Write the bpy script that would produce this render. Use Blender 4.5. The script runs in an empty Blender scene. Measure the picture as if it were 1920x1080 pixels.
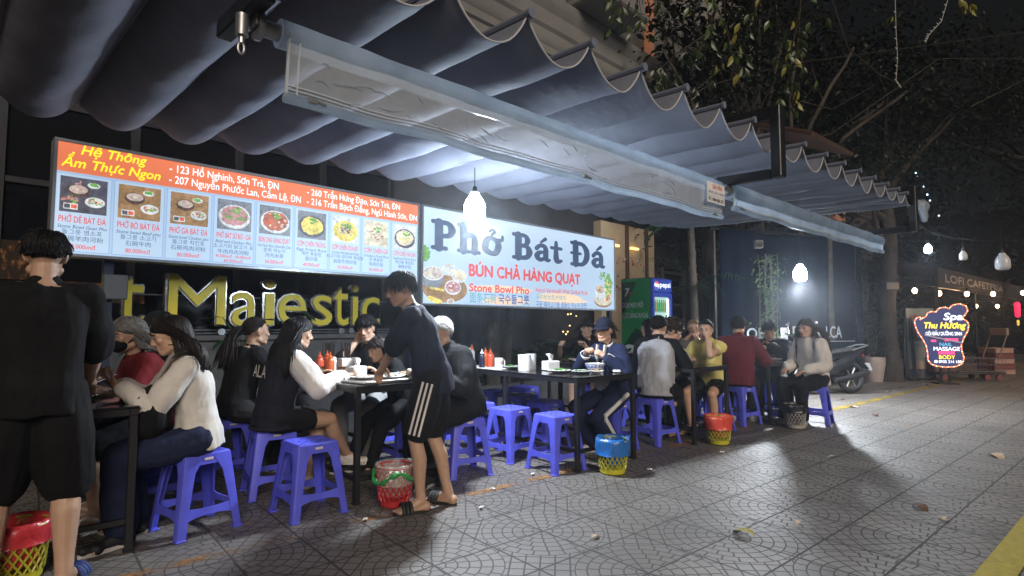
import bpy, bmesh, math, random
import numpy as np
from mathutils import Vector, Matrix, noise
from mathutils.geometry import tessellate_polygon, delaunay_2d_cdt

random.seed(7); np.random.seed(7)
SC = bpy.context.scene
COL = SC.collection
R = math.radians

# ---------------------------------------------------------------- camera
cd = bpy.data.cameras.new('camera'); CAM = bpy.data.objects.new('camera', cd); COL.objects.link(CAM)
YAW = math.atan(1255 / 1065); PITCH = math.atan(69 / 1065)
cd.sensor_width = 36; cd.lens = 36 * 1065 / 1920; cd.clip_start = .05; cd.clip_end = 400
CAM.location = (0, 0, 1.2)
CAM.rotation_euler = (R(90) + PITCH, 0, YAW - R(90))
SC.camera = CAM

# ---------------------------------------------------------------- night sky, faint street light, exposure
W = bpy.data.worlds.new('World'); SC.world = W; W.use_nodes = True
wn = W.node_tree.nodes; wl = W.node_tree.links
sky = wn.new('ShaderNodeTexSky'); sky.sky_type = 'NISHITA'; sky.sun_disc = False
sky.sun_elevation = R(0.5); sky.sun_rotation = R(215)
tint = wn.new('ShaderNodeMix'); tint.data_type = 'RGBA'; tint.blend_type = 'MIX'; tint.inputs[0].default_value = 0.93
tint.inputs[7].default_value = (.12, .12, .125, 1)
wl.new(sky.outputs[0], tint.inputs[6]); wl.new(tint.outputs[2], wn['Background'].inputs[0])
wn['Background'].inputs[1].default_value = 0.04
sl = bpy.data.lights.new('street_light', 'SUN'); sl.energy = 2.0; sl.angle = R(25); sl.color = (1.0, .86, .72)
SUN = bpy.data.objects.new('street_light', sl); COL.objects.link(SUN)
SUN.rotation_euler = (R(66), 0, R(-22))
SC.view_settings.view_transform = 'Standard'; SC.view_settings.look = 'None'
SC.view_settings.exposure = 0.18; SC.view_settings.gamma = 1
SC.cycles.use_denoising = True
SC.cycles.max_bounces = 6; SC.cycles.diffuse_bounces = 3; SC.cycles.glossy_bounces = 3
SC.cycles.transmission_bounces = 6; SC.cycles.transparent_max_bounces = 16
SC.cycles.sample_clamp_indirect = 4; SC.cycles.caustics_reflective = False; SC.cycles.caustics_refractive = False

# ---------------------------------------------------------------- frames: street axis X, awning axis turned 4.8 degrees
AW = R(4.8)
UU = np.array([math.cos(AW), math.sin(AW), 0]); VV = np.array([-math.sin(AW), math.cos(AW), 0])
def st(s, t, z=0.0):
    p = UU * s + VV * t
    return (p[0], p[1], z)

# ---------------------------------------------------------------- materials
MATS = {}
class NT:
    """tiny helper to write math node chains"""
    def __init__(s, tree): s.t = tree
    def new(s, k): return s.t.nodes.new(k)
    def m(s, op, a, b=None, c=None, clamp=False):
        n = s.new('ShaderNodeMath'); n.operation = op; n.use_clamp = clamp
        for i, x in enumerate((a, b, c)):
            if x is None: continue
            if isinstance(x, (int, float)): n.inputs[i].default_value = x
            else: s.t.links.new(x, n.inputs[i])
        return n.outputs[0]
    def mix(s, f, a, b):
        n = s.new('ShaderNodeMix'); n.data_type = 'RGBA'
        for i, x in ((0, f), (6, a), (7, b)):
            if isinstance(x, (int, float)): n.inputs[i].default_value = x
            elif isinstance(x, tuple): n.inputs[i].default_value = (*x[:3], 1)
            else: s.t.links.new(x, n.inputs[i])
        return n.outputs[2]
    def noise(s, vec, scale, detail=4, rough=.55):
        n = s.new('ShaderNodeTexNoise'); n.inputs['Scale'].default_value = scale
        n.inputs['Detail'].default_value = detail; n.inputs['Roughness'].default_value = rough
        if vec is not None: s.t.links.new(vec, n.inputs['Vector'])
        return n.outputs[0]
    def ramp(s, f, lo, hi):
        n = s.new('ShaderNodeMapRange'); n.inputs[1].default_value = lo; n.inputs[2].default_value = hi
        s.t.links.new(f, n.inputs[0]); return n.outputs[0]
    def bump(s, h, strength, dist=.01):
        n = s.new('ShaderNodeBump'); n.inputs['Strength'].default_value = strength; n.inputs['Distance'].default_value = dist
        s.t.links.new(h, n.inputs['Height']); return n.outputs[0]

def mat(name, col=(.5, .5, .5), rough=.5, metal=0.0, var=.0, vscale=6.0, bump=0.0, bscale=60.0, bdist=.004, emit=0.0,
        ecol=None, alpha=1.0, trans=0.0, spec=None, sss=0.0, attr=None, col2=None, coat=0.0):
    if name in MATS: return MATS[name]
    m = bpy.data.materials.new(name); m.use_nodes = True
    t = NT(m.node_tree); b = m.node_tree.nodes['Principled BSDF']; L = m.node_tree.links
    b.inputs['Base Color'].default_value = (*col, 1); b.inputs['Roughness'].default_value = rough
    b.inputs['Metallic'].default_value = metal; b.inputs['Alpha'].default_value = alpha
    b.inputs['Transmission Weight'].default_value = trans; b.inputs['Coat Weight'].default_value = coat
    if spec is not None: b.inputs['Specular IOR Level'].default_value = spec
    if sss:
        b.inputs['Subsurface Weight'].default_value = sss; b.inputs['Subsurface Radius'].default_value = (.012, .005, .003)
        b.inputs['Subsurface Scale'].default_value = 1.0
    tc = t.new('ShaderNodeTexCoord').outputs['Object']
    src = None
    if attr:
        a = t.new('ShaderNodeAttribute'); a.attribute_name = attr; src = a.outputs['Color']
        L.new(src, b.inputs['Base Color'])
    if var or col2:
        n = t.noise(tc, vscale, 5); f = t.ramp(n, .3, .7)
        dark = col2 if col2 else tuple(c * (1 - var) for c in col)
        if src is not None:
            mm = t.new('ShaderNodeMix'); mm.data_type = 'RGBA'; mm.blend_type = 'MULTIPLY'; mm.inputs[0].default_value = 1
            L.new(src, mm.inputs[6]); L.new(t.mix(f, (1 - var,) * 3, (1, 1, 1)), mm.inputs[7]); L.new(mm.outputs[2], b.inputs['Base Color'])
        else:
            L.new(t.mix(f, dark, col), b.inputs['Base Color'])
        L.new(t.m('ADD', t.m('MULTIPLY', f, -.12), rough + .08, clamp=True), b.inputs['Roughness'])
    if bump:
        L.new(t.bump(t.noise(tc, bscale, 3), bump, bdist), b.inputs['Normal'])
    if emit:
        b.inputs['Emission Color'].default_value = (*(ecol or col), 1); b.inputs['Emission Strength'].default_value = emit
    MATS[name] = m
    return m

BLACKSTEEL = mat('black_steel', (.012, .012, .014), .38, .0, .3, 9, .15, 120, .002)
CHROME = mat('chrome', (.75, .76, .78), .18, 1.0, .15, 20)
GALV = mat('galvanised', (.42, .43, .44), .4, .8, .3, 14)

# ---------------------------------------------------------------- mesh builder
def frame_of(d):
    d = np.asarray(d, float); d = d / (np.linalg.norm(d) + 1e-12)
    a = np.array([0, 0, 1.]) if abs(d[2]) < .9 else np.array([1., 0, 0])
    x = np.cross(a, d); x /= np.linalg.norm(x); y = np.cross(d, x)
    return x, y, d

class MB:
    def __init__(s): s.v = []; s.f = []; s.m = []
    def add(s, vs, fs, mi=0):
        o = len(s.v); s.v.extend([tuple(map(float, p)) for p in vs]); s.f.extend([tuple(i + o for i in f) for f in fs]); s.m.extend([mi] * len(fs))
    def box(s, c, d, mi=0, ch=0.0, rot=None):
        """box centred at c with full size d, chamfered by ch, rot a 3x3 array"""
        hx, hy, hz = d[0] / 2, d[1] / 2, d[2] / 2
        if ch <= 0:
            vs = [(x, y, z) for x in (-hx, hx) for y in (-hy, hy) for z in (-hz, hz)]
            fs = [(0, 1, 3, 2), (4, 6, 7, 5), (0, 4, 5, 1), (2, 3, 7, 6), (0, 2, 6, 4), (1, 5, 7, 3)]
        else:
            ch = min(ch, hx * .95, hy * .95, hz * .95); vs = []; idx = {}
            for sx in (-1, 1):
                for sy in (-1, 1):
                    for sz in (-1, 1):
                        for a in range(3):
                            p = [sx * (hx - ch), sy * (hy - ch), sz * (hz - ch)]
                            p[a] = (sx * hx, sy * hy, sz * hz)[a]
                            idx[(sx, sy, sz, a)] = len(vs); vs.append(tuple(p))
            fs = []
            def q(a, sg):
                o = [i for i in range(3) if i != a]; r = []
                for s1, s2 in ((-1, -1), (1, -1), (1, 1), (-1, 1)):
                    k = [0, 0, 0]; k[a] = sg; k[o[0]] = s1; k[o[1]] = s2; r.append(idx[(*k, a)])
                fs.append(tuple(r))
            for a in range(3):
                for sg in (-1, 1): q(a, sg)
            for a in range(3):
                o = [i for i in range(3) if i != a]
                for s1 in (-1, 1):
                    for s2 in (-1, 1):
                        k0 = [0] * 3; k1 = [0] * 3; k0[a] = -1; k1[a] = 1
                        for k in (k0, k1): k[o[0]] = s1; k[o[1]] = s2
                        fs.append((idx[(*k0, o[0])], idx[(*k1, o[0])], idx[(*k1, o[1])], idx[(*k0, o[1])]))
            for sx in (-1, 1):
                for sy in (-1, 1):
                    for sz in (-1, 1): fs.append(tuple(idx[(sx, sy, sz, a)] for a in range(3)))
        vs = np.array(vs)
        if rot is not None: vs = vs @ np.asarray(rot).T
        s.add(vs + np.asarray(c, float), fs, mi)
    def bar(s, p0, p1, w, h=None, mi=0, ch=0.0, up=(0, 0, 1)):
        """rectangular bar from p0 to p1: w sideways, h along up"""
        p0 = np.asarray(p0, float); p1 = np.asarray(p1, float); d = p1 - p0; L = np.linalg.norm(d); d /= L
        up = np.asarray(up, float); x = np.cross(d, up)
        if np.linalg.norm(x) < 1e-4: x = np.cross(d, (1, 0, 0))
        x /= np.linalg.norm(x); u = np.cross(x, d)
        s.box((p0 + p1) / 2, (L, w, h if h else w), mi, ch, np.array([d, x, u]).T)
    def tube(s, pts, rad, n=8, mi=0, caps=True, flat=None):
        pts = np.asarray(pts, float); k = len(pts)
        rad = np.full(k, rad) if np.isscalar(rad) else np.asarray(rad, float)
        vs = []; x = None
        for i in range(k):
            d = pts[min(i + 1, k - 1)] - pts[max(i - 1, 0)]
            d = d / (np.linalg.norm(d) + 1e-12)
            if x is None: x, y, _ = frame_of(d)
            else:
                x = x - d * (x @ d); x /= (np.linalg.norm(x) + 1e-12)
            y = np.cross(d, x)
            for j in range(n):
                a = 2 * math.pi * j / n
                vs.append(pts[i] + rad[i] * (math.cos(a) * x + math.sin(a) * y * (flat or 1)))
        fs = [(i * n + j, i * n + (j + 1) % n, (i + 1) * n + (j + 1) % n, (i + 1) * n + j) for i in range(k - 1) for j in range(n)]
        if caps: fs += [tuple(range(n - 1, -1, -1)), tuple((k - 1) * n + j for j in range(n))]
        s.add(vs, fs, mi)
    def lathe(s, prof, n=20, mi=0, c=(0, 0, 0), rot=None, wob=0.0, seed=0, close=False):
        rs = random.Random(seed); vs = []; k = len(prof)
        ph = [rs.uniform(0, 6.28) for _ in range(4)]
        for i, (r, z) in enumerate(prof):
            for j in range(n):
                a = 2 * math.pi * j / n
                w = 1 + wob * (math.sin(5 * a + ph[0] + i) + .7 * math.sin(9 * a + ph[1] - i * 1.7) + .5 * math.sin(14 * a + ph[2] + 2.3 * i))
                vs.append((r * w * math.cos(a), r * w * math.sin(a), z + (wob * .25 * r * math.sin(7 * a + ph[3] + i) if wob else 0)))
        fs = [(i * n + j, i * n + (j + 1) % n, (i + 1) * n + (j + 1) % n, (i + 1) * n + j) for i in range(k - 1) for j in range(n)]
        if close:
            if prof[0][0] > 1e-5: fs.append(tuple(range(n - 1, -1, -1)))
            if prof[-1][0] > 1e-5: fs.append(tuple((k - 1) * n + j for j in range(n)))
        vs = np.array(vs)
        if rot is not None: vs = vs @ np.asarray(rot).T
        s.add(vs + np.asarray(c, float), fs, mi)
    def ell(s, c, r, rot=None, n=14, m=9, mi=0):
        vs = [(0, 0, 1)]
        for i in range(1, m):
            p = math.pi * i / m
            for j in range(n):
                a = 2 * math.pi * j / n; vs.append((math.sin(p) * math.cos(a), math.sin(p) * math.sin(a), math.cos(p)))
        vs.append((0, 0, -1)); last = len(vs) - 1
        fs = [(0, 1 + j, 1 + (j + 1) % n) for j in range(n)]
        for i in range(m - 2):
            for j in range(n):
                a = 1 + i * n + j; b = 1 + i * n + (j + 1) % n; fs.append((a, a + n, b + n, b))
        fs += [(last, 1 + (m - 2) * n + (j + 1) % n, 1 + (m - 2) * n + j) for j in range(n)]
        vs = np.array(vs) * np.asarray(r if not np.isscalar(r) else (r, r, r), float)
        if rot is not None: vs = vs @ np.asarray(rot).T
        s.add(vs + np.asarray(c, float), fs, mi)
    def cap(s, p0, p1, r0, r1, n=12, mi=0):
        """tapered capsule"""
        p0 = np.asarray(p0, float); p1 = np.asarray(p1, float); d = p1 - p0
        if np.linalg.norm(d) < 1e-6: return s.ell(p0, r0, n=n, mi=mi)
        x, y, d = frame_of(d); vs = []; rings = []
        for a in (-75, -50, -25, 0): rings.append((p0 + d * r0 * math.sin(R(a)), r0 * math.cos(R(a))))
        for a in (0, 25, 50, 75): rings.append((p1 + d * r1 * math.sin(R(a)), r1 * math.cos(R(a))))
        for c, r in rings:
            for j in range(n):
                t = 2 * math.pi * j / n; vs.append(c + r * (x * math.cos(t) + y * math.sin(t)))
        k = len(rings)
        fs = [(i * n + j, i * n + (j + 1) % n, (i + 1) * n + (j + 1) % n, (i + 1) * n + j) for i in range(k - 1) for j in range(n)]
        fs += [tuple(range(n - 1, -1, -1)), tuple((k - 1) * n + j for j in range(n))]
        s.add(vs, fs, mi)
    def chain(s, pts, rs, n=12):
        for i in range(len(pts) - 1): s.cap(pts[i], pts[i + 1], rs[i], rs[i + 1], n)
    def prism(s, outline, y0, y1, mi=0, axis='y'):
        """2-D outline (x,z) extruded from y0 to y1 (front face at y0)"""
        tri = tessellate_polygon([[Vector((p[0], p[1], 0)) for p in outline]])
        n = len(outline)
        vs = [(p[0], y0, p[1]) for p in outline] + [(p[0], y1, p[1]) for p in outline]
        fs = [tuple(t) for t in tri] + [tuple(i + n for i in t) for t in tri] + [(i, (i + 1) % n, (i + 1) % n + n, i + n) for i in range(n)]
        if axis == 'z': vs = [(p[0], p[2], p[1]) for p in vs]
        s.add(vs, fs, mi)
    def quad(s, a, b, c, d, mi=0): s.add([a, b, c, d], [(0, 1, 2, 3)], mi)
    def sheet(s, fn, nu, nv, mi=0, flip=False):
        vs = [fn(i / nu, j / nv) for i in range(nu + 1) for j in range(nv + 1)]
        fs = [(i * (nv + 1) + j, (i + 1) * (nv + 1) + j, (i + 1) * (nv + 1) + j + 1, i * (nv + 1) + j + 1) for i in range(nu) for j in range(nv)]
        s.add(vs, [f[::-1] for f in fs] if flip else fs, mi)
    def mesh(s, name):
        me = bpy.data.meshes.new(name); me.from_pydata(s.v, [], s.f); me.update(); return me
    def build(s, name, mats, parent=None, smooth=35, solid=0.0):
        me = s.mesh(name)
        for m in (mats if isinstance(mats, (list, tuple)) else [mats]): me.materials.append(m)
        if len(me.materials) > 1: me.polygons.foreach_set('material_index', s.m)
        if smooth:
            me.polygons.foreach_set('use_smooth', [True] * len(me.polygons))
            if smooth < 180: me.set_sharp_from_angle(angle=R(smooth))
        o = bpy.data.objects.new(name, me); COL.objects.link(o)
        if parent: o.parent = parent
        if solid:
            md = o.modifiers.new('thickness', 'SOLIDIFY'); md.thickness = solid; md.offset = 0
        return o

def thing(name, label, cat, loc=(0, 0, 0), rz=0.0, group=None):
    o = bpy.data.objects.new(name, None); COL.objects.link(o); o.location = loc; o.rotation_euler = (0, 0, rz)
    o.empty_display_size = .1
    o['label'] = label; o['category'] = cat
    if group: o['group'] = group
    return o
def tag(o, label, cat, group=None, loc=None, rz=None):
    o['label'] = label; o['category'] = cat
    if group: o['group'] = group
    if loc is not None: o.location = loc
    if rz is not None: o.rotation_euler = (0, 0, rz)
    return o
def kind(o, k): o['kind'] = k; return o
def dup(root, loc, rz=None, label=None, group=None):
    r = root.copy(); COL.objects.link(r); r.location = loc
    if rz is not None: r.rotation_euler = (0, 0, rz)
    if label: r['label'] = label
    if group: r['group'] = group
    for ch in list(root.children):
        c = ch.copy(); COL.objects.link(c); c.parent = r
        for g in ch.children:
            d = g.copy(); COL.objects.link(d); d.parent = c
    return r

# ---------------------------------------------------------------- lettering: font outlines turned into filled meshes
_TXT = {}
def glyphs(body):
    """[(outer, [holes])] of a line of text, in units of the font size, from Blender's built-in font"""
    if body in _TXT: return _TXT[body]
    c = bpy.data.curves.new('text', 'FONT'); c.body = body; c.resolution_u = 3
    o = bpy.data.objects.new('text', c); COL.objects.link(o); dg = bpy.context.evaluated_depsgraph_get(); dg.update()
    cu = o.evaluated_get(dg).to_curve(dg); polys = []
    for sp in cu.splines:
        P = []
        if sp.type == 'BEZIER':
            bp = sp.bezier_points; n = len(bp)
            for i in range(n):
                a, b = bp[i], bp[(i + 1) % n]
                if (a.handle_right - a.co).length < 1e-5 and (b.handle_left - b.co).length < 1e-5: ts = (0,)
                else: ts = (0, .34, .67)
                for t in ts:
                    q = a.co * (1 - t) ** 3 + a.handle_right * 3 * t * (1 - t) ** 2 + b.handle_left * 3 * t * t * (1 - t) + b.co * t ** 3
                    P.append((q.x, q.y))
        else:
            P = [(p.co.x, p.co.y) for p in sp.points]
        Q = [P[0]]
        for p in P[1:]:
            if math.hypot(p[0] - Q[-1][0], p[1] - Q[-1][1]) > 1e-4: Q.append(p)
        if len(Q) > 2 and math.hypot(Q[0][0] - Q[-1][0], Q[0][1] - Q[-1][1]) < 1e-4: Q.pop()
        if len(Q) > 2: polys.append(np.array(Q))
    o.to_curve_clear(); bpy.data.objects.remove(o); bpy.data.curves.remove(c)
    def area(p): x, y = p[:, 0], p[:, 1]; return .5 * np.sum(x * np.roll(y, -1) - np.roll(x, -1) * y)
    def inside(pt, p):
        x, y = pt; a = p; b = np.roll(p, -1, 0)
        c = ((a[:, 1] > y) != (b[:, 1] > y))
        xi = a[:, 0] + (y - a[:, 1]) * (b[:, 0] - a[:, 0]) / np.where(abs(b[:, 1] - a[:, 1]) < 1e-12, 1e-12, b[:, 1] - a[:, 1])
        return int(np.sum(c & (x < xi))) % 2 == 1
    A = [abs(area(p)) for p in polys]; par = [None] * len(polys)
    cont = [[j for j, q in enumerate(polys) if j != i and A[j] > A[i] and all(inside(p[k], q) for k in range(0, len(p), max(1, len(p) // 6)))] for i, p in enumerate(polys)]
    for i in range(len(polys)):
        if len(cont[i]) % 2: par[i] = min(cont[i], key=lambda j: A[j])
    out = []
    for i, p in enumerate(polys):
        if par[i] is not None: continue
        loops = [p] + [q for j, q in enumerate(polys) if par[j] == i]; V = []; E = []
        for l in loops: k = len(V); m = len(l); V += [Vector((a_[0], a_[1])) for a_ in l]; E += [(k + q, k + (q + 1) % m) for q in range(m)]
        r_ = delaunay_2d_cdt(V, E, [], 0, 1e-6); cv = np.array([(q[0], q[1]) for q in r_[0]]); tri = []
        for f in r_[2]:
            f = list(f)
            if sum(inside(cv[f].mean(0), l) for l in loops) % 2 == 0: continue
            a2 = sum(cv[f[q]][0] * cv[f[(q + 1) % len(f)]][1] - cv[f[(q + 1) % len(f)]][0] * cv[f[q]][1] for q in range(len(f))); tri.append(tuple(f if a2 > 0 else f[::-1]))
        out.append((loops, cv, tri))
    _TXT[body] = out
    return out

_ZL = [0]
def text(mb, body, x, z, h, w=None, mi=0, y=-.004, bold=0.0, shear=0.0, align='l', depth=0.0, tilt=0.0):
    """write a line on the plane y (facing -y): h = cap height, w = fitted width"""
    G = glyphs(body)
    if not G: return 0
    allp = np.concatenate([g[0][0] for g in G]); x0, x1 = allp[:, 0].min(), allp[:, 0].max()
    sy = h / .69; sx = (w / max(1e-6, x1 - x0)) if w else sy
    W_ = (x1 - x0) * sx; off = {'l': 0, 'c': -W_ / 2, 'r': -W_}[align]
    ct, sn = math.cos(tilt), math.sin(tilt)
    def T(p, dx=0, dz=0):
        q = p.copy(); q[:, 0] = (p[:, 0] - x0) * sx + off + shear * p[:, 1] * sy + dx; q[:, 1] = p[:, 1] * sy + dz
        return np.stack([x + q[:, 0] * ct - q[:, 1] * sn, z + q[:, 0] * sn + q[:, 1] * ct], 1)
    bo = bold * min(sx, sy) * (.6 if h < .08 and not depth else .9); n8 = 8 if depth else 4
    copies = [(0, 0)] + ([(bo * math.cos(2 * math.pi * i / n8), bo * math.sin(2 * math.pi * i / n8)) for i in range(n8)] if bo else [])
    for g, (loops, cv, tri) in enumerate(G):
        for ci, (dx, dz) in enumerate(copies):
            yy = y - .00010 * (g % 3) - .00003 * ci; P_ = T(cv, dx, dz)
            mb.add([(p[0], yy, p[1]) for p in P_], tri, mi)
            if depth:
                for l in loops:
                    Q = T(l, dx, dz); m = len(Q); mb.add([(p[0], yy, p[1]) for p in Q] + [(p[0], yy + depth, p[1]) for p in Q], [(i, (i + 1) % m, (i + 1) % m + m, i + m) for i in range(m)], mi)
    return W_

def stroke(mb, pts, hw, x, z, sc, mi=0, y=-.004):
    """one thick pen stroke with round ends in the plane y"""
    _ZL[0] = (_ZL[0] + 1) % 40; yy = y - .00005 * _ZL[0]
    pts = np.asarray(pts, float); hw = np.full(len(pts), hw) if np.isscalar(hw) else np.asarray(hw, float)
    # resample with Catmull-Rom
    P = []; H = []; n = len(pts)
    for i in range(n - 1):
        a, b, c, d = pts[max(i - 1, 0)], pts[i], pts[i + 1], pts[min(i + 2, n - 1)]
        K = 5 if n > 2 else 1
        for k in range(K):
            t = k / K
            P.append(.5 * (2 * b + (c - a) * t + (2 * a - 5 * b + 4 * c - d) * t * t + (3 * b - a - 3 * c + d) * t ** 3)); H.append(hw[i] * (1 - t) + hw[i + 1] * t)
    P.append(pts[-1]); H.append(hw[-1]); P = np.array(P); H = np.array(H)
    d = np.gradient(P, axis=0); d /= np.linalg.norm(d, axis=1, keepdims=True) + 1e-9; nn = np.stack([-d[:, 1], d[:, 0]], 1)
    Lr = P + nn * H[:, None]; Rr = P - nn * H[:, None]; m = len(P)
    sx, sz = sc if isinstance(sc, tuple) else (sc, sc)
    tw = lambda q: (x + q[0] * sx, yy, z + q[1] * sz)
    mb.add([tw(q) for q in Lr] + [tw(q) for q in Rr], [(i, i + 1, m + i + 1, m + i) for i in range(m - 1)], mi)
    for e, (c, h) in enumerate(((P[0], H[0]), (P[-1], H[-1]))):
        yy -= .00002
        mb.add([(x + (c[0] + h * math.cos(a)) * sx, yy, z + (c[1] + h * math.sin(a)) * sz) for a in np.linspace(0, 2 * math.pi, 13)[:-1]], [tuple(range(12))], mi)
def disc(mb, cx, cz, rx, rz, mi, y, n=20, jag=0.0, seed=0):
    rs = random.Random(seed)
    mb.add([(cx + rx * (1 + jag * rs.uniform(-1, 1)) * math.cos(2 * math.pi * i / n), y, cz + rz * (1 + jag * rs.uniform(-1, 1)) * math.sin(2 * math.pi * i / n)) for i in range(n)], [tuple(range(n))], mi)
def rect(mb, x0, z0, x1, z1, mi, y): mb.quad((x0, y, z0), (x1, y, z0), (x1, y, z1), (x0, y, z1), mi)
# ---------------------------------------------------------------- people
def rx(a): c, s = math.cos(a), math.sin(a); return np.array([[1, 0, 0], [0, c, -s], [0, s, c]])
def ry(a): c, s = math.cos(a), math.sin(a); return np.array([[c, 0, s], [0, 1, 0], [-s, 0, c]])
def rz_(a): c, s = math.cos(a), math.sin(a); return np.array([[c, -s, 0], [s, c, 0], [0, 0, 1]])
def nrm(v): v = np.asarray(v, float); return v / (np.linalg.norm(v) + 1e-9)

def remesh(mb, voxel, smooth=2):
    """one continuous skin round everything in mb -> (verts, faces)"""
    me = mb.mesh('solid'); o = bpy.data.objects.new('solid', me); COL.objects.link(o)
    md = o.modifiers.new('r', 'REMESH'); md.mode = 'VOXEL'; md.voxel_size = voxel; md.adaptivity = 0
    if smooth:
        sm = o.modifiers.new('s', 'SMOOTH'); sm.factor = .5; sm.iterations = smooth
    dg = bpy.context.evaluated_depsgraph_get(); ev = o.evaluated_get(dg); m = ev.to_mesh()
    v = np.empty(len(m.vertices) * 3); m.vertices.foreach_get('co', v); v = v.reshape(-1, 3)
    nn = np.empty(len(m.vertices) * 3); m.vertices.foreach_get('normal', nn)
    f = [tuple(p.vertices) for p in m.polygons]
    ev.to_mesh_clear(); bpy.data.objects.remove(o); bpy.data.meshes.remove(me)
    return v, f, nn.reshape(-1, 3)

def loft(mb, secs, n=24):
    """closed skin through elliptical sections (centre, right axis, front axis, half width, half depth)"""
    vs = []; k = len(secs)
    for (c, r_, f_, w, d) in secs:
        for j in range(n):
            a = 2 * math.pi * j / n; ca, sa = math.cos(a), math.sin(a); e = .86
            vs.append(c + r_ * w * math.copysign(abs(ca) ** e, ca) + f_ * d * math.copysign(abs(sa) ** e, sa))
    fs = [(i * n + j, i * n + (j + 1) % n, (i + 1) * n + (j + 1) % n, (i + 1) * n + j) for i in range(k - 1) for j in range(n)]
    fs += [tuple(range(n - 1, -1, -1)), tuple((k - 1) * n + j for j in range(n))]
    mb.add(vs, fs)

def solid_obj(name, mb, voxel, mats, parent, smooth=2, fold=0.0, fscale=9.0, seed=0, colfn=None, stretch=(1, 1, .45), matfn=None):
    v, f, nn = remesh(mb, voxel, smooth)
    if fold:
        sv = v * fscale * np.array(stretch) + seed * 3.17
        d = np.array([noise.noise(p) + .5 * abs(noise.noise(p * 2.1)) for p in map(Vector, sv)])
        v = v + nn * (d * fold)[:, None]
    me = bpy.data.meshes.new(name); me.from_pydata(v.tolist(), [], f); me.update()
    me.polygons.foreach_set('use_smooth', [True] * len(me.polygons))
    for m in (mats if isinstance(mats, (list, tuple)) else [mats]): me.materials.append(m)
    if colfn is not None:
        a = me.color_attributes.new('Col', 'FLOAT_COLOR', 'POINT'); c = np.ones((len(v), 4)); c[:, :3] = colfn(v); a.data.foreach_set('color', c.ravel())
    if matfn is not None: me.polygons.foreach_set('material_index', matfn(v, f))
    o = bpy.data.objects.new(name, me); COL.objects.link(o)
    if parent: o.parent = parent
    return o

def ik(a, t, l1, l2, pole):
    a, t = np.asarray(a, float), np.asarray(t, float); d = t - a; L = np.linalg.norm(d)
    L2 = min(max(L, abs(l1 - l2) + .01), (l1 + l2) * .998); d = d / (L + 1e-9); t = a + d * L2
    x = (l1 * l1 - l2 * l2 + L2 * L2) / (2 * L2); h = math.sqrt(max(l1 * l1 - x * x, 0))
    p = np.asarray(pole, float); p = p - d * (p @ d); p = nrm(p)
    return a + d * x + p * h, t

SKIN = mat('skin', (.5, .3, .2), .48, attr='Col', var=.12, vscale=30, bump=.12, bscale=220, bdist=.002, sss=.12)
def cloth(name, col, var=.25, rough=.85, b=.35):
    m = mat('cloth_' + name, col, rough, 0, var, 7, b, 42, .006)
    m.node_tree.nodes['Principled BSDF'].inputs['Specular IOR Level'].default_value = .25
    return m
def hairmat(name, col):
    return mat('hair_' + name, col, .5, 0, .45, 60, .3, 300, .002, spec=.22)
HAIRS = {'black': (.008, .007, .008), 'dark': (.014, .009, .007), 'brown': (.05, .026, .014), 'grey': (.16, .155, .15), 'white': (.42, .42, .41), 'blonde': (.32, .2, .1), 'curl': (.05, .03, .016)}

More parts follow.
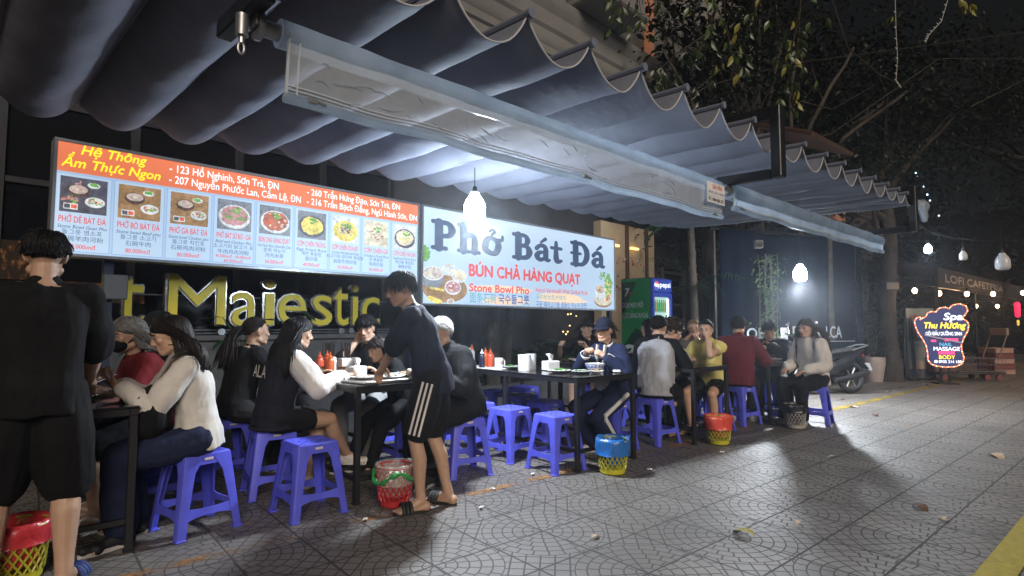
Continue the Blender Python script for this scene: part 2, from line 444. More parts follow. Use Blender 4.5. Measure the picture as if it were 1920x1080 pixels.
def make_hair(hc, Rh, k, style, cols, seed, voxel_ok=True):
    """locks of hair following the skull, then falling"""
    rs = random.Random(seed); kind_ = style['kind']; L = style.get('len', .07) * k
    rad = np.array([.079, .099, .093]) * k * style.get('vol', 1.0); sc = hc + Rh @ (np.array([0, -.012, .03]) * k)
    base = MB(); n = 26; m = 18; low = style.get('nape', -.5)
    def line(d):       # hairline: lowest z of hair in direction d (head axes)
        y = d[1]
        if y > 0: return -.02 + (style.get('front', .52) + .02) * min(1, y / .75) ** 1.2
        return -.02 + (low + .02) * min(1, -y / .6)
    vs = []; ok = {}
    for i in range(m + 1):
        for j in range(n):
            p = math.pi * i / m; a = 2 * math.pi * j / n
            d = np.array([math.sin(p) * math.cos(a), math.sin(p) * math.sin(a), math.cos(p)])
            ok[i * n + j] = d[2] > line(d) - (.03 if not style.get('fade') or d[1] > -.1 else style['fade'])
            fz = min(1, max(0, (d[2] + .55) / .6)) if style.get('fade') else 1; vs.append(sc + Rh @ (d * rad * (.985 + .045 * fz)))
    fs = [(i * n + j, i * n + (j + 1) % n, (i + 1) * n + (j + 1) % n, (i + 1) * n + j) for i in range(m) for j in range(n)]
    base.add(vs, [f for f in fs if all(ok[q] for q in f)])
    up = np.array([0, 0, 1.]); N = int(style.get('n', 420) * style.get('mul', 3.4)); g = math.pi * (3 - math.sqrt(5))
    tie = sc + Rh @ (np.array(style.get('tie', (0, -.115, .01))) * k)
    inv = Rh.T
    def push(p, e):
        q = inv @ (p - sc); r = np.linalg.norm(q / (rad * e))
        if r < 1: q = q / max(r, 1e-6); return sc + Rh @ q
        return p
    for i in range(N):
        z = 1 - 2 * (i + .5) / N; rr = math.sqrt(1 - z * z); d = np.array([rr * math.cos(g * i), rr * math.sin(g * i), z])
        if d[2] < line(d): continue
        p = sc + Rh @ (d * rad * 1.02); dirn = Rh @ d; e = 1.05 + .05 * rs.random()
        whorl = Rh @ nrm((.15, -.35, 1)); tang = dirn * (dirn @ whorl) - whorl; pts = [p]
        jit = np.array([rs.gauss(0, 1), rs.gauss(0, 1), rs.gauss(0, 1)])
        thick = style.get('thick', .0046) * (.66 if style.get('mul', 3.4) > 2 else 1) * k * (.7 + .6 * rs.random())
        if kind_ == 'short':
            l = L * (.7 + .5 * rs.random()); lift = style.get('lift', .2) * .55 * max(0, d[2])
            if d[2] < .25: l *= style.get('sides', .5)
            fw = style.get('comb', (0, .6, -.2)); v = nrm(nrm(tang) * .9 + Rh @ np.array(fw) * .5 + jit * style.get('mess', .15) + dirn * lift)
            for s in range(4):
                p = p + v * l / 4; p = push(p, e); v = nrm(v + (-up * .3 - dirn * (.12 + lift * .3)))
                pts.append(p)
        elif kind_ == 'curl':
            l = L * (.6 + .7 * rs.random()); ax = nrm(jit); v = nrm(dirn + jit * .5)
            if d[2] < .1: l *= .4
            for s in range(6):
                p = p + v * l / 5; v = nrm(v + np.cross(ax, v) * .9 - dirn * .1); p = push(p, 1.04); pts.append(p)
        elif kind_ == 'tied':
            for s in range(5):
                v = tie - p; p = p + v * (.26 + .05 * s); p = push(p, e); pts.append(p)
        else:  # hanging hair
            l = L * (.85 + .25 * rs.random()); front = d[1] > .15
            if d[1] > .26 and d[2] < .30: continue
            part = style.get('part', 0.0); back = style.get('back', .35)
            side = 1 if d[0] > part else -1
            if style.get('bang') and d[1] > .45 and abs(d[0]) < .75:
                l = style['bang'] * k * (.9 + .2 * rs.random())
                for s in range(6):
                    v = nrm(Rh @ np.array([d[0] * .25, .75 - s * .25, -.35 - s * .22]) + jit * .05); p = push(p + v * l / 6, e); pts.append(p)
            else:
                ns = max(6, int(l / (.035 * k))); v = nrm(tang)
                for s in range(ns):
                    tgt = (Rh @ np.array([side * .75, -.75, -.75])) if (front and s < 6) else -up * 1.0 + (Rh @ np.array([0, -back if s < 8 else -.02, 0]))
                    v = nrm(v * .55 + nrm(tgt) * .6 + jit * .022); p = p + v * l / ns; p = push(p, e)
                    q = inv @ (p - sc) / k; lim = style.get('ear', .016) - .03 * (abs(jit[0]) % 1)
                    if -.20 < q[2] < .012 and q[1] > lim: q[1] = lim; p = push(sc + Rh @ (q * k), e)
                    for (c0, c1, cr) in style['coll']:
                        ab = c1 - c0; t = min(1, max(0, (p - c0) @ ab / (ab @ ab + 1e-9))); q = c0 + ab * t; w = p - q; wl_ = np.linalg.norm(w)
                        if wl_ < cr: p = q + w / (wl_ + 1e-9) * cr
                    pts.append(p)
        k_ = len(pts); base.tube(pts, [thick * (1.0 if q < k_ - 2 else (.75 if q < k_ - 1 else .25)) for q in range(k_)], 4, 0, True)
    if kind_ == 'tied':
        base.ell(tie, style.get('bun', .022) * k, n=10, m=7)
        for i in range(int(style.get('tail_n', 60) * 2.4)):
            p = tie + np.array([rs.gauss(0, .012), rs.gauss(0, .012), rs.gauss(0, .012)]) * k; pts = [p]; v = nrm(Rh @ np.array([rs.gauss(0, .25), -1, .25]))
            jit = np.array([rs.gauss(0, 1), rs.gauss(0, 1), 0]); l = L * (.7 + .4 * rs.random())
            for s in range(9):
                v = nrm(v + np.array([0, 0, -.55]) + jit * .06 + style.get('wave', 0) * math.sin(s * 1.5 + jit[0]) * np.array([1, .5, 0])); p = p + v * l / 9; p = push(p, 1.06)
                for (c0, c1, cr) in style['coll']:
                    ab = c1 - c0; t = min(1, max(0, (p - c0) @ ab / (ab @ ab + 1e-9))); q = c0 + ab * t; w = p - q; wl_ = np.linalg.norm(w)
                    if wl_ < cr: p = q + w / (wl_ + 1e-9) * cr
                pts.append(p)
            base.tube(pts, [.0042 * k] * 8 + [.003 * k, .001 * k], 4)
    return base

def add_hand(mb, wrist, d, pn, k, right, curl=.45, spread=1.0, point=None):
    """palm, four unequal bent fingers and a thumb; d points along the hand, pn out of the palm"""
    d = nrm(d); pn = np.asarray(pn, float); pn = nrm(pn - d * (pn @ d)); s = nrm(np.cross(d, pn)) * (1 if right else -1)   # s towards the thumb
    P = lambda a, b, c: wrist + (d * a + s * b + pn * c) * k
    mb.cap(P(-.01, 0, 0), P(.025, 0, 0), .024 * k, .026 * k, 10)
    for b in (-.026, -.009, .009, .026): mb.cap(P(.02, b * .7, 0), P(.078 - abs(b) * .12, b, 0), .0145 * k, .0115 * k, 8)
    for i, (b, L) in enumerate(((.029, .068), (.010, .077), (-.0095, .070), (-.028, .054))):
        c = curl * (.75 + .18 * i) if not (point and i == 0) else .12
        a = P(.082 - abs(b) * .12, b * spread, 0); ang = c * .7; v = d * math.cos(ang) + pn * math.sin(ang) + s * b * 2.2 * spread
        j = a + v * L * .45 * k; ang += c * .9; v = d * math.cos(ang) + pn * math.sin(ang); j2 = j + v * L * .32 * k
        ang += c * .6; v = d * math.cos(ang) + pn * math.sin(ang); j3 = j2 + v * L * .26 * k
        mb.chain([a, j, j2, j3], [.0098 * k, .0088 * k, .008 * k, .0068 * k], 8)
    a = P(.018, .026, .006); j = a + nrm(d * .62 + s * .75 + pn * .3) * .036 * k; j2 = j + nrm(d * .85 + s * .25 + pn * (.25 + curl * .4)) * .03 * k; j3 = j2 + nrm(d * .9 - s * .05 + pn * (.3 + curl * .4)) * .023 * k
    mb.chain([a, j, j2, j3], [.0135 * k, .011 * k, .0095 * k, .0075 * k], 8)

PEOPLE = []
def person(label, pos, face, h=1.62, girth=1.0, sex='f', seat=None, lean=8, hunch=8, side=0, tw=0, head=(0, 0, 0), L=None, Rr=None, lp=None, rp=None,
           lf=None, rf=None, lk=None, rk=None, hands=(.5, .5), lpn=(0, 0, -1), rpn=(0, 0, -1), hdl=None, hdr=None, skin=(.50, .315, .215), top=None, bottom=None, hair=None,
           shoes=None, vox=.007, seed=0, group=None, cat='person'):
    k = h / 1.65; g = girth; A = np.array
    wsh = .165 if sex == 'm' else .148
    pz = (seat + .085 * g) if seat else .885 * k
    P = A([0, 0, pz]); sd = R(side)
    def updir(a): return nrm((math.sin(sd), math.sin(R(a)), math.cos(R(a))))
    u1, u2, u3 = updir(lean), updir(lean + hunch), updir(lean + hunch + 10)
    M = P + u1 * .23 * k; S = M + u2 * .235 * k; N = S + u3 * .045 * k
    T = rz_(R(tw)); rgt = T @ A([1, 0, 0]); fw1 = T @ nrm(np.cross(u2, (1, 0, 0)) * 1.0); fwd = nrm(np.cross(u2, rgt))
    Rh = rz_(R(tw * .5 + head[1])) @ rx(R(-head[0])) @ ry(R(head[2]))
    hc = N + nrm(u3 * .6 + Rh @ A([0, .15, 1])) * .128 * k
    shR = S + rgt * wsh * k - u2 * .03 * k; shL = S - rgt * wsh * k - u2 * .03 * k
    hipR = P + A([.085, 0, -.01]) * k; hipL = P + A([-.085, 0, -.01]) * k
    ua, fa, th, sh = .275 * k, .24 * k, .415 * k, .40 * k
    Rr = A(Rr if Rr is not None else (.2, .1, pz + .02)); L = A(L if L is not None else (-.2, .1, pz + .02))
    elR, wrR = ik(shR, Rr, ua, fa, rp if rp is not None else (.5, -.6, -.6)); elL, wrL = ik(shL, L, ua, fa, lp if lp is not None else (-.5, -.6, -.6))
    az = .075 * k
    rf = A(rf if rf is not None else ((.13, .42, 0) if seat else (.1, -.02, 0))); lf = A(lf if lf is not None else ((-.13, .42, 0) if seat else (-.1, .02, 0)))
    anR = A([rf[0], rf[1], rf[2] + az]); anL = A([lf[0], lf[1], lf[2] + az])
    knR, anR = ik(hipR, anR, th, sh, rk if rk is not None else (.15, 1, .35)); knL, anL = ik(hipL, anL, th, sh, lk if lk is not None else (-.15, 1, .35))
    slim = 0.0
    b = MB()
    # trunk
    X0 = A([1., 0, 0]); f1 = nrm(np.cross(u1, X0)); f2 = fwd; fem = sex == 'f'
    def trunk(mb, t, straight, low, upto=1.0, wd=1.0):
        hipw, waist, chest, shw = (.150, .118, .132, .138) if fem else (.145, .135, .150, .158)
        waist = waist + straight * (max(hipw, chest) - waist); hipw += .006 * straight
        q = [(P - u1 * low, X0, f1, hipw * .99, .112), (P + u1 * .03 * k, X0, f1, hipw, .112), (P * .62 + M * .38, nrm(X0 * .7 + rgt * .3), f1, hipw * .45 + waist * .55, .100), (P * .25 + M * .75, nrm(X0 * .4 + rgt * .6), f2, waist, .097),
             (M + u2 * .07 * k, rgt, f2, chest, .105), (M + u2 * .15 * k, rgt, f2, shw, .098), (S - u2 * .012 * k, rgt, f2, shw * .86, .074), (S + u2 * .02 * k, rgt, f2, .085, .06)]
        loft(mb, [(c, r_, f_, w * k * g * wd + t, d * k * g * (1 + .1 * straight) + t) for c, r_, f_, w, d in q])
    b.ell(P + A([0, -.012, .005]) * k, A([.138 * g, .104 * g, .10]) * k, n=18, m=12)
    trunk(b, 0, 0, .03 * k)
    if sex == 'f':
        for q in (-1, 1): b.ell(M + u2 * .07 * k + (rgt * .06 * q + fwd * .062) * k, .05 * k)
    b.cap(shL, shR, .056 * k * g, .056 * k * g); b.cap(S, N, .075 * k, .055 * k); b.cap(N - u3 * .02 * k, hc - (Rh @ A([0, .012, .02])) * k, .053 * k, .05 * k)
    for (s_, e_, w_) in ((shR, elR, wrR), (shL, elL, wrL)):
        b.chain([s_, e_], [.05 * k * g, .039 * k * g]); mid = e_ * .68 + w_ * .32
        b.chain([e_, mid, w_], [.0385 * k * g, .0395 * k * g, .026 * k])
    add_hand(b, wrR, hdr if hdr is not None else wrR - elR, rpn, k, True, hands[1]); add_hand(b, wrL, hdl if hdl is not None else wrL - elL, lpn, k, False, hands[0])
    for (h_, k_, a_) in ((hipR, knR, anR), (hipL, knL, anL)):
        b.chain([h_, h_ * .55 + k_ * .45, k_], [.088 * k * g, .077 * k * g, .056 * k * g])
        ax = nrm(a_ - k_); back = nrm(np.cross(ax, (1, 0, 0))); back = back if back[1] < 0 else -back
        calf = k_ * .68 + a_ * .32 + back * .016 * k
        b.chain([k_, calf, a_ * .8 + k_ * .2, a_], [.053 * k * g, .056 * k * g, .038 * k * g, .036 * k])
    feet = []
    for (a_, kn_, sg) in ((anR, knR, 1), (anL, knL, -1)):
        f = kn_ - a_; f = A([f[0] * .5 + sg * .05, max(abs(f[1]), .12) if f[1] > -.05 else .12, 0]); f = nrm(f); s_ = A([f[1], -f[0], 0])
        gz = a_[2] - az
        heel = A([a_[0], a_[1], gz + .034 * k]) - f * .035 * k; ball = A([a_[0], a_[1], gz + .026 * k]) + f * .125 * k
        b.cap(heel, ball, .034 * k, .026 * k); b.cap(a_, ball - f * .03 * k, .036 * k, .03 * k); b.cap(ball - s_ * .02 * k, ball + s_ * .022 * k, .024 * k, .024 * k)
        for q in range(5):
            t0 = ball + s_ * (.03 - .0155 * q) * k * -sg; b.cap(t0, t0 + f * (.05 - .006 * q) * k - A([0, 0, .008]) * k, .0125 * k, .0095 * k if q else .012 * k, 8)
        feet.append((heel, ball, f, s_, gz, a_))
    # head
    H = lambda x, y, z: hc + Rh @ (A([x, y, z]) * k)
    b.ell(H(0, -.012, .03), A([.074, .094, .088]) * k, Rh, 20, 14)
    b.ell(H(0, .018, -.03), A([.059, .068, .082]) * k, Rh, 18, 12)
    b.ell(H(0, .03, .012), A([.063, .062, .055]) * k, Rh, 18, 12)
    b.ell(H(0, .062, -.088), A([.026, .022, .02]) * k, Rh)
    for q in (-1, 1):
        b.cap(H(.05 * q, .0, -.062), H(.018 * q, .06, -.09), .022 * k, .018 * k)
        b.ell(H(.036 * q, .06, -.014), A([.024, .02, .022]) * k, Rh)                     # cheek
        b.cap(H(.016 * q, .084, .03), H(.046 * q, .066, .028), .010 * k, .009 * k)        # brow ridge
        b.ell(H(.031 * q, .0765, .008), A([.0155, .0085, .0085]) * k, Rh)                 # eyelid
        ear = MB(); b.ell(H(.0755 * q, -.012, -.002), A([.011, .019, .031]) * k, Rh @ ry(R(12 * q)) @ rx(R(10)))
        b.ell(H(.011 * q, .091, -.03), A([.0095, .011, .0085]) * k, Rh)                   # nostril wing
    b.cap(H(0, .083, .022), H(0, .104, -.026), .008 * k, .0115 * k)
    b.cap(H(-.017, .081, -.058), H(.017, .081, -.058), .0088 * k, .0088 * k); b.cap(H(-.013, .08, -.069), H(.013, .08, -.069), .0088 * k, .0088 * k)
    sk = A(skin); lip = sk * A((.80, .46, .48)) if sex == 'f' else sk * A((.78, .58, .58)); dark = A((.012, .009, .008)); inv = Rh.T
    def cf(v):
        c = np.tile(sk, (len(v), 1)); q = (v - hc) @ inv.T / k
        fr = q[:, 1] > .045
        def blend(mask, col):
            m = np.clip(mask, 0, 1)[:, None] * fr[:, None]; c[:] = c * (1 - m) + col * m
        ax = np.abs(q[:, 0])
        blend(1.6 - 1.6 * (((ax - .034) / .03) ** 2 + ((q[:, 2] + .02) / .025) ** 2), c * A((1.0, .86, .84)) * .55 + c * .45)
        blend(3.5 - 3 * (((ax - .001) / .021) ** 2 + ((q[:, 2] + .063) / .0105) ** 2), lip)
        blend(4 - 3.4 * ((ax / .021) ** 2 + ((q[:, 2] + .0635) / .0022) ** 2), lip * .35)
        blend(4 - 3.4 * (((ax - .031) / .017) ** 2 + ((q[:, 2] - .028 + (ax - .031) * .15) / .0052) ** 2), dark * 1.6)
        if head[0] < 22:
            blend(4 - 3.2 * (((ax - .031) / .0155) ** 2 + ((q[:, 2] - .0075) / .0062) ** 2), dark * 2)
            blend(3 - 3 * (((ax - .0225) / .0042) ** 2 + ((q[:, 2] - .0065) / .004) ** 2), A((.42, .38, .36)))
            blend(3 - 3 * (((ax - .0405) / .0042) ** 2 + ((q[:, 2] - .0065) / .004) ** 2), A((.42, .38, .36)))
        else: blend(3.5 - 3 * (((ax - .031) / .016) ** 2 + ((q[:, 2] - .003) / .0038) ** 2), dark * 2)
        return c
    body = solid_obj('person', b, vox, SKIN, None, 2, colfn=cf)
    tag(body, label, cat, group, (pos[0], pos[1], 0), R(face - 90))
    J = dict(P=P, M=M, S=S, N=N, hc=hc, Rh=Rh, H=H, k=k, shR=shR, shL=shL, elR=elR, elL=elL, wrR=wrR, wrL=wrL, hipR=hipR, hipL=hipL, knR=knR, knL=knL, anR=anR, anL=anL, feet=feet, rgt=rgt, fwd=fwd, u1=u1, u2=u2, body=body, g=g, pz=pz)
    # clothes
    if bottom:
        c = MB(); t = bottom.get('thick', .016) * k; ty = bottom['type']
        c.ell(P + A([0, -.012, .0]) * k, A([.138 * g, .104 * g, .098]) * k + t, n=20, m=12); c.ell((P * .62 + M * .38), A([.128 * g, .09 * g, .08]) * k + t * .5, n=18, m=10)
        for (h_, k_, a_) in ((hipR, knR, anR), (hipL, knL, anL)):
            if ty == 'shorts':
                e = h_ + (k_ - h_) * bottom.get('len', .8); w = bottom.get('wide', .022) * k
                c.chain([h_, h_ * .5 + e * .5, e], [.09 * k * g + t, .082 * k * g + w, .07 * k * g + w])
            else:
                w = bottom.get('wide', .012) * k; e = k_ + (a_ - k_) * bottom.get('len', .93)
                c.chain([h_, h_ * .5 + k_ * .5, k_, k_ * .5 + e * .5, e], [.09 * k * g + t, .08 * k * g + t, .062 * k * g + t, .054 * k * g + w, .042 * k * g + w * 1.2])
        if ty == 'skirt' or bottom.get('fill'):
            c.cap((hipR + hipL) / 2, (knR + knL) / 2, .09 * k, .075 * k)
        solid_obj(bottom.get('name', {'shorts': 'shorts', 'long': 'trousers', 'skirt': 'skirt'}[ty]), c, max(vox, .009), cloth(bottom['mat'], bottom['col']), body, 2, .010, 11, seed + 5)
        if bottom.get('stripe'):
            for (h_, k_, a_, sg) in ((hipR, knR, anR, 1), (hipL, knL, anL, -1)):
                o = A([sg, 0, 0.15]); s = MB()
                for off in bottom['stripe']['offs']:
                    if ty == 'shorts':
                        e = h_ + (k_ - h_) * (bottom.get('len', .8) + .08); ax = nrm(e - h_); side_ = nrm(np.cross(o, ax)); n_ = nrm(o - ax * (o @ ax))
                        pts = [h_ + (e - h_) * q + n_ * ((.09 - .004 * q) * k * g + (.028 + .006 * q) - abs(off) * .12) + side_ * off for q in (.05, .35, .7, 1)]
                    else:
                        pts = []
                        for q in (0, .35, .7, .95): pts.append(h_ + (k_ - h_) * q + nrm(o) * ((.092 - .03 * q) * k * g + .018))
                        for q in (.1, .4, .7, .92): pts.append(k_ + (a_ - k_) * q + nrm(o) * ((.064 - .018 * q) * k * g + .018))
                    s.tube(pts, bottom['stripe']['w'], 6, flat=None)
                s.build('side_stripe', cloth('stripe_' + bottom['mat'], bottom['stripe']['col']), [o_ for o_ in body.children if o_.name.split('.')[0] in ('shorts', 'trousers')][0])
    if top:
        c = MB(); t = top.get('thick', .014) * k; hem = top.get('hem', .08) * k
        if seat: hem = min(hem, .075 * k)
        trunk(c, t + .004, top.get('straight', .25 if fem else .7), hem, wd=top.get('wide', 1.0))
        if sex == 'f':
            for q in (-1, 1): c.ell(M + u2 * .07 * k + (rgt * .058 * q + fwd * .058) * k, .05 * k + t)
        sq = .62 if top.get('sleeve_col') else 1.0; sm = (shL + shR) / 2; c.cap(sm + (shL - sm) * sq, sm + (shR - sm) * sq, .054 * k * g + t, .054 * k * g + t); c.cap(S - u2 * .02 * k, N - u3 * .022 * k, .082 * k + t * .5, (.056 if top.get('collar') else .05) * k + t)
        sl_ = top.get('sleeve', .5); c2 = MB() if top.get('sleeve_col') else c
        for (s_, e_, w_) in ((shR, elR, wrR), (shL, elL, wrL)):
            if sl_ <= 0: continue
            w = top.get('loose', .008) * k
            if sl_ <= .5:
                e = s_ + (e_ - s_) * sl_ * 2; c2.chain([s_, e], [.052 * k * g + t, .046 * k * g + t + w])
            else:
                e = e_ + (w_ - e_) * (sl_ - .5) * 2; s0 = sm + (s_ - sm) * (.72 if top.get('sleeve_col') else 1); c2.chain([s0, s_, s_ * .5 + e_ * .5, e_, e], [.054 * k * g + t, .054 * k * g + t, .048 * k * g + t + w, .041 * k * g + t + w, .031 * k * g + t + w * .6])
        o = solid_obj(top.get('name', 'shirt'), c, max(vox, .009), cloth(top['mat'], top['col']), body, 2, top.get('fold', .013), 10, seed)
        if top.get('sleeve_col'):
            solid_obj('sleeves', c2, max(vox, .009), cloth(top['mat'] + '_sleeve', top['sleeve_col']), body, 2, .013, 12, seed + 3)
        if top.get('cuff'):
            for (s_, e_, w_) in ((shR, elR, wrR), (shL, elL, wrL)):
                e = e_ + (w_ - e_) * (sl_ - .5) * 2; d = nrm(w_ - e_); r_ = .035 * k * g + t + .004; cu = MB()
                cu.tube([e - d * .03, e + d * .0, e + d * .035], [r_ * 1.06, r_, r_ * .9], 14); cu.build('cuff', cloth(top['mat'] + '_cuff', top['cuff']), o)
        if top.get('hemcol'):
            cu = MB(); rr = A([.153 * g, .118 * g]) * k + t + .006
            cc = P - u1 * hem * .9
            cu.tube([cc + A([math.cos(a) * rr[0], math.sin(a) * rr[1], 0]) for a in np.linspace(0, 2 * math.pi, 33)], .012, 8); cu.build('hem_band', cloth(top['mat'] + '_cuff', top['hemcol']), o)
        if top.get('band'):
            cu = MB(); d = nrm(N - S)
            cu.tube([N - d * .012 * k + (rgt * math.cos(a) * .064 + fwd * (math.sin(a) * .064 + .004)) * k - u3 * .02 * k * math.sin(a) for a in np.linspace(0, 2 * math.pi, 25)], .011 * k, 8)
            cu.build('collar', cloth(top['mat'] + '_band', top['band']), o)
        J['top'] = o
    if shoes:
        for (heel, ball, f, s_, gz, a_) in feet:
            ty = shoes['type']; m1 = mat('shoe_' + shoes['mat'], shoes['col'], .6, 0, .2, 20, .2, 90)
            if ty in ('slide', 'flip'):
                so = MB(); out = []
                for q in np.linspace(0, 2 * math.pi, 25)[:-1]:
                    c_, z_ = math.cos(q), math.sin(q); w_ = (.036 + .012 * max(0, c_)) * k
                    p_ = (heel + ball + f * .035 * k) / 2 + f * c_ * .128 * k + s_ * z_ * w_; out.append((p_[0], p_[1]))
                so.prism(out, gz + .002, gz + .02 * k, axis='z')
                sh_ = so.build('sandal', m1, body, 40)
                sp = MB(); c0 = ball - f * .035 * k
                if ty == 'slide':
                    for dd in (-.015, .01, .035): sp.tube([c0 + f * dd * k + s_ * math.cos(q) * .052 * k + A([0, 0, (.0 + .05 * math.sin(q)) * k]) - A([0, 0, .008]) for q in np.linspace(0, math.pi, 11)], .013 * k, 8)
                else:
                    tip = ball + f * .012 * k + A([0, 0, .022 * k])
                    for q in (-1, 1): sp.tube([tip, ball - f * .05 * k + s_ * .034 * q * k + A([0, 0, .032 * k]), heel + f * .05 * k + s_ * .042 * q * k], [.008 * k, .013 * k, .011 * k], 8)
                sp.build('strap', m1, sh_)
            else:
                sh_ = MB(); sh_.cap(heel, ball, .042 * k, .035 * k); sh_.cap(a_ - A([0, 0, .015 * k]), ball - f * .03 * k, .044 * k, .036 * k); sh_.cap(ball - s_ * .016 * k, ball + s_ * .016 * k + f * .0, .034 * k, .034 * k)
                sh_.cap(ball, ball + f * .055 * k + A([0, 0, .004]), .036 * k, .031 * k)
                v_ = solid_obj('shoe', sh_, max(vox, .008), m1, body, 2)
                so = MB(); out = []
                for q in np.linspace(0, 2 * math.pi, 25)[:-1]:
                    c_, z_ = math.cos(q), math.sin(q); w_ = (.038 + .01 * max(0, c_)) * k
                    p_ = (heel + ball + f * .045 * k) / 2 + f * c_ * .142 * k + s_ * z_ * w_; out.append((p_[0], p_[1]))
                so.prism(out, gz + .001, gz + .022 * k, axis='z'); so.build('sole', mat('sole_' + shoes['mat'], shoes.get('sole', (.6, .6, .58)), .6), v_, 40)
    if hair:
        hs = dict(hair); hs['mul'] = 1.9 if vox > .0078 else 3.4; hs['coll'] = [(shL, shR, .088 * k * g), (P, S, .135 * k * g), (S, hc, .07 * k)]
        m_ = hairmat(hs['col'], HAIRS[hs['col']])
        make_hair(hc, Rh, k, hs, None, seed).build('hair', m_, body, 180)
    PEOPLE.append(body)
    return J

def w2l(body_pos, face, p):
    """world point -> a person's own axes"""
    a = R(face - 90); d = np.array([p[0] - body_pos[0], p[1] - body_pos[1], p[2]]); c, s = math.cos(-a), math.sin(-a)
    return (d[0] * c - d[1] * s, d[0] * s + d[1] * c, d[2])
# ---------------------------------------------------------------- ground
def ground_material():
    m = bpy.data.materials.new('fan_pattern_paving'); m.use_nodes = True; t = NT(m.node_tree); L = m.node_tree.links; b = m.node_tree.nodes['Principled BSDF']
    tc = t.new('ShaderNodeTexCoord').outputs['Object']; sp = t.new('ShaderNodeSeparateXYZ'); L.new(tc, sp.inputs[0]); X, Y = sp.outputs[0], sp.outputs[1]
    wob = t.noise(tc, 2.2, 2); X = t.m('ADD', X, t.m('MULTIPLY', t.m('SUBTRACT', wob, .5), .012)); Y = t.m('ADD', Y, t.m('MULTIPLY', t.m('SUBTRACT', wob, .5), .012))
    Pd = .745
    cx = t.m('DIVIDE', t.m('SUBTRACT', X, 2.335), Pd); cy = t.m('DIVIDE', t.m('SUBTRACT', Y, 2.475), Pd)
    ux = t.m('SUBTRACT', cx, t.m('ROUND', cx)); uy = t.m('SUBTRACT', cy, t.m('ROUND', cy))
    r = t.m('SQRT', t.m('ADD', t.m('MULTIPLY', ux, ux), t.m('MULTIPLY', uy, uy))); th = t.m('ARCTAN2', uy, ux)
    K = 12.6; rk = t.m('MULTIPLY', r, K); ri = t.m('FLOOR', rk); rf_ = t.m('SUBTRACT', rk, ri)
    lw = .066
    ring = t.m('LESS_THAN', t.m('MINIMUM', rf_, t.m('SUBTRACT', 1, rf_)), lw)
    cnt = t.m('ADD', t.m('MULTIPLY', ri, 4.0), 5.0)
    ta = t.m('ADD', t.m('MULTIPLY', t.m('DIVIDE', th, 2 * math.pi), cnt), t.m('MULTIPLY', ri, .37)); tf = t.m('SUBTRACT', ta, t.m('FLOOR', ta))
    tw = t.m('DIVIDE', t.m('MULTIPLY', cnt, .0066), t.m('MAXIMUM', t.m('MULTIPLY', r, 6.2832), .03))
    rad = t.m('LESS_THAN', t.m('MINIMUM', tf, t.m('SUBTRACT', 1, tf)), tw)
    inner = t.m('MAXIMUM', ring, rad)
    # corner fields between the circles: small diagonal setts
    da = t.m('MULTIPLY', t.m('ADD', cx, cy), 7.0); db = t.m('MULTIPLY', t.m('SUBTRACT', cx, cy), 7.0)
    fa = t.m('ABSOLUTE', t.m('SUBTRACT', da, t.m('ROUND', da))); fb = t.m('ABSOLUTE', t.m('SUBTRACT', db, t.m('ROUND', db)))
    diag = t.m('LESS_THAN', t.m('MINIMUM', fa, fb), .06)
    inc = t.m('LESS_THAN', r, 6.0 / K + .003)
    pat = t.m('ADD', t.m('MULTIPLY', inner, inc), t.m('MULTIPLY', diag, t.m('SUBTRACT', 1, inc)))
    jx = t.m('ABSOLUTE', t.m('SUBTRACT', t.m('MULTIPLY', cx, 2), t.m('ROUND', t.m('MULTIPLY', cx, 2)))); jy = t.m('ABSOLUTE', t.m('SUBTRACT', t.m('MULTIPLY', cy, 2), t.m('ROUND', t.m('MULTIPLY', cy, 2))))
    joint = t.m('LESS_THAN', t.m('MINIMUM', jx, jy), .016)
    groove = t.m('MAXIMUM', t.m('MULTIPLY', pat, .85), joint, clamp=True)
    # each tile its own shade, stains, speckle
    wn_ = t.new('ShaderNodeTexWhiteNoise'); wn_.noise_dimensions = '2D'; cmb = t.new('ShaderNodeCombineXYZ')
    L.new(t.m('FLOOR', t.m('MULTIPLY', cx, 2)), cmb.inputs[0]); L.new(t.m('FLOOR', t.m('MULTIPLY', cy, 2)), cmb.inputs[1]); L.new(cmb.outputs[0], wn_.inputs['Vector'])
    st_ = t.ramp(t.noise(tc, .9, 6, .65), .3, .72); spk = t.ramp(t.noise(tc, 190, 2), .35, .65); mid = t.ramp(t.noise(tc, 7, 5), .3, .7)
    v = t.m('MULTIPLY', t.m('ADD', .72, t.m('MULTIPLY', wn_.outputs[0], .28)), t.m('ADD', .5, t.m('MULTIPLY', st_, .5)))
    v = t.m('MULTIPLY', v, t.m('ADD', .8, t.m('MULTIPLY', t.m('ADD', spk, mid), .12)))
    base = t.mix(v, (.02, .018, .018), (.265, .240, .218)); colr = t.mix(groove, base, (.045, .04, .036))
    L.new(colr, b.inputs['Base Color'])
    L.new(t.m('ADD', t.m('SUBTRACT', .50, t.m('MULTIPLY', st_, .10)), t.m('MULTIPLY', groove, .3)), b.inputs['Roughness'])
    h = t.m('SUBTRACT', t.m('ADD', t.m('MULTIPLY', spk, .22), t.m('MULTIPLY', mid, .25)), groove)
    L.new(t.bump(h, .7, .006), b.inputs['Normal'])
    return m
g = MB(); g.quad((-60, -60, 0), (120, -60, 0), (120, 60, 0), (-60, 60, 0)); kind(g.build('pavement', ground_material(), smooth=0), 'structure')

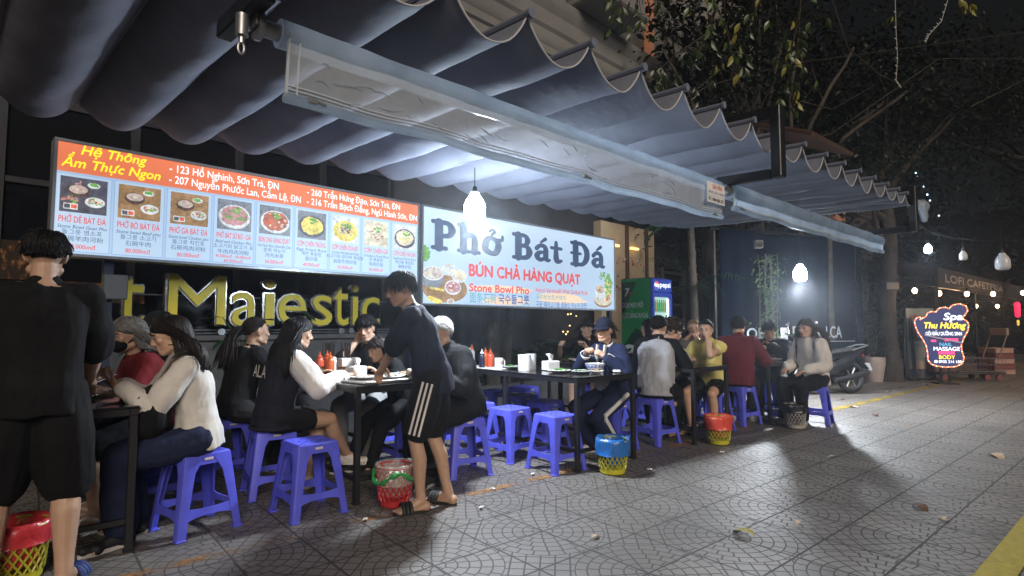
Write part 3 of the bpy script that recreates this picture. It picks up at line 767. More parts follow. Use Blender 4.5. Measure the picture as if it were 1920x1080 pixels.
def paint_mat(name, col, wear):
    m = bpy.data.materials.new(name); m.use_nodes = True; t = NT(m.node_tree); b = m.node_tree.nodes['Principled BSDF']
    tc = t.new('ShaderNodeTexCoord').outputs['Object']
    n = t.m('ADD', t.m('MULTIPLY', t.noise(tc, 3.5, 6, .7), .6), t.m('MULTIPLY', t.noise(tc, 45, 4, .7), .4))
    f = t.ramp(n, wear, wear + .12)
    m.node_tree.links.new(t.mix(t.m('MULTIPLY', t.noise(tc, 20, 4), 1), tuple(c * .45 for c in col), col), b.inputs['Base Color'])
    m.node_tree.links.new(f, b.inputs['Alpha']); b.inputs['Roughness'].default_value = .7
    return m
pm = MB(); pm.quad((-4, 3.28, .004), (8.0, 3.28, .004), (8.0, 3.36, .004), (-4, 3.36, .004)); kind(pm.build('worn_line_marking', paint_mat('worn_line', (.42, .2, .05), .47), smooth=0), 'structure')
pm = MB(); pm.quad((8.0, 3.2, .004), (30, 3.05, .004), (30, 3.16, .004), (8.0, 3.32, .004)); kind(pm.build('yellow_line_marking', paint_mat('yellow_line', (.36, .25, .02), .42), smooth=0), 'structure')
pm = MB(); pm.quad((-4, .58, .004), (40, .52, .004), (40, .66, .004), (-4, .72, .004)); kind(pm.build('yellow_kerb_marking', paint_mat('yellow_line_2', (.50, .39, .04), .30), smooth=0), 'structure')

# fallen leaves
def leaf_mb(mb, c, d, n, L, W_, mi=0, curl=.25):
    d = nrm(d); n = np.asarray(n, float); n = nrm(n - d * (n @ d)); s = np.cross(n, d); c = np.asarray(c, float)
    pr = ((0, 0), (.2, .62), (.45, 1), (.72, .7), (1, 0)); vs = []
    for t_, w in pr:
        m_ = c + d * L * t_ + n * (-curl * L * (t_ - .3) ** 2)
        vs += [m_ - s * W_ * w * .5 + n * W_ * w * .16, m_, m_ + s * W_ * w * .5 + n * W_ * w * .16]
    fs = []
    for i in range(4):
        a = i * 3; fs += [(a, a + 1, a + 4, a + 3), (a + 1, a + 2, a + 5, a + 4)]
    mb.add(vs, fs, mi)
LEAFM = [mat('dry_leaf_tan', (.34, .18, .08), .7, var=.3, vscale=60), mat('dry_leaf_brown', (.13, .06, .03), .7, var=.3, vscale=60), mat('leaf_yellow', (.30, .24, .05), .6, var=.4, vscale=60), mat('dry_leaf_pale', (.55, .40, .26), .7, var=.3, vscale=60)]
rs = random.Random(3)
LEAVES = [((3.18, 1.62), .16, 2, 'curled yellow green leaf lying on the paving, largest of the fallen leaves'), ((3.62, 1.57), .07, 3, 'small tan leaf next to the curled yellow green leaf'), ((5.62, 2.08), .09, 3, 'tan leaf in the brightly lit paving strip'),
          ((6.85, 1.22), .22, 3, 'long pale bent dry leaf out in the open paving'), ((4.55, 1.22), .15, 1, 'dark brown leaf in the middle of the open paving'), ((4.3, 1.0), .10, 3, 'orange brown leaf beside the yellow kerb line'), ((2.45, 2.2), .07, 3, 'little tan leaf near the tip of the shadow')]
for (x, y), L_, mi, lb in LEAVES:
    q = MB(); a = rs.uniform(0, 6.28); leaf_mb(q, (0, 0, .014), (math.cos(a), math.sin(a), .06), (0, 0, 1), L_, L_ * .5, 0, .5); tag(q.build('fallen_leaf', LEAFM[mi]), lb, 'leaf', 'fallen leaves on the paving', (x, y, 0))
for i in range(26):
    x = rs.uniform(8, 20); y = rs.uniform(1.2, 3.6) if i > 7 else rs.uniform(3.0, 3.6)
    q = MB(); a = rs.uniform(0, 6.28); L_ = rs.uniform(.08, .16); leaf_mb(q, (0, 0, .012), (math.cos(a), math.sin(a), .06), (0, 0, 1), L_, L_ * .5, 0, .5); tag(q.build('fallen_leaf', LEAFM[rs.choice((0, 0, 1, 3))]), 'one of the dry leaves scattered on the far paving past the stools', 'leaf', 'dry leaves on the far paving', (x, y, 0))

SCR = [((3.12, 3.42), 'white paper scrap beside the nearest empty stool'), ((2.30, 3.02), 'white scrap on the paving right of the waiter'), ((2.62, 3.30), 'small white scrap behind the waiter'), ((3.95, 2.9), 'white scrap right of the blue bag basket'), ((1.62, 3.3), 'white scrap at the orange worn line near the front stool'), ((5.0, 2.85), 'tiny scrap on the paving left of the red bag basket')]
for (x, y), lb in SCR:
    q = MB(); a0 = rs.uniform(0, 3)
    q.sheet(lambda a, b: ((a - .5) * .038, (b - .5) * .022, .006 + .012 * abs(math.sin(a * 4 + b * 3 + a0))), 5, 3); tag(q.build('paper_scrap', mat('scrap_white', (.6, .6, .58), .8), smooth=180, solid=.002), lb, 'litter', 'paper scraps on the paving', (x, y, 0), a0)
# ---------------------------------------------------------------- awning: scalloped fabric on cross rods
FAB = mat('awning_fabric', (.215, .23, .29), .75, 0, .26, 2.5, .28, 11, .02)
HEM = mat('awning_hem', (.5, .5, .52), .8)
rods = [-.02, .44, .88, 1.32, 1.765, 2.21, 2.65, 3.085, 3.53, 3.96, 4.39, 4.82, 5.26, 5.67, 6.07, 6.47, 6.86, 7.22, 7.52, 7.8]
AT = thing('slide_awning', 'grey blue scalloped fabric awning stretched over all the tables', 'awning')
DIRB = np.array([-math.sin(AW), math.cos(AW), 0.0]); LENB = 3.02
ZF, ZB = 2.685, 2.765
fb = MB(); hm = MB()
def rod_pt(x, q): return np.array([x, 1.97, ZF]) + DIRB * LENB * q + np.array([0, 0, (ZB - ZF) * q])
for i in range(len(rods) - 1):
    x0, x1 = rods[i], rods[i + 1]; sag = .185 * min(1, (x1 - x0) / .43) * (1.08 if i < 4 else 1); ph = i * 1.9
    def fn(a, q, x0=x0, x1=x1, sag=sag, ph=ph):
        p = rod_pt(x0 + (x1 - x0) * a, q); s = 1 - (2 * a - 1) ** 2; s = s ** (.82 if q > .5 else .9)
        end = 1.0
        if q > .93: end = 1 - ((q - .93) / .07) ** 2 * .55
        w = noise.noise(Vector((x0 * 3 + a * 1.1, q * 6.5 + a * 1.6, ph))) * .017 + noise.noise(Vector((a * 3 + ph, q * 17, 2))) * .007
        p[2] -= sag * s * end + w * s * 1.2 + .004 * math.exp(-((q * 2.2 + .37 * ph) % 1 - .5) ** 2 / .0006) * s; return p
    fb.sheet(fn, 16, 44, 0)
    edge = [fn(a, 0) for a in np.linspace(0, 1, 17)]
    hm.tube([e + np.array([0, -.002, 0]) for e in edge], .005, 5)
fo = fb.build('canopy', FAB, AT, 60)
hm.build('hem', HEM, fo)
for x in rods:
    rb = MB(); rb.tube([rod_pt(x, -.008) + (0, 0, .004), rod_pt(x, 1.0) + (0, 0, .004)], .021, 8); rb.tube([rod_pt(x, -.012) + (0, 0, .004), rod_pt(x, -.006) + (0, 0, .004)], .025, 10); rb.build('rod', mat('rod_fabric', (.16, .18, .25), .7), AT)
# two carrying rails and rear beam
rl = MB()
for q in (.9,): rl.bar(rod_pt(-.1, q) + (0, 0, .06), rod_pt(7.9, q) + (0, 0, .06), .05, .07)
rl.build('rail', BLACKSTEEL, AT)
# cantilever frames of black steel with the blind brackets
def frame_thing(x, label, y=1.85, yb=.36, deep=3.1):
    f = thing('awning_frame', label, 'steel frame', (x, 0, 0), 0, 'black steel frames carrying the awning'); m_ = MB()
    F = np.array([0, y, 0]); D = DIRB; w = .075
    m_.bar(F + (0, 0, 2.755), F + D * deep + (0, 0, 2.86), w, .09, 0, .006); m_.build('top_beam', BLACKSTEEL, f)
    m_ = MB(); m_.bar(F + (0, 0, 2.27), F + (0, 0, 2.80), .09, w, 0, .006, up=(0, 1, 0)); m_.build('drop_post', BLACKSTEEL, f)
    m_ = MB(); m_.bar(F + D * .05 + (0, 0, 2.305), F + D * (yb + .1) + (0, 0, 2.315), .06, .07, 0, .006); m_.build('lower_arm', BLACKSTEEL, f)
    return f
frame_thing(.56, 'black steel awning frame above the crank end of the clear blind')
frame_thing(4.12, 'black steel awning frame between the two clear roller blinds')
frame_thing(7.74, 'black steel awning frame at the far right end of the awning', 1.95)
# clear roller blinds
PVC = mat('clear_plastic_blind', (.66, .74, .84), .25, 0, .25, 4, .3, 26, .01, alpha=.48, spec=.9)
def pvc_roll():
    m = bpy.data.materials.new('rolled_plastic'); m.use_nodes = True; t = NT(m.node_tree); b = m.node_tree.nodes['Principled BSDF']
    tc = t.new('ShaderNodeTexCoord').outputs['Object']
    n = t.noise(tc, 5, 5); m.node_tree.links.new(t.mix(t.ramp(n, .3, .7), (.22, .25, .29), (.36, .40, .46)), b.inputs['Base Color'])
    b.inputs['Roughness'].default_value = .22; b.inputs['Coat Weight'].default_value = .4; b.inputs['Alpha'].default_value = .86
    bm = t.bump(t.noise(tc, 9, 3), .25, .02); m.node_tree.links.new(bm, b.inputs['Normal'])
    tr = t.new('ShaderNodeBsdfTranslucent'); m.node_tree.links.new(t.mix(t.ramp(n, .3, .7), (.55, .64, .72), (.78, .86, .94)), tr.inputs[0])
    ms = t.new('ShaderNodeMixShader'); ms.inputs[0].default_value = .72; out = m.node_tree.nodes['Material Output']
    m.node_tree.links.new(b.outputs[0], ms.inputs[1]); m.node_tree.links.new(tr.outputs[0], ms.inputs[2]); m.node_tree.links.new(ms.outputs[0], out.inputs[0]); return m
ROLL = pvc_roll(); SMEAR = mat('plastic_smear', (.62, .66, .70), .6, alpha=.4)
def blind(p0, p1, rad, drop, label, skirt=True, sticker=False):
    p0 = np.array(p0, float); p1 = np.array(p1, float); d = p1 - p0; Ln = np.linalg.norm(d); ang = math.atan2(d[1], d[0])
    o = thing('roller_blind', label, 'blind', tuple(p0), ang, 'rolled clear plastic blinds at the awning front'); dz = d[2]
    z = lambda q: dz * q
    m_ = MB(); ks = np.linspace(0, 1, 40)
    def lump(q): return rad * (1 + .035 * math.sin(q * 31) + .03 * math.sin(q * 73 + 1))
    m_.tube([(Ln * q, 0, z(q)) for q in ks], [lump(q) for q in ks], 18); rollo = m_.build('rolled_sheet', ROLL, o)
    m_ = MB(); m_.tube([(-.06, 0, 0), (.01, 0, 0)], rad * .62, 14); m_.build('tube_end', GALV, o); m_ = MB(); m_.tube([(Ln - .01, 0, dz), (Ln + .05, 0, dz)], rad * .62, 14); m_.build('tube_end', GALV, o)
    m_ = MB()
    def fs(a, b):
        x = .02 + (Ln - .04) * a; q = x / Ln; return (x, -rad * .75 + .012 * math.sin(a * 23) * b + .02 * b, z(q) - .01 - drop * b + .004 * math.sin(a * 40))
    m_.sheet(fs, 50, 8); sh = m_.build('hanging_sheet', PVC if skirt else ROLL, o, 180)
    m_ = MB(); m_.tube([fs(a, 1.0) for a in np.linspace(0, 1, 41)], .019, 10); m_.build('bottom_bar', ROLL, o)
    m_ = MB(); m_.tube([np.array(fs(a, .80)) + (0, -.003, 0) for a in np.linspace(0, 1, 41)], .0035, 5); m_.tube([np.array(fs(a, .86)) + (0, -.003, 0) for a in np.linspace(0, 1, 41)], .0035, 5)
    m_.tube([np.array(fs(0, b)) + (.004, -.003, 0) for b in np.linspace(0, 1, 6)], .006, 5); m_.tube([np.array(fs(.012, b)) + (.004, -.003, 0) for b in np.linspace(0, 1, 6)], .004, 5)
    m_.build('seam', mat('plastic_seam', (.6, .66, .72), .4, alpha=.75), sh)
    if skirt:
        m_ = MB(); r_ = random.Random(5)
        for i in range(34):
            a = r_.uniform(.03, .8); b = r_.uniform(.3, .78); w = r_.uniform(.02, .14); pts = [np.array(fs(a + w * q * .3, b + .05 * math.sin(q * 3 + i) + .03 * q)) + (0, -.003, 0) for q in np.linspace(0, 1, 6)]
            m_.tube(pts, [.001, .004, .007, .006, .004, .001], 4, flat=.3)
        m_.build('smear_stain', SMEAR, sh)
    for a in (.03, .5, .955):
        q = MB(); c = np.array(fs(a, 1.0)); q.box(c + (0, -.02, .006), (.035, .012, .02), 0, .003); q.tube([c + (.02, -.022, .006), c + (.05, -.024, 0)], .006, 6); q.build('bar_clip', GALV, o)
    if sticker:
        q = MB(); c = np.array(fs(.94, .5)); y = -rad - .008; x0, x1 = Ln - .30, Ln - .03; zb = z(1) - .155
        rect(q, x0, zb, x1, zb + .15, 0, y); rect(q, x0 + .004, zb + .094, x1 - .004, zb + .146, 1, y - .001)
        text(q, 'GIA HẢN', (x0 + x1) / 2 + .02, zb + .104, .034, .15, 2, y - .002, .02, align='c'); text(q, 'LẮP ĐẶT - BẠT TE - MÁI XẾP', (x0 + x1) / 2, zb + .066, .018, .235, 3, y - .002, .01, align='c')
        rect(q, x0, zb + .05, x1, zb + .052, 4, y - .001); text(q, 'ĐT: 0984 885 872', (x0 + x1) / 2, zb + .012, .026, .235, 4, y - .002, .015, align='c')
        q.build('phone_sticker', [mat('sticker_white', (.8, .8, .8), .5), mat('sticker_pale', (.85, .83, .82), .5), mat('ink_red', (.6, .03, .03), .5), mat('ink_violet', (.12, .08, .35), .5), mat('ink_black', (.02, .02, .025), .5)], rollo, 0)
    return o
B1 = blind((.64, 2.05, 2.245), (3.98, 2.245, 2.245), .050, .225, 'clear dirty plastic sheet hanging from the nearer roller at the awning front', True, True)
B2 = blind((4.12, 2.25, 2.245), (8.12, 2.42, 2.245), .066, .13, 'tightly rolled clear blind, the farther of the two rollers', False)
# crank gearbox on the near end of the first blind
q = MB(); q.tube([(-.125, 0, -.055), (-.125, 0, .02)], .021, 14); q.tube([(-.125, 0, -.08), (-.125, 0, -.055)], .009, 8); q.tube([(-.08, 0, -.0), (-.06, 0, 0)], .05, 16); q.build('gearbox', GALV, B1)
q = MB(); q.tube([(-.125 + .010 * math.cos(a), .0, -.098 + .02 * math.sin(a)) for a in np.linspace(0, 2 * math.pi, 15)], .0045, 6); q.build('crank_loop', GALV, B1)
q = MB(); q.box((-.085, .0, .05), (.01, .07, .12), 0, .003); q.box((-.06, -.0, .1), (.07, .07, .01), 0, .003); q.tube([(-.055, -.02, .085), (-.055, -.02, .125)], .01, 6); q.build('bracket', GALV, B1)
# ---------------------------------------------------------------- lit signs (light boxes): face and print glow
SIGNE = .62
def lit(name, col, e=SIGNE):
    return mat('print_' + name, tuple(c * .45 for c in col), .5, emit=e, ecol=col)
WHT = (.60, .78, 1.0)
S_WHITE = lit('white', WHT, .60); S_PANEL = lit('panel', (.52, .72, .98), .57); S_ORANGE = lit('orange', (.80, .20, .09), .78); S_YEL = lit('yellow', (1.0, .85, .03), .95); S_RED = lit('red', (.72, .07, .07), .8)
S_WTXT = lit('cream', (.95, .95, .98), .95); S_NAVY = lit('navy', (.022, .055, .13), .7); S_BLUE = lit('blue', (.08, .17, .42), .8); S_GRN = lit('green', (.10, .36, .40), .9); S_PEACH = lit('peach', (.95, .70, .50), .8); S_TEAL = lit('teal', (.05, .14, .26), .7)
S_EDGE = mat('sign_frame', (.28, .30, .33), .4, .7, .2, 12)
FOOD = [lit('wood', (.42, .24, .10), .7), lit('darktable', (.10, .10, .14), .7), lit('bowl_dark', (.12, .06, .05), .7), lit('bowl_white', (.75, .80, .86), .8), lit('leafgreen', (.16, .42, .08), .8), lit('meatpink', (.60, .30, .32), .8), lit('yolk', (.88, .68, .16), .85), lit('broth', (.62, .50, .44), .8), lit('meatred', (.50, .14, .07), .8), lit('noodle', (.80, .72, .55), .8), lit('chili', (.75, .12, .05), .8), lit('shade', (.25, .28, .33), .7)]
for m_ in FOOD:
    t_ = NT(m_.node_tree); b_ = m_.node_tree.nodes['Principled BSDF']; tc_ = t_.new('ShaderNodeTexCoord').outputs['Object']
    n_ = t_.ramp(t_.m('ADD', t_.m('MULTIPLY', t_.noise(tc_, 34, 5, .7), .6), t_.m('MULTIPLY', t_.noise(tc_, 9, 3), .4)), .34, .66); c_ = tuple(b_.inputs['Emission Color'].default_value)[:3]
    mx_ = t_.mix(n_, tuple(q * .42 for q in c_), tuple(min(1, q * 1.22 + .05) for q in c_)); m_.node_tree.links.new(mx_, b_.inputs['Emission Color']); m_.node_tree.links.new(t_.mix(.5, mx_, (0, 0, 0)), b_.inputs['Base Color'])
TS = 5.35
def sign_box(name, label, s0, s1, z0, z1):
    o = thing(name, label, 'sign', st(s0, TS, z0), AW, 'light box signs above the tables')
    w, h = s1 - s0, z1 - z0; b = MB(); b.box((w / 2, .075, h / 2), (w, .15, h), 0, .004); b.build('case', S_EDGE, o)
    b = MB()
    for (c, d) in (((w / 2, -.006, .012), (w, .016, .024)), ((w / 2, -.006, h - .012), (w, .016, .024)), ((.012, -.006, h / 2), (.024, .016, h - .05)), ((w - .012, -.006, h / 2), (.024, .016, h - .05))): b.box(c, d, 0, .003)
    b.build('frame', S_EDGE, o); return o, w, h
def dish(mb, cx, cz, w, h, kind_, seed, y):
    """a printed food photograph: table, plates and food as flat print"""
    rs = random.Random(seed); I = lambda n: n; y1 = y - .0006
    bg = {'pho': 0, 'pho2': 0, 'goat': 1, 'bowl': 11, 'bun': 11, 'rice': 11, 'ricer': 3, 'noodle': 9, 'plate': 3}[kind_]
    rect(mb, cx - w / 2, cz - h / 2, cx + w / 2, cz + h / 2, bg, y)
    def blobs(x, z, rx_, rz__, cols, n, sz, yy):
        for i in range(n):
            a = rs.uniform(0, 6.28); q = math.sqrt(rs.random()); disc(mb, x + rx_ * q * math.cos(a), z + rz__ * q * math.sin(a), sz * rs.uniform(.6, 1.4), sz * rs.uniform(.4, 1.0), rs.choice(cols), yy - .00002 * i, 7, .2, seed * 99 + i)
    if kind_ in ('pho', 'pho2', 'goat'):
        disc(mb, cx - w * .12, cz + h * .12, w * .24, h * .18, 2, y1); disc(mb, cx - w * .12, cz + h * .16, w * .2, h * .12, 7, y1 - .0003); blobs(cx - w * .12, cz + h * .16, w * .13, h * .07, [7, 9, 5], 12, w * .03, y1 - .0005)
        disc(mb, cx + w * .2, cz + h * .32, w * .14, h * .08, 3, y1); blobs(cx + w * .2, cz + h * .33, w * .1, h * .05, [4], 16, w * .035, y1 - .0004)
        disc(mb, cx + w * .24, cz - h * .16, w * .22, h * .15, 3, y1 - .0001); blobs(cx + w * .24, cz - h * .14, w * .15, h * .09, [5, 9, 4, 8], 26, w * .035, y1 - .0004)
        rect(mb, cx - w * .42, cz - h * .42, cx - w * .12, cz - h * .25, 3, y1 - .0002); rect(mb, cx - w * .4, cz - h * .39, cx - w * .28, cz - h * .28, 1, y1 - .0004); rect(mb, cx - w * .26, cz - h * .39, cx - w * .14, cz - h * .28, 10, y1 - .0004)
        if kind_ == 'goat': blobs(cx - w * .3, cz - h * .15, w * .16, h * .12, [8, 5, 4], 22, w * .035, y1 - .001); blobs(cx - w * .12, cz + h * .33, w * .05, h * .1, [5], 8, w * .03, y1 - .001)
    else:
        pr, pc = {'bowl': (3, (5, 5, 5, 4)), 'bun': (3, (8, 8, 9, 10)), 'rice': (1, (6, 6, 6)), 'ricer': (6, (6, 6, 7, 11)), 'noodle': (9, (9, 7, 9, 8)), 'plate': (1, (9, 6, 9))}[kind_]
        disc(mb, cx, cz - h * .05, w * .47, h * .40, pr, y1, 28); disc(mb, cx, cz - h * .02, w * .40, h * .33, pc[0], y1 - .0003, 24, .08, seed)
        blobs(cx, cz, w * .33, h * .26, list(pc), 60, w * .045, y1 - .0005); blobs(cx + w * .05, cz + h * .16, w * .16, h * .1, [4], 18, w * .04, y1 - .0024)
        if kind_ == 'bowl': blobs(cx, cz - h * .1, w * .34, h * .1, [4], 14, w * .035, y1 - .002)
        if kind_ == 'ricer': blobs(cx, cz + h * .02, w * .2, h * .15, [11, 7, 2], 22, w * .045, y1 - .002)
# ---- the long menu board
mo, mw, mh = sign_box('menu_sign', 'long lit menu board with orange heading and nine dishes', .535, 3.855, 1.712, 2.600)
mats_ = [S_PANEL, S_ORANGE, S_YEL, S_WTXT, S_RED, S_TEAL, S_WHITE, lit('panel_edge', (.35, .5, .72), .7)]
b = MB(); y = -.001; oz = .642
rect(b, .02, .02, mw - .02, oz, 0, y); rect(b, .02, oz, mw - .02, mh - .02, 1, y)
panel = b.build('face', mats_, mo, 0)
b = MB(); y = -.003
text(b, 'Hệ Thống', .165, oz + .148, .070, .42, 2, y, .03, .25); text(b, 'Ẩm Thực Ngon', .05, oz + .042, .070, .64, 2, y, .03, .25)
for body, x, z, w in (('- 123 Hồ Nghinh, Sơn Trà, ĐN', .763, oz + .130, .918), ('- 207 Nguyễn Phước Lan, Cẩm Lệ, ĐN', .763, oz + .036, 1.137), ('- 260 Trần Hưng Đạo, Sơn Trà, ĐN', 1.964, oz + .130, 1.085), ('- 216 Trần Bạch Đằng, Ngũ Hành Sơn, ĐN', 1.964, oz + .036, 1.316)):
    text(b, body, x, z, .064, w, 3, y, .022)
b.build('heading', mats_, panel, 0)
menu = [('PHỞ DÊ BÁT ĐÁ', 'Stone Bowl Goat Pho', '돌그릇 염소포', '石碗羊肉河粉', '80.000', 'goat'), ('PHỞ BÒ BÁT ĐÁ', 'Stone bowl Beef pho', '돌그릇 소고기', '石碗牛肉', '80.000', 'pho'), ('PHỞ GÀ BÁT ĐÁ', 'Stone bowl Chicken pho', '돌그릇 치킨포', '石碗鸡肉河粉', '80.000', 'pho2'),
        ('PHỞ BÁT SỨ BÒ - GÀ', 'Beef and Chicken Pho', '소고기와 닭고기 포', '牛肉鸡肉河粉', '40.000vnđ - 50.000', 'bowl'), ('BÚN CHẢ HÀNG QUẠT', 'Ha Noi Rice Noodle Cha', '분짜 하노이', '河内米茶', '50.000', 'bun'), ('CƠM CHIÊN TRỨNG', 'Egg Fried Rice', '계란 볶음밥', '蛋炒饭', '40.000', 'rice'),
        ('CƠM CHIÊN DƯA BÒ', 'Fried Rice With Beef And Pickles', '쇠고기와 장아찌 볶음밥', '泡菜牛肉炒饭', '50.000', 'ricer'), ('CƠM CHIÊN GÀ', 'Chicken Fried Rice', '찐 볶음밥', '鸡肉炒饭', '50.000', 'noodle'), ('CƠM CHIÊN HẢI SẢN', 'Seafood Fried Rice', '해산물 볶음밥', '海鲜炒饭', '60.000', 'plate')]
x0 = .012; wp = (mw - .03) / 9
ph = MB(); tx = MB()
for i, (a, e, kr, zh, pr, kd) in enumerate(menu):
    cx = x0 + wp * (i + .5); w = wp * .93
    rect(tx, cx - w / 2 - .006, .038, cx + w / 2 + .006, oz - .012, 7, -.0016); rect(tx, cx - w / 2, .044, cx + w / 2, oz - .016, 6, -.0022)
    dish(ph, cx, oz * .735, w * .86, oz * .42, kd, 11 + i, -.0032)
    text(tx, a, cx, oz * .405, .047, w * .86, 4, -.0034, .016, align='c'); text(tx, e, cx, oz * .335, .026, w * .9, 5, -.0034, .006, .2, 'c')
    text(tx, kr, cx, oz * .268, .030, None, 5, -.0034, .0, align='c'); text(tx, zh, cx, oz * .190, .031, None, 5, -.0034, .0, align='c')
    if i == 3: text(tx, pr + 'vnđ', cx, oz * .132, .026, w * .88, 4, -.0034, .012, align='c'); text(tx, '60.000vnđ', cx, oz * .072, .026, None, 4, -.0034, .012, align='c')
    else: text(tx, pr + 'vnđ', cx, oz * .098, .033, w * .5, 4, -.0034, .012, align='c')
tx.build('menu_lettering', mats_, mo, 0); ph.build('dish_pictures', FOOD, mo, 0)
# ---- the big white sign
po, pw, phh = sign_box('pho_sign', 'big white lit sign reading Phở Bát Đá', 3.885, 7.76, 1.425, 2.605)
mats_ = [S_WHITE, S_NAVY, S_RED, S_GRN, S_BLUE, S_PEACH]
b = MB(); rect(b, .02, .02, pw - .02, phh - .02, 0, -.001); b.build('face', mats_, po, 0)
b = MB(); sc = .50
def serif(x, z, w, hw=.042): return ([(x - w, z), (x + w, z)], hw)
G_ = {'P': ([([(.13, .05), (.13, .65)], .085), ([(.0, .045), (.29, .045)], .045), ([(0, .655), (.2, .655)], .045), ([(.15, .655), (.34, .64), (.425, .50), (.36, .36), (.16, .335)], [.05, .055, .085, .055, .045])], .56),
      'h': ([([(.13, .04), (.13, .66)], .075), ([(.02, .04), (.26, .04)], .04), ([(.02, .66), (.12, .665)], .04), ([(.17, .36), (.26, .44), (.36, .44), (.405, .33), (.405, .05)], [.035, .055, .06, .07, .075]), ([(.33, .04), (.52, .04)], .04)], .58),
      'o': ([([(.24, .06), (.09, .14), (.075, .27), (.14, .42), (.26, .45), (.39, .38), (.42, .25), (.36, .1), (.24, .06)], [.05, .075, .08, .06, .045, .065, .08, .07, .05])], .5),
      'B': ([([(.13, .05), (.13, .65)], .085), ([(0, .045), (.2, .045)], .045), ([(0, .655), (.2, .655)], .045), ([(.15, .655), (.32, .645), (.385, .53), (.32, .40), (.16, .375)], [.048, .05, .075, .05, .04]), ([(.17, .37), (.36, .36), (.435, .22), (.36, .075), (.15, .045)], [.04, .055, .088, .06, .046])], .57),
      'a': ([([(.075, .36), (.17, .445), (.3, .44), (.35, .34), (.35, .12), (.42, .06), (.47, .075)], [.055, .05, .055, .07, .075, .05, .03]), ([(.33, .27), (.17, .255), (.09, .16), (.15, .065), (.25, .075), (.34, .15)], [.035, .05, .08, .055, .05, .03])], .5),
      't': ([([(.17, .60), (.17, .15), (.23, .065), (.34, .09)], [.045, .08, .065, .035]), ([(.02, .435), (.33, .435)], .042)], .38),
      'D': ([([(.14, .05), (.14, .65)], .085), ([(.01, .045), (.24, .045)], .045), ([(.01, .655), (.24, .655)], .045), ([(.16, .655), (.36, .635), (.50, .47), (.50, .24), (.37, .07), (.16, .045)], [.046, .055, .085, .085, .055, .046]), ([(.0, .36), (.3, .36)], .036)], .66)}
def big(word, x, z, sc_):
    for c in word:
        ss, adv = G_[c]
        for pts, hw in ss: stroke(b, pts, (np.array(hw) * 1.12 if not np.isscalar(hw) else hw * 1.12), x, z, sc_, 1, -.003)
        last = x; x += adv * sc_[0]
    return last
zt = .665; w_ = (.675, .51)
X_ = .165; big('Ph', X_, zt, w_); xo = X_ + (.56 + .60) * w_[0]; big('o', xo, zt, w_)
stroke(b, [(.40, .42), (.52, .44), (.53, .53)], [.05, .045, .035], xo, zt, w_, 1, -.003); stroke(b, [(.19, .62), (.26, .675), (.33, .62), (.26, .565), (.25, .52)], [.03, .032, .036, .03, .024], xo, zt, w_, 1, -.003)
wb = (.71, .51); xb = 1.515; big('Bat', xb, zt, wb); stroke(b, [(.57 + .20, .54), (.57 + .34, .65)], [.03, .05], xb, zt, wb, 1, -.003)
xd = 2.745; wd_ = (.74, .53); big('Da', xd, zt, wd_); stroke(b, [(.66 + .20, .54), (.66 + .34, .65)], [.03, .05], xd, zt, wd_, 1, -.003)
text(b, 'BÚN CHẢ HÀNG QUẠT', .73, .388, .142, 2.22, 2, -.003, .05)
rs = random.Random(2)
for (xa, xb_, za) in ((.68, 1.92, .21), (.95, 1.85, .06), (1.95, 3.0, .15), (2.0, 3.1, .11)):
    for j in range(5): disc(b, (xa + xb_) / 2 + rs.uniform(-.06, .06), za + rs.uniform(-.02, .02) + .03, (xb_ - xa) / 2 * rs.uniform(.7, 1), .03 + .012 * rs.random(), 5, -.0016 - .0001 * j, 16, .12, j)
text(b, 'Stone Bowl Pho', .732, .195, .095, 1.085, 2, -.0032, .03); text(b, '面条石碗', .738, .062, .095, .455, 3, -.0032, .006); text(b, '국수돌그릇', 1.232, .062, .095, .585, 4, -.0032, .03)
text(b, 'Hanoi Vermicelli With Grilled Pork', 1.958, .232, .064, 1.18, 2, -.0032, .014); text(b, '河内粉丝配烤猪肉', 1.958, .138, .055, .65, 3, -.0032, .0); text(b, '구운 돼지고기를 곁들인 하노이 당면', 1.958, .030, .066, 1.14, 4, -.0032, .012)
b.build('lettering', mats_, po, 0)
b = MB()  # printed food at both ends
rs = random.Random(9)
def blob(x, z, rx_, rz__, cols, n, sz, yy, sd=0):
    r2 = random.Random(sd + n)
    for i in range(n):
        a = r2.uniform(0, 6.28); q_ = math.sqrt(r2.random()); disc(b, x + rx_ * q_ * math.cos(a), z + rz__ * q_ * math.sin(a), sz * r2.uniform(.6, 1.4), sz * r2.uniform(.5, 1.1), r2.choice(cols), yy - .00002 * i, 7, .25, i)
disc(b, .36, .20, .34, .16, 0, -.0016, 30); disc(b, .36, .225, .335, .15, 9, -.0019, 30); disc(b, .36, .222, .33, .147, 0, -.0021, 30)
disc(b, .17, .33, .165, .13, 11, -.0024, 26); disc(b, .17, .38, .158, .085, 3, -.0027, 26); disc(b, .17, .38, .14, .07, 7, -.0029, 24); blob(.17, .38, .11, .05, [9, 7, 3], 34, .024, -.0031, 1)
disc(b, .42, .45, .12, .062, 3, -.0024, 24); blob(.42, .455, .09, .04, [9, 3], 26, .02, -.0028, 2); disc(b, .57, .37, .125, .085, 3, -.0030, 24); disc(b, .57, .38, .10, .062, 9, -.0034, 22)
disc(b, .47, .225, .13, .09, 3, -.0038, 24); disc(b, .47, .23, .11, .07, 5, -.0041, 22); blob(.47, .23, .085, .05, [5, 8, 3], 40, .016, -.0043, 3)
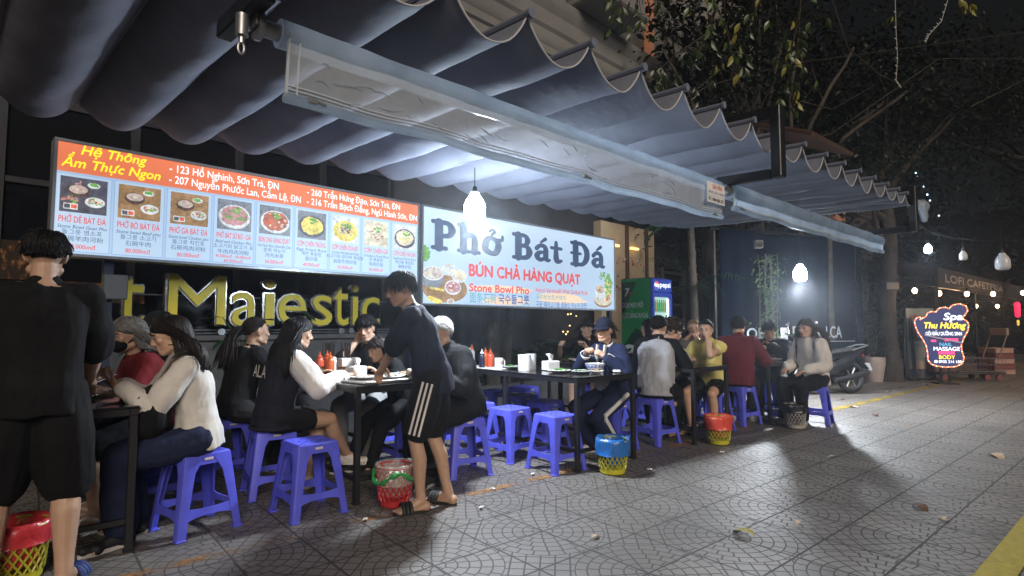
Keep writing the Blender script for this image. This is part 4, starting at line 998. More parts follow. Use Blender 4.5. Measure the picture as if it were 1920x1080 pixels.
blob(.06, .60, .055, .09, [4, 4, 4], 40, .026, -.0026, 4); stroke(b, [(.14, .205), (.32, .185)], .015, 0, 0, 1, 6, -.0052); stroke(b, [(.12, .085), (.28, .04)], .03, 0, 0, 1, 6, -.003); disc(b, .44, .05, .06, .042, 3, -.003, 18); disc(b, .44, .058, .04, .025, 7, -.0034, 18)
x_ = 3.52
disc(b, x_ + .02, .15, .235, .10, 0, -.0018, 28); disc(b, x_ + .02, .18, .235, .10, 9, -.0021, 28); blob(x_ + .16, .40, .09, .19, [4, 4, 4, 6], 70, .03, -.0024, 6); blob(x_ + .0, .56, .1, .06, [4], 14, .022, -.0024, 7)
disc(b, x_ - .06, .27, .125, .12, 3, -.0042, 24); disc(b, x_ - .06, .33, .135, .085, 3, -.0045, 24); disc(b, x_ - .06, .335, .115, .065, 7, -.0048, 22); blob(x_ - .06, .34, .09, .05, [7, 9, 8, 4], 30, .02, -.005, 8); blob(x_ + .15, .2, .06, .04, [10, 4, 5], 18, .025, -.0052, 9)
b.build('dish_pictures', FOOD, po, 0)
# posts that carry the two boxes
for s, t_, lb in ((.93, 5.52, 'dark steel post with grey switch box left of the hotel letters'), (3.87, 5.53, 'slim dark steel post where the two lit signs meet'), (7.80, 5.5, 'dark steel post at the right end of the white sign')):
    q = thing('sign_post', lb, 'post', st(s, t_, 0), AW, 'posts behind the lit signs'); m_ = MB(); m_.box((0, 0, 1.32), (.07, .07, 2.64), 0, .005); m_.build('shaft', mat('blue_steel', (.03, .04, .07), .4, .3, .3, 8), q)
    m_ = MB(); m_.box((0, 0, .01), (.16, .16, .02), 0, .003); m_.build('foot_plate', BLACKSTEEL, q)
    if s < 1: m_ = MB(); m_.box((.04, -.07, 1.50), (.17, .06, .20), 0, .01); m_.build('switch_box', mat('box_grey', (.10, .11, .12), .4, .2, .2, 9), q)
# ---------------------------------------------------------------- hotel letters
TLt = 6.05
lo = thing('hotel_letters', 'yellow chrome edged hotel letters on a rail, partly behind the diners', 'sign letters', st(0, TLt, 1.2), AW)
YEL = mat('letter_yellow', (.80, .62, .03), .5, 0, .12, 5, coat=.15); RIM = mat('letter_chrome', (.62, .60, .56), .22, .9, .2, 15)
LETTERS = [('i', .02, .09, .34), ('g', .28, .22, .34), ('h', .62, .22, .49), ('t', 1.10, .20, .43), ('M', 1.49, .50, .475), ('a', 2.055, .26, .33), ('j', 2.375, .11, .33), ('e', 2.52, .31, .33), ('s', 2.90, .235, .33), ('t', 3.155, .185, .43), ('i', 3.39, .075, .33), ('c', 3.515, .24, .33)]
FULL = {'i': .97, 'j': .97, 'g': .5, 'h': .98, 't': .85}
for ch, x, w, hgt in LETTERS:
    G = glyphs({'j': 'i'}.get(ch, ch)); allp = np.concatenate([q[0][0] for q in G]); top = allp[:, 1].max(); capu = .69 * hgt / (top if ch in 'ijth' else top) 
    capz = .69 / top * hgt * (1.4 if ch in 'ij' else 1)
    m_ = MB(); text(m_, {'j': 'i'}.get(ch, ch), x - .012, 0, capz, w + .014, 0, -.03, .021, depth=.075); l_ = m_.build('letter', RIM, lo, 0)
    m_ = MB(); text(m_, {'j': 'i'}.get(ch, ch), x, 0, capz, w, 0, -.045, .0, depth=.012); m_.build('letter_face', YEL, l_, 0)
m_ = MB()
for z in (-.085, -.055): m_.tube([(-.5, .05, z), (3.95, .05, z)], .009, 6)
m_.tube([(-.5, .04, .28), (3.9, .04, .28)], .008, 6); m_.tube([(3.5, .05, -.35), (3.5, .05, -.06)], .012, 6)
m_.build('rail', GALV, lo)
for x in (1.98, 2.24, 3.28, 3.41): m_ = MB(); m_.tube([(x, .0, -.07), (x, .05, -.07)], .035, 12); m_.build('rail_disc', GALV, lo)
# ---------------------------------------------------------------- plastic stools
PLB = mat('blue_plastic', (.105, .12, .72), .36, 0, .18, 7, .12, 90, .002, sss=.05, col2=(.075, .085, .55))
STK = mat('stool_sticker', (.55, .5, .42), .5)
def make_stool():
    o = thing('plastic_stool', 'x', 'stool'); H_ = .455; a, bt = .132, .185     # half width at top and at the floor
    m_ = MB()
    def hw(z): return bt + (a - bt) * z / H_
    # seat: chamfered slab with a shallow raised grid
    m_.box((0, 0, H_ - .011), (2 * a, 2 * a, .022), 0, .009)
    for i in range(-3, 4):
        for j in range(-3, 4):
            if (i + j) % 2 == 0: m_.box((i * .031, j * .031, H_ + .0008), (.024, .024, .003), 0, .0008)
    # apron: four panels arched over the opening
    for q in range(4):
        Rm = rz_(q * math.pi / 2); z1, z0 = H_ - .012, H_ - .062; n = 8; vs = []; fs = []
        for i in range(n + 1):
            u = -1 + 2 * i / n; zz = z0 + .0 if abs(u) < .99 else z0
            for (z, off) in ((z1, 0), (z0 - .05 * max(0, abs(u) - .62) / .38, 0), (z0 - .05 * max(0, abs(u) - .62) / .38, .007), (z1, .007)):
                h_ = hw(z) - .002; vs.append(Rm @ np.array([u * (h_ - .01), -(h_ - off), z]))
        for i in range(n):
            for j in range(4): fs.append((i * 4 + j, (i + 1) * 4 + j, (i + 1) * 4 + (j + 1) % 4, i * 4 + (j + 1) % 4))
        m_.add(vs, fs)
    m_.build('seat', PLB, o, 40)
    for q in range(4):      # angle section legs, tapered
        Rm = rz_(q * math.pi / 2); m_ = MB(); vs = []; fs = []; zs = np.linspace(0, H_ - .012, 6)
        for z in zs:
            h_ = hw(z); w_ = .048 + .030 * (z / H_) ** 2 + (.03 * max(0, (z - .36) / .08) if z > .36 else 0); th = .008; rr = .012
            out = [(h_ - w_, h_), (h_ - rr, h_), (h_ - rr * .3, h_ - rr * .3), (h_, h_ - rr), (h_, h_ - w_), (h_ - th, h_ - w_), (h_ - th, h_ - th), (h_ - w_, h_ - th)]
            for (x, y) in out: vs.append(Rm @ np.array([x, y, z]))
        for i in range(5):
            for j in range(8): fs.append((i * 8 + j, i * 8 + (j + 1) % 8, (i + 1) * 8 + (j + 1) % 8, (i + 1) * 8 + j))
        fs.append(tuple(range(7, -1, -1))); m_.add(vs, fs)
        z = .0; h_ = hw(.008); m_.box(Rm @ np.array([h_ - .022, h_ - .022, .006]), (.055, .055, .012), 0, .004)
        m_.build('leg', PLB, o, 40)
    for q in range(4):
        Rm = rz_(q * math.pi / 2); m_ = MB(); z0, z1 = .115, .155; vs = []; n = 6; fs = []
        for i in range(n + 1):
            u = -1 + 2 * i / n; dz = -.018 * max(0, abs(u) - .55) / .45
            for (z, off) in ((z1 - dz * .6, .001), (z0 + dz, .001), (z0 + dz, .009), (z1 - dz * .6, .009)):
                h_ = hw(z); vs.append(Rm @ np.array([u * (h_ - .04), -(h_ - off - .001), z]))
        for i in range(n):
            for j in range(4): fs.append((i * 4 + j, (i + 1) * 4 + j, (i + 1) * 4 + (j + 1) % 4, i * 4 + (j + 1) % 4))
        m_.add(vs, fs); m_.build('stretcher', PLB, o, 40)
    m_ = MB(); m_.box((0, -(hw(H_ - .03) + .001), H_ - .032), (.05, .003, .014), 0, .001); m_.build('sticker', STK, o, 0)
    return o
STOOL0 = make_stool(); ST_N = [0]
def stool(x, y, rz, label, group='blue plastic stools'):
    if ST_N[0] == 0:
        STOOL0.location = (x, y, 0); STOOL0.rotation_euler = (0, 0, R(rz)); STOOL0['label'] = label; STOOL0['group'] = group
    else: dup(STOOL0, (x, y, 0), R(rz), label, group)
    ST_N[0] += 1
STOOLS = [(.80, 3.84, 14, 'blue stool under the woman in the white cardigan'), (1.42, 3.70, 4, 'empty blue stool with its paper sticker in front of the girl in the varsity jacket'), (1.38, 4.30, -6, 'blue stool under the girl in the varsity jacket'), (1.24, 4.98, 5, 'blue stool under the woman with the dark ponytail'),
          (2.74, 3.84, -12, 'blue stool under the white haired man in the black jacket'), (3.41, 3.45, -2, 'empty blue stool nearest the front leg of the condiment table'), (3.36, 3.99, 6, 'empty blue stool second from the kerb on the left of the condiment table'), (3.33, 4.46, -4, 'empty blue stool third from the kerb on the left of the condiment table'),
          (4.36, 3.62, 8, 'blue stool under the woman in the navy cap'), (3.93, 4.12, 3, 'empty blue stool tucked under the condiment table nearest the cap woman'), (4.06, 4.63, -8, 'empty blue stool tucked under the middle of the condiment table'), (4.08, 5.14, 5, 'empty blue stool at the far right corner under the condiment table'),
          (3.02, 4.72, 12, 'empty blue stool between the two middle tables'), (3.72, 5.42, 7, 'empty blue stool at the back end of the condiment table'),
          (4.62, 5.22, 9, 'empty blue stool farthest back between two tables'), (4.12, 5.70, -5, 'empty blue stool against the planter behind the condiment table'), (4.94, 3.55, -3, 'blue stool under the man in the grey and black raglan sweater'), (6.0, 3.52, 4, 'blue stool under the woman in yellow'),
          (6.66, 3.55, -7, 'blue stool under the man in maroon'), (7.42, 2.98, 12, 'blue stool under the woman in the white sweater'), (2.52, 4.42, 3, 'blue stool under the child behind the waiter'), (2.58, 5.02, 9, 'blue stool under the young man leaning on his elbow'),
          (.70, 4.52, 0, 'blue stool under the masked woman in dark red'), (.88, 5.08, 0, 'blue stool of the diner hidden behind the masked woman'), (5.6, 5.05, 0, 'blue stool under the woman with the short bob'), (5.62, 4.24, 20, 'blue stool under the curly haired man in navy'), (7.78, 3.70, 0, 'blue stool under the man eating in the black jacket'),
          (6.22, 4.45, 0, 'blue stool under the dark haired diner behind the grey sweater'), (6.52, 4.34, 0, 'blue stool under the boy with glasses'), (6.92, 4.33, 0, 'blue stool under the blonde woman'), (5.42, 4.78, 10, 'empty blue stool behind the man in the raglan sweater'), (7.42, 3.75, -6, 'blue stool half hidden under the last table')]
for a_ in STOOLS: stool(*a_)

# ---------------------------------------------------------------- steel tables
TOPM = mat('black_table_top', (.010, .010, .012), .14, 0, .4, 4, .05, 30, .002, coat=.3)
def table(label, x0, x1, y0, y1, z, legs_y, sk=0.0):
    o = thing('steel_table', label, 'table', ((x0 + x1) / 2, y0, 0), R(sk), 'black steel dining tables'); w = x1 - x0; l = y1 - y0; hx = w / 2; s = .038
    m_ = MB(); m_.box((0, l / 2, z - .006), (w + .01, l + .01, .012), 0, .003); m_.build('tabletop', TOPM, o)
    m_ = MB()
    for q in (-1, 1): m_.bar((q * (hx - s / 2), 0, z - .012 - s / 2), (q * (hx - s / 2), l, z - .012 - s / 2), s, s, 0, .003)
    for yy in (s / 2, l - s / 2): m_.bar((-hx + s, yy, z - .0125 - s / 2), (hx - s, yy, z - .0125 - s / 2), s, s, 0, .003)
    m_.build('apron_frame', BLACKSTEEL, o)
    for q in (-1, 1):
        for ly in legs_y:
            m_ = MB(); m_.box((q * (hx - s / 2), ly + s / 2 if ly < l / 2 else ly - s / 2, (z - .05) / 2), (s, s, z - .05), 0, .003)
            m_.box((q * (hx - s / 2), ly + s / 2 if ly < l / 2 else ly - s / 2, .006), (s + .012, s + .012, .012), 0, .003); m_.build('leg', BLACKSTEEL, o)
    m_ = MB(); zz = .16
    for q in (-1, 1): m_.bar((q * (hx - s / 2), s, zz), (q * (hx - s / 2), l - s, zz), .026, .03, 0, .002)
    m_.bar((-hx + s, s / 2, zz + .001), (hx - s, s / 2, zz + .001), .026, .03, 0, .002); m_.build('stretcher', BLACKSTEEL, o)
    return o
TZ = .765
table('black steel table at the far left where the two women in front eat', -.22, .47, 3.66, 5.3, TZ, (0, 1.64))
table('black steel table with the tray of leftovers and orange bottles', 1.70, 2.40, 3.62, 5.32, .785, (0, 1.70))
table('black steel table with the noodle bowl and row of condiments', 3.45, 4.22, 3.24, 5.10, TZ, (0, .92, 1.86))
table('black steel table between the grey sweater man and the woman in yellow', 5.12, 5.80, 3.21, 4.02, TZ, (0, .81))
table('last black steel table, with stacked plates beside the man in maroon', 6.84, 7.50, 3.26, 4.6, .745, (0, 1.34))
table('black steel table in the second row before the woman with the bob', 4.80, 5.32, 4.42, 5.5, .76, (0, 1.08))

# ---------------------------------------------------------------- waste baskets
def basket(label, x, y, col, bagcol, bagname, h=.27, r0=.105, r1=.135, bag=.5, clear=False, rim=None):
    o = thing('waste_basket', label, 'waste basket', (x, y, 0), 0, 'plastic waste baskets by the tables')
    pm_ = mat('basket_' + col[0], col[1], .4, 0, .15, 8); m_ = MB(); n = 19; zs = np.linspace(.045, h - .01, 8); rr = lambda z: r0 + (r1 - r0) * z / h
    for d in (-1, 1):
        for j in range(n):
            m_.tube([(rr(z) * math.cos(2 * math.pi * (j + d * i * .5) / n), rr(z) * math.sin(2 * math.pi * (j + d * i * .5) / n), z) for i, z in enumerate(zs)], .0062, 4, flat=.8)
    m_.build('woven_wall', pm_, o)
    m_ = MB(); m_.lathe([(0, .004), (r0 - .01, .004), (r0, .012), (r0 + .004, .05), (r0, .05), (r0 - .006, .016), (0, .014)], 28); m_.build('base', mat('basket_base_' + col[0], col[2] if len(col) > 2 else col[1], .4), o)
    m_ = MB(); m_.tube([(r1 * math.cos(a), r1 * math.sin(a), h) for a in np.linspace(0, 2 * math.pi, 33)], .007, 6); m_.build('rim', pm_, o)
    bm_ = mat('bag_' + bagname, bagcol, .3, 0, .15, 9, .5, 14, .02, alpha=.32 if clear else 1.0)
    m_ = MB(); dz = h * bag
    m_.lathe([(rr(h * .25) * .9, h * .3), (rr(h) * .93, h * .9), (rr(h) * .98, h + .018), (rr(h) * 1.04, h + .02), (rr(h) * 1.09, h - .01), (rr(h) * 1.07, h - dz * .5), (rr(h) * 1.04, h - dz * .9), (rr(h) * 1.08, h - dz)], 40, wob=.035, seed=int(x * 10)); bg = m_.build('bag_liner', bm_, o, 180)
    if rim:
        m_ = MB(); r_ = random.Random(4)
        m_.tube([(rr(h) * (1.1 + .06 * math.sin(5 * a)) * math.cos(a), rr(h) * (1.1 + .06 * math.sin(5 * a)) * math.sin(a), h - dz * .55 + .035 * math.sin(3 * a + 1)) for a in np.linspace(0, 2 * math.pi, 41)], [.014 + .006 * math.sin(i * 1.7) for i in range(41)], 7); m_.build('bag_edge', rim, bg, 180)
    m_ = MB(); r_ = random.Random(int(x * 7))
    for i in range(9): a = r_.uniform(0, 6.28); q = r_.uniform(0, r1 * .6); m_.ell((q * math.cos(a), q * math.sin(a), h * .72 + r_.uniform(-.02, .02)), (r_.uniform(.02, .045), r_.uniform(.02, .04), .02), n=8, m=6)
    m_.build('crumpled_tissue', mat('tissue', (.62, .62, .6), .9, 0, .2, 20, .5, 40, .01), o)
    return o
basket('red basket lined with a clear green edged bag beside the waiter', 1.91, 3.46, ('red', (.42, .025, .03)), (.5, .56, .5), 'clear_green', .26, .10, .125, .42, True, mat('green_bag_edge', (.03, .30, .07), .35, alpha=.85))
basket('yellow basket with a blue bag at the foot of the noodle bowl table', 3.66, 3.05, ('yellow', (.42, .40, .04), (.50, .46, .02)), (.02, .13, .42), 'blue', .27, .10, .128, .42)
basket('yellow basket with a red bag in front of the woman in yellow', 5.36, 3.09, ('yellow', (.42, .40, .04), (.50, .46, .02)), (.55, .06, .035), 'red', .27, .10, .128, .42)
basket('grey basket with a black bag beside the woman in the white sweater', 6.85, 2.98, ('grey', (.36, .34, .32)), (.012, .012, .014), 'black', .27, .10, .128, .30)
basket('yellow basket with a red bag behind the legs of the man standing at left', .0, 3.62, ('yellow', (.42, .40, .04), (.50, .46, .02)), (.45, .03, .04), 'red_dark', .26, .10, .125, .32)

# ---------------------------------------------------------------- things on the tables
CER = mat('white_ceramic', (.68, .69, .70), .22, 0, .08, 12); PLW = mat('white_plastic', (.62, .63, .64), .4, 0, .1, 10); TISS = mat('paper_tissue', (.72, .73, .74), .9, 0, .1, 14, .6, 30, .01)
ORS = mat('orange_sauce', (.55, .10, .025), .3, 0, .2, 10); CHS = mat('chili_sauce', (.50, .07, .03), .3, 0, .2, 10); SOY = mat('soy_sauce', (.012, .014, .03), .2); BRN = mat('brown_spice', (.17, .08, .03), .6, 0, .4, 60)
GRNL = mat('herb_green', (.10, .32, .05), .6, 0, .4, 40); WOODC = mat('chopstick_wood', (.02, .016, .015), .5); LID = mat('lid_clear', (.55, .58, .6), .25)
STEELP = mat('tray_steel', (.5, .47, .42), .35, .6, .3, 10); FOODT = mat('food_scraps', (.42, .28, .17), .7, 0, .5, 40)
GC = 'condiments and dishes on the tables'
def squeeze(x, y, z, m_, label, h=.19, r=.031, nm='sauce_bottle', nozzle=None):
    o = thing(nm, label, 'bottle', (x, y, z), 0, 'sauce bottles'); q = MB(); q.lathe([(0, .001), (r * .94, .001), (r, .008), (r, h * .62), (r * .8, h * .7), (r * .55, h * .745), (0, h * .75)], 18); q.build('body', m_, o)
    q = MB(); q.lathe([(r * .62, h * .74), (r * .66, h * .80), (r * .5, h * .82), (r * .22, h * .86), (r * .12, h), (0, h)], 14); q.build('nozzle_cap', nozzle or m_, o); return o
def jar(x, y, z, label, h=.085, r=.036):
    o = thing('spice_jar', label, 'jar', (x, y, z), 0, 'spice jars'); q = MB(); q.lathe([(0, .001), (r, .001), (r, h * .8), (r * .9, h * .84)], 18); q.build('body', mat('jar_glass', (.45, .40, .34), .15, alpha=.9), o)
    q = MB(); q.lathe([(r * .96, h * .82), (r * .99, h), (0, h)], 18); q.build('lid', BRN, o); return o
def canister(x, y, z, label, m_=None, h=.15, r=.06, sticks=0, square=False):
    o = thing('chopstick_holder' if sticks else 'canister', label, 'holder' if sticks else 'canister', (x, y, z), 0, 'white canisters on the tables'); q = MB()
    if square: q.box((0, 0, h / 2), (2 * r, 1.6 * r, h), 0, .008)
    else: q.lathe([(0, .001), (r, .001), (r * 1.03, h), (r * .95, h), (r * .92, h * .6), (0, h * .6)], 22)
    q.build('body', m_ or PLW, o)
    if sticks:
        q = MB(); r_ = random.Random(int(x * 100))
        for i in range(sticks): a = r_.uniform(0, 6.28); d = r * .75 * math.sqrt(r_.random()); p = np.array([d * math.cos(a), d * math.sin(a) * .8, h * .55]); q.tube([p, p + (r_.uniform(-.015, .015), r_.uniform(-.015, .015), h * .45 + r_.uniform(.11, .135))], [.0045, .0035], 5)
        q.build('chopsticks', WOODC, o)
    return o
def tissue_box(x, y, z, label, w=.15, rz=0):
    o = thing('tissue_box', label, 'tissue box', (x, y, z), R(rz), 'tissue boxes'); q = MB(); q.box((0, 0, .045), (w, .1, .09), 0, .008); q.build('case', PLW, o)
    q = MB()
    def f(a, b): return ((a - .5) * .07 + .02 * math.sin(b * 3 + a * 5), .025 * math.sin(a * 7 + 1) * b + (b - .5) * .02, .088 + b * .075 * (1 - .45 * abs(a - .4)))
    q.sheet(f, 9, 7); q.build('tissue', TISS, o, 180); return o
def plate(x, y, z, label, r=.10, food=None, nm='plate', grp=GC):
    o = thing(nm, label, 'plate', (x, y, z), 0, grp); q = MB(); q.lathe([(0, .003), (r * .6, .003), (r * .97, .020), (r, .022), (r * .97, .024), (r * .6, .009), (0, .008)], 26); q.build('dish', CER, o)
    if food:
        q = MB(); r_ = random.Random(int(x * 1000)); mats_ = food if isinstance(food, list) else [food]
        for i in range(34):
            a = r_.uniform(0, 6.28); d = r * .62 * math.sqrt(r_.random()); p = np.array([d * math.cos(a), d * math.sin(a), .012 + .018 * r_.random() * (1 - d / r)])
            if mats_[0] is GRNL: leaf_mb(q, p, (math.cos(a * 3), math.sin(a * 3), .3), (0, 0, 1), .05, .022, i % len(mats_))
            else: q.ell(p, (r_.uniform(.008, .02), r_.uniform(.008, .018), r_.uniform(.006, .012)), rz_(a), 7, 5, i % len(mats_))
        q.build('food', mats_, o)
    return o
def bowl(x, y, z, label, r=.085, h=.075, band=None, food=None):
    o = thing('bowl', label, 'bowl', (x, y, z), 0, 'bowls on the tables'); q = MB(); q.lathe([(0, .004), (r * .45, .004), (r * .5, .0), (r * .55, .012), (r * .85, h * .5), (r, h), (r * .96, h), (r * .8, h * .55), (r * .5, .02), (0, .016)], 28); q.build('body', CER, o)
    if band:
        q = MB(); r2 = random.Random(2)
        for zz in (.35, .6, .93): rr_ = np.interp(zz, [0, .16, .5, 1], [.5, .55, .85, 1.0]) * r + .001; q.tube([(rr_ * math.cos(a), rr_ * math.sin(a), zz * h) for a in np.linspace(0, 2 * math.pi, 33)], .0022, 4)
        for i in range(16): a = 2 * math.pi * i / 16; rr_ = .925 * r + .001; q.ell((rr_ * math.cos(a), rr_ * math.sin(a), .73 * h), (.006, .010, .007), rz_(a), 6, 5)
        q.build('blue_pattern', band, o)
    if food: q = MB(); q.lathe([(0, h * .72), (r * .86, h * .7)], 20); q.build('broth', food, o)
    return o
def mug(x, y, z, label):
    o = thing('mug', label, 'mug', (x, y, z), 0, GC); q = MB(); q.lathe([(0, .001), (.042, .001), (.044, .01), (.044, .105), (.040, .105), (.039, .02), (0, .015)], 22); q.build('body', CER, o)
    q = MB(); q.tube([(.042 + .026 * math.sin(a), -.008, .055 + .032 * math.cos(a)) for a in np.linspace(.1, 3.04, 11)], .006, 7); q.build('handle', CER, o)
    q = MB(); r_ = random.Random(5)
    for i in range(9): a = -1.9 + .12 * i; q.ell((.0442 * math.cos(a), .0442 * math.sin(a), .06 + .012 * math.sin(i * 2)), (.003, .006, .007), rz_(a), 6, 4)
    q.build('floral_print', mat('print_maroon', (.25, .05, .06), .5), o); return o
z2 = .786
# tray table
o = thing('serving_tray', 'tray piled with used plates, egg shells and tissues under the waiter\'s hand', 'tray', (2.04, 3.88, z2), R(8), GC)
q = MB(); q.box((0, 0, .006), (.56, .36, .012), 0, .004); q.bar((-.28, -.18, .014), (.28, -.18, .014), .012, .014, 0, .002); q.bar((-.28, .18, .014), (.28, .18, .014), .012, .014, 0, .002); q.build('tray_base', STEELP, o)
for i, (x, y, r_, nm_, mm) in enumerate(((1.90, 3.93, .10, 'used plate with brown scraps at the left of the tray', [FOODT, TISS]), (2.07, 3.84, .105, 'used plate with crumpled tissue in the middle of the tray', [TISS, FOODT, TISS]), (2.20, 3.95, .095, 'used plate by the waiter\'s hands', [TISS, GRNL, TISS]))): plate(x, y, z2 + .013, nm_, r_, mm, grp='used plates on the tray')
for i, (x, y) in enumerate(((1.88, 4.02), (2.02, 3.80), (2.10, 3.99), (2.24, 3.86))): q = MB(); q.ell((0, 0, .024), (.021, .021, .026), n=12, m=9); tag(q.build('egg', mat('egg_shell', (.75, .62, .5), .5), smooth=180), ['pale egg at the back left of the tray', 'pale egg at the front edge of the tray', 'pale egg in the middle of the tray', 'pale egg right of the tray under the waiter\'s arm'][i], 'egg', 'eggs on the tray', (x, y, z2 + .03))
for x, y, m_, lb in ((1.80, 4.52, CHS, 'orange sauce bottle at the back left of the tray table'), (1.83, 4.38, ORS, 'tall orange sauce bottle in front on the tray table'), (1.92, 4.66, ORS, 'third orange sauce bottle behind the spice jars')): squeeze(x, y, z2, m_, lb, .2, .033)
for x, y, lb in ((1.76, 4.42, 'brown lidded spice jar left of the tall orange bottle'), (1.90, 4.30, 'brown lidded spice jar right of the tall orange bottle')): jar(x, y, z2, lb)
canister(2.02, 4.52, z2, 'white box of black chopsticks nearer the tray', None, .14, .055, 26, True); canister(1.97, 4.75, z2, 'white box of black chopsticks at the back of the tray table', None, .14, .055, 26, True)
tissue_box(1.98, 4.22, z2, 'white napkin box at the corner of the tray', .13, 10); canister(1.72, 4.62, z2, 'white cup behind the spice jars', None, .10, .04)
q = MB(); r_ = random.Random(8)
for i in range(6): q.ell((r_.uniform(-.05, .05), r_.uniform(-.03, .03), .012), (r_.uniform(.02, .04), r_.uniform(.015, .03), .012), rz_(i), 8, 5)
tag(q.build('crumpled_tissue', TISS, smooth=180), 'crumpled tissue by the varsity girl\'s hand', 'tissue', None, (1.80, 4.08, z2))
# noodle bowl table
z3 = TZ + .001
bowl(3.99, 3.52, z3, 'blue patterned noodle bowl under the cap woman\'s spoon', .092, .08, mat('bowl_blue', (.03, .07, .30), .3), mat('broth_brown', (.40, .27, .15), .2))
plate(3.72, 3.72, z3, 'plate heaped with green herbs left of the noodle bowl', .11, [GRNL]); plate(3.80, 3.52, z3, 'small dish of shredded herbs between herbs and bowl', .085, [GRNL, TISS]); plate(3.90, 3.42, z3, 'small saucer nearest the noodle bowl', .06, [FOODT])
canister(3.62, 4.08, z3, 'tall white canister on the condiment table', None, .15, .062); canister(3.75, 4.14, z3, 'pale translucent canister right of the white canister', mat('frosted', (.5, .55, .6), .3, alpha=.85), .15, .055)
tissue_box(3.82, 3.93, z3, 'white tissue box with a pulled tissue next to the herb plate', .15, -6); mug(3.58, 4.42, z3, 'white flower printed mug with its handle to the right')
squeeze(3.63, 4.62, z3, CHS, 'round shouldered chili bottle right of the mug', .19, .038); squeeze(3.66, 4.74, z3, ORS, 'orange sauce bottle behind the mug', .20, .033)
squeeze(3.52, 4.62, z3, SOY, 'dark soy bottle left of the mug', .19, .03, nozzle=LID); squeeze(3.50, 4.80, z3, SOY, 'dark soy bottle with clear top farther left', .20, .032, nozzle=LID); squeeze(3.60, 4.90, z3, mat('water_bottle', (.45, .48, .5), .15, alpha=.6), 'clear bottle with an orange cap behind the soy bottles', .23, .033, 'drink_bottle', ORS)
canister(3.47, 4.88, z3, 'white mug shaped canister left of the soy bottles', None, .10, .048); tissue_box(3.53, 5.02, z3, 'white tissue box at the far end of the condiment table', .17, 4); plate(3.70, 4.36, z3, 'dark tray edge plate with herbs behind the mug', .09, [GRNL])
o = thing('condiment_tray', 'white flat tray under the mug and sauce bottles', 'tray', (3.58, 4.66, TZ), 0, GC); q = MB(); q.box((0, 0, .001), (.22, .62, .006), 0, .002); q.build('tray_base', PLW, o)
q = MB(); r_ = random.Random(4)
for i in range(9): q.ell((r_.uniform(-.05, .05), r_.uniform(-.04, .04), .014), (r_.uniform(.02, .035), r_.uniform(.015, .03), .014), rz_(i), 8, 5)
tag(q.build('crumpled_tissue', TISS, smooth=180), 'crumpled tissue on the table in front of the cap woman', 'tissue', None, (4.12, 3.36, z3))
# second row and later tables
plate(4.98, 4.62, .761, 'white plate on the second row table', .10, [TISS]); plate(5.12, 4.82, .761, 'white plate at the back of the second row table', .10, [FOODT])
squeeze(5.22, 3.92, z3, mat('pink_sauce', (.6, .22, .2), .3), 'pink topped sauce bottle left of the grey sweater man', .18, .032); squeeze(5.32, 3.96, z3, CHS, 'red sauce bottle left of the grey sweater man', .19, .032); canister(5.20, 3.76, z3, 'white canister hidden beside the grey sweater man', None, .12, .045); bowl(5.62, 3.72, z3, 'white bowl between the grey sweater man and the woman in yellow', .08, .07)
bowl(6.98, 3.72, .746, 'white bowl beside the maroon sleeve', .075, .07); plate(7.12, 3.52, .746, 'white plate of food nearest the front of the last table', .12, [FOODT, TISS]); plate(7.22, 3.70, .746, 'white plate under the eating man\'s spoon', .11, [FOODT]); plate(7.30, 3.42, .746, 'white plate with leftover noodles beside the white sweater woman', .11, [TISS, FOODT])
# left table
plate(.22, 4.18, TZ + .001, 'white plate of greens on the left table behind the phone', .11, [GRNL, FOODT]); plate(.34, 4.45, TZ + .001, 'white plate with leftovers before the masked woman', .10, [FOODT, TISS])
q = MB(); q.ell((0, 0, .012), (.045, .03, .012)); q.ell((.03, .01, .02), (.02, .02, .012)); tag(q.build('tissue_wad', mat('pink_tissue', (.6, .33, .36), .8), smooth=180), 'pink wad of tissue at the corner of the left table', 'tissue', None, (.36, 3.86, TZ + .001))
# ---------------------------------------------------------------- hotel front behind the tables
def awn(s, t, z=0.0): return st(s, t, z)
GLASSD = mat('dark_glass', (.006, .007, .010), .12, 0, .4, 3, spec=.45)
WALLD = mat('dark_render', (.035, .034, .036), .7, 0, .4, 4, .2, 30); STONE = mat('planter_stone', (.11, .105, .10), .8, 0, .4, 5, .5, 18, .01); FRAMEM = mat('window_frame_dark', (.02, .022, .03), .4, .2, .2, 9)
hb = thing('hotel_ground_floor', 'dark glazed hotel ground floor behind the lit signs', 'building', awn(0, 6.55, 0), AW)
m_ = MB(); m_.box((1.4, .55, 1.9), (13.0, .12, 3.8)); m_.build('back_wall', WALLD, hb, 0); m_ = MB(); m_.box((11.0, 1.35, 2.4), (4.6, .12, 4.8)); m_.build('side_wall', WALLD, hb, 0)
m_ = MB()
for i in range(9): m_.box((-4.4 + i * 1.05, .44, 2.25), (.97, .02, 2.1))
m_.build('glass_panes', GLASSD, hb, 0)
m_ = MB()
for i in range(10): m_.box((-4.93 + i * 1.05, .42, 2.25), (.07, .07, 2.2), 0, .004)
for z in (1.16, 2.55, 3.34): m_.box((-.2, .425, z), (9.4, .06, .06), 0, .004)
m_.build('window_frame', FRAMEM, hb, 0)
WARM = mat('warm_room_glow', (.3, .12, .04), .5, emit=.16, ecol=(1, .42, .14)); WARMB = mat('warm_lamp_glow', (.8, .5, .2), .5, emit=2.0, ecol=(1, .62, .22))
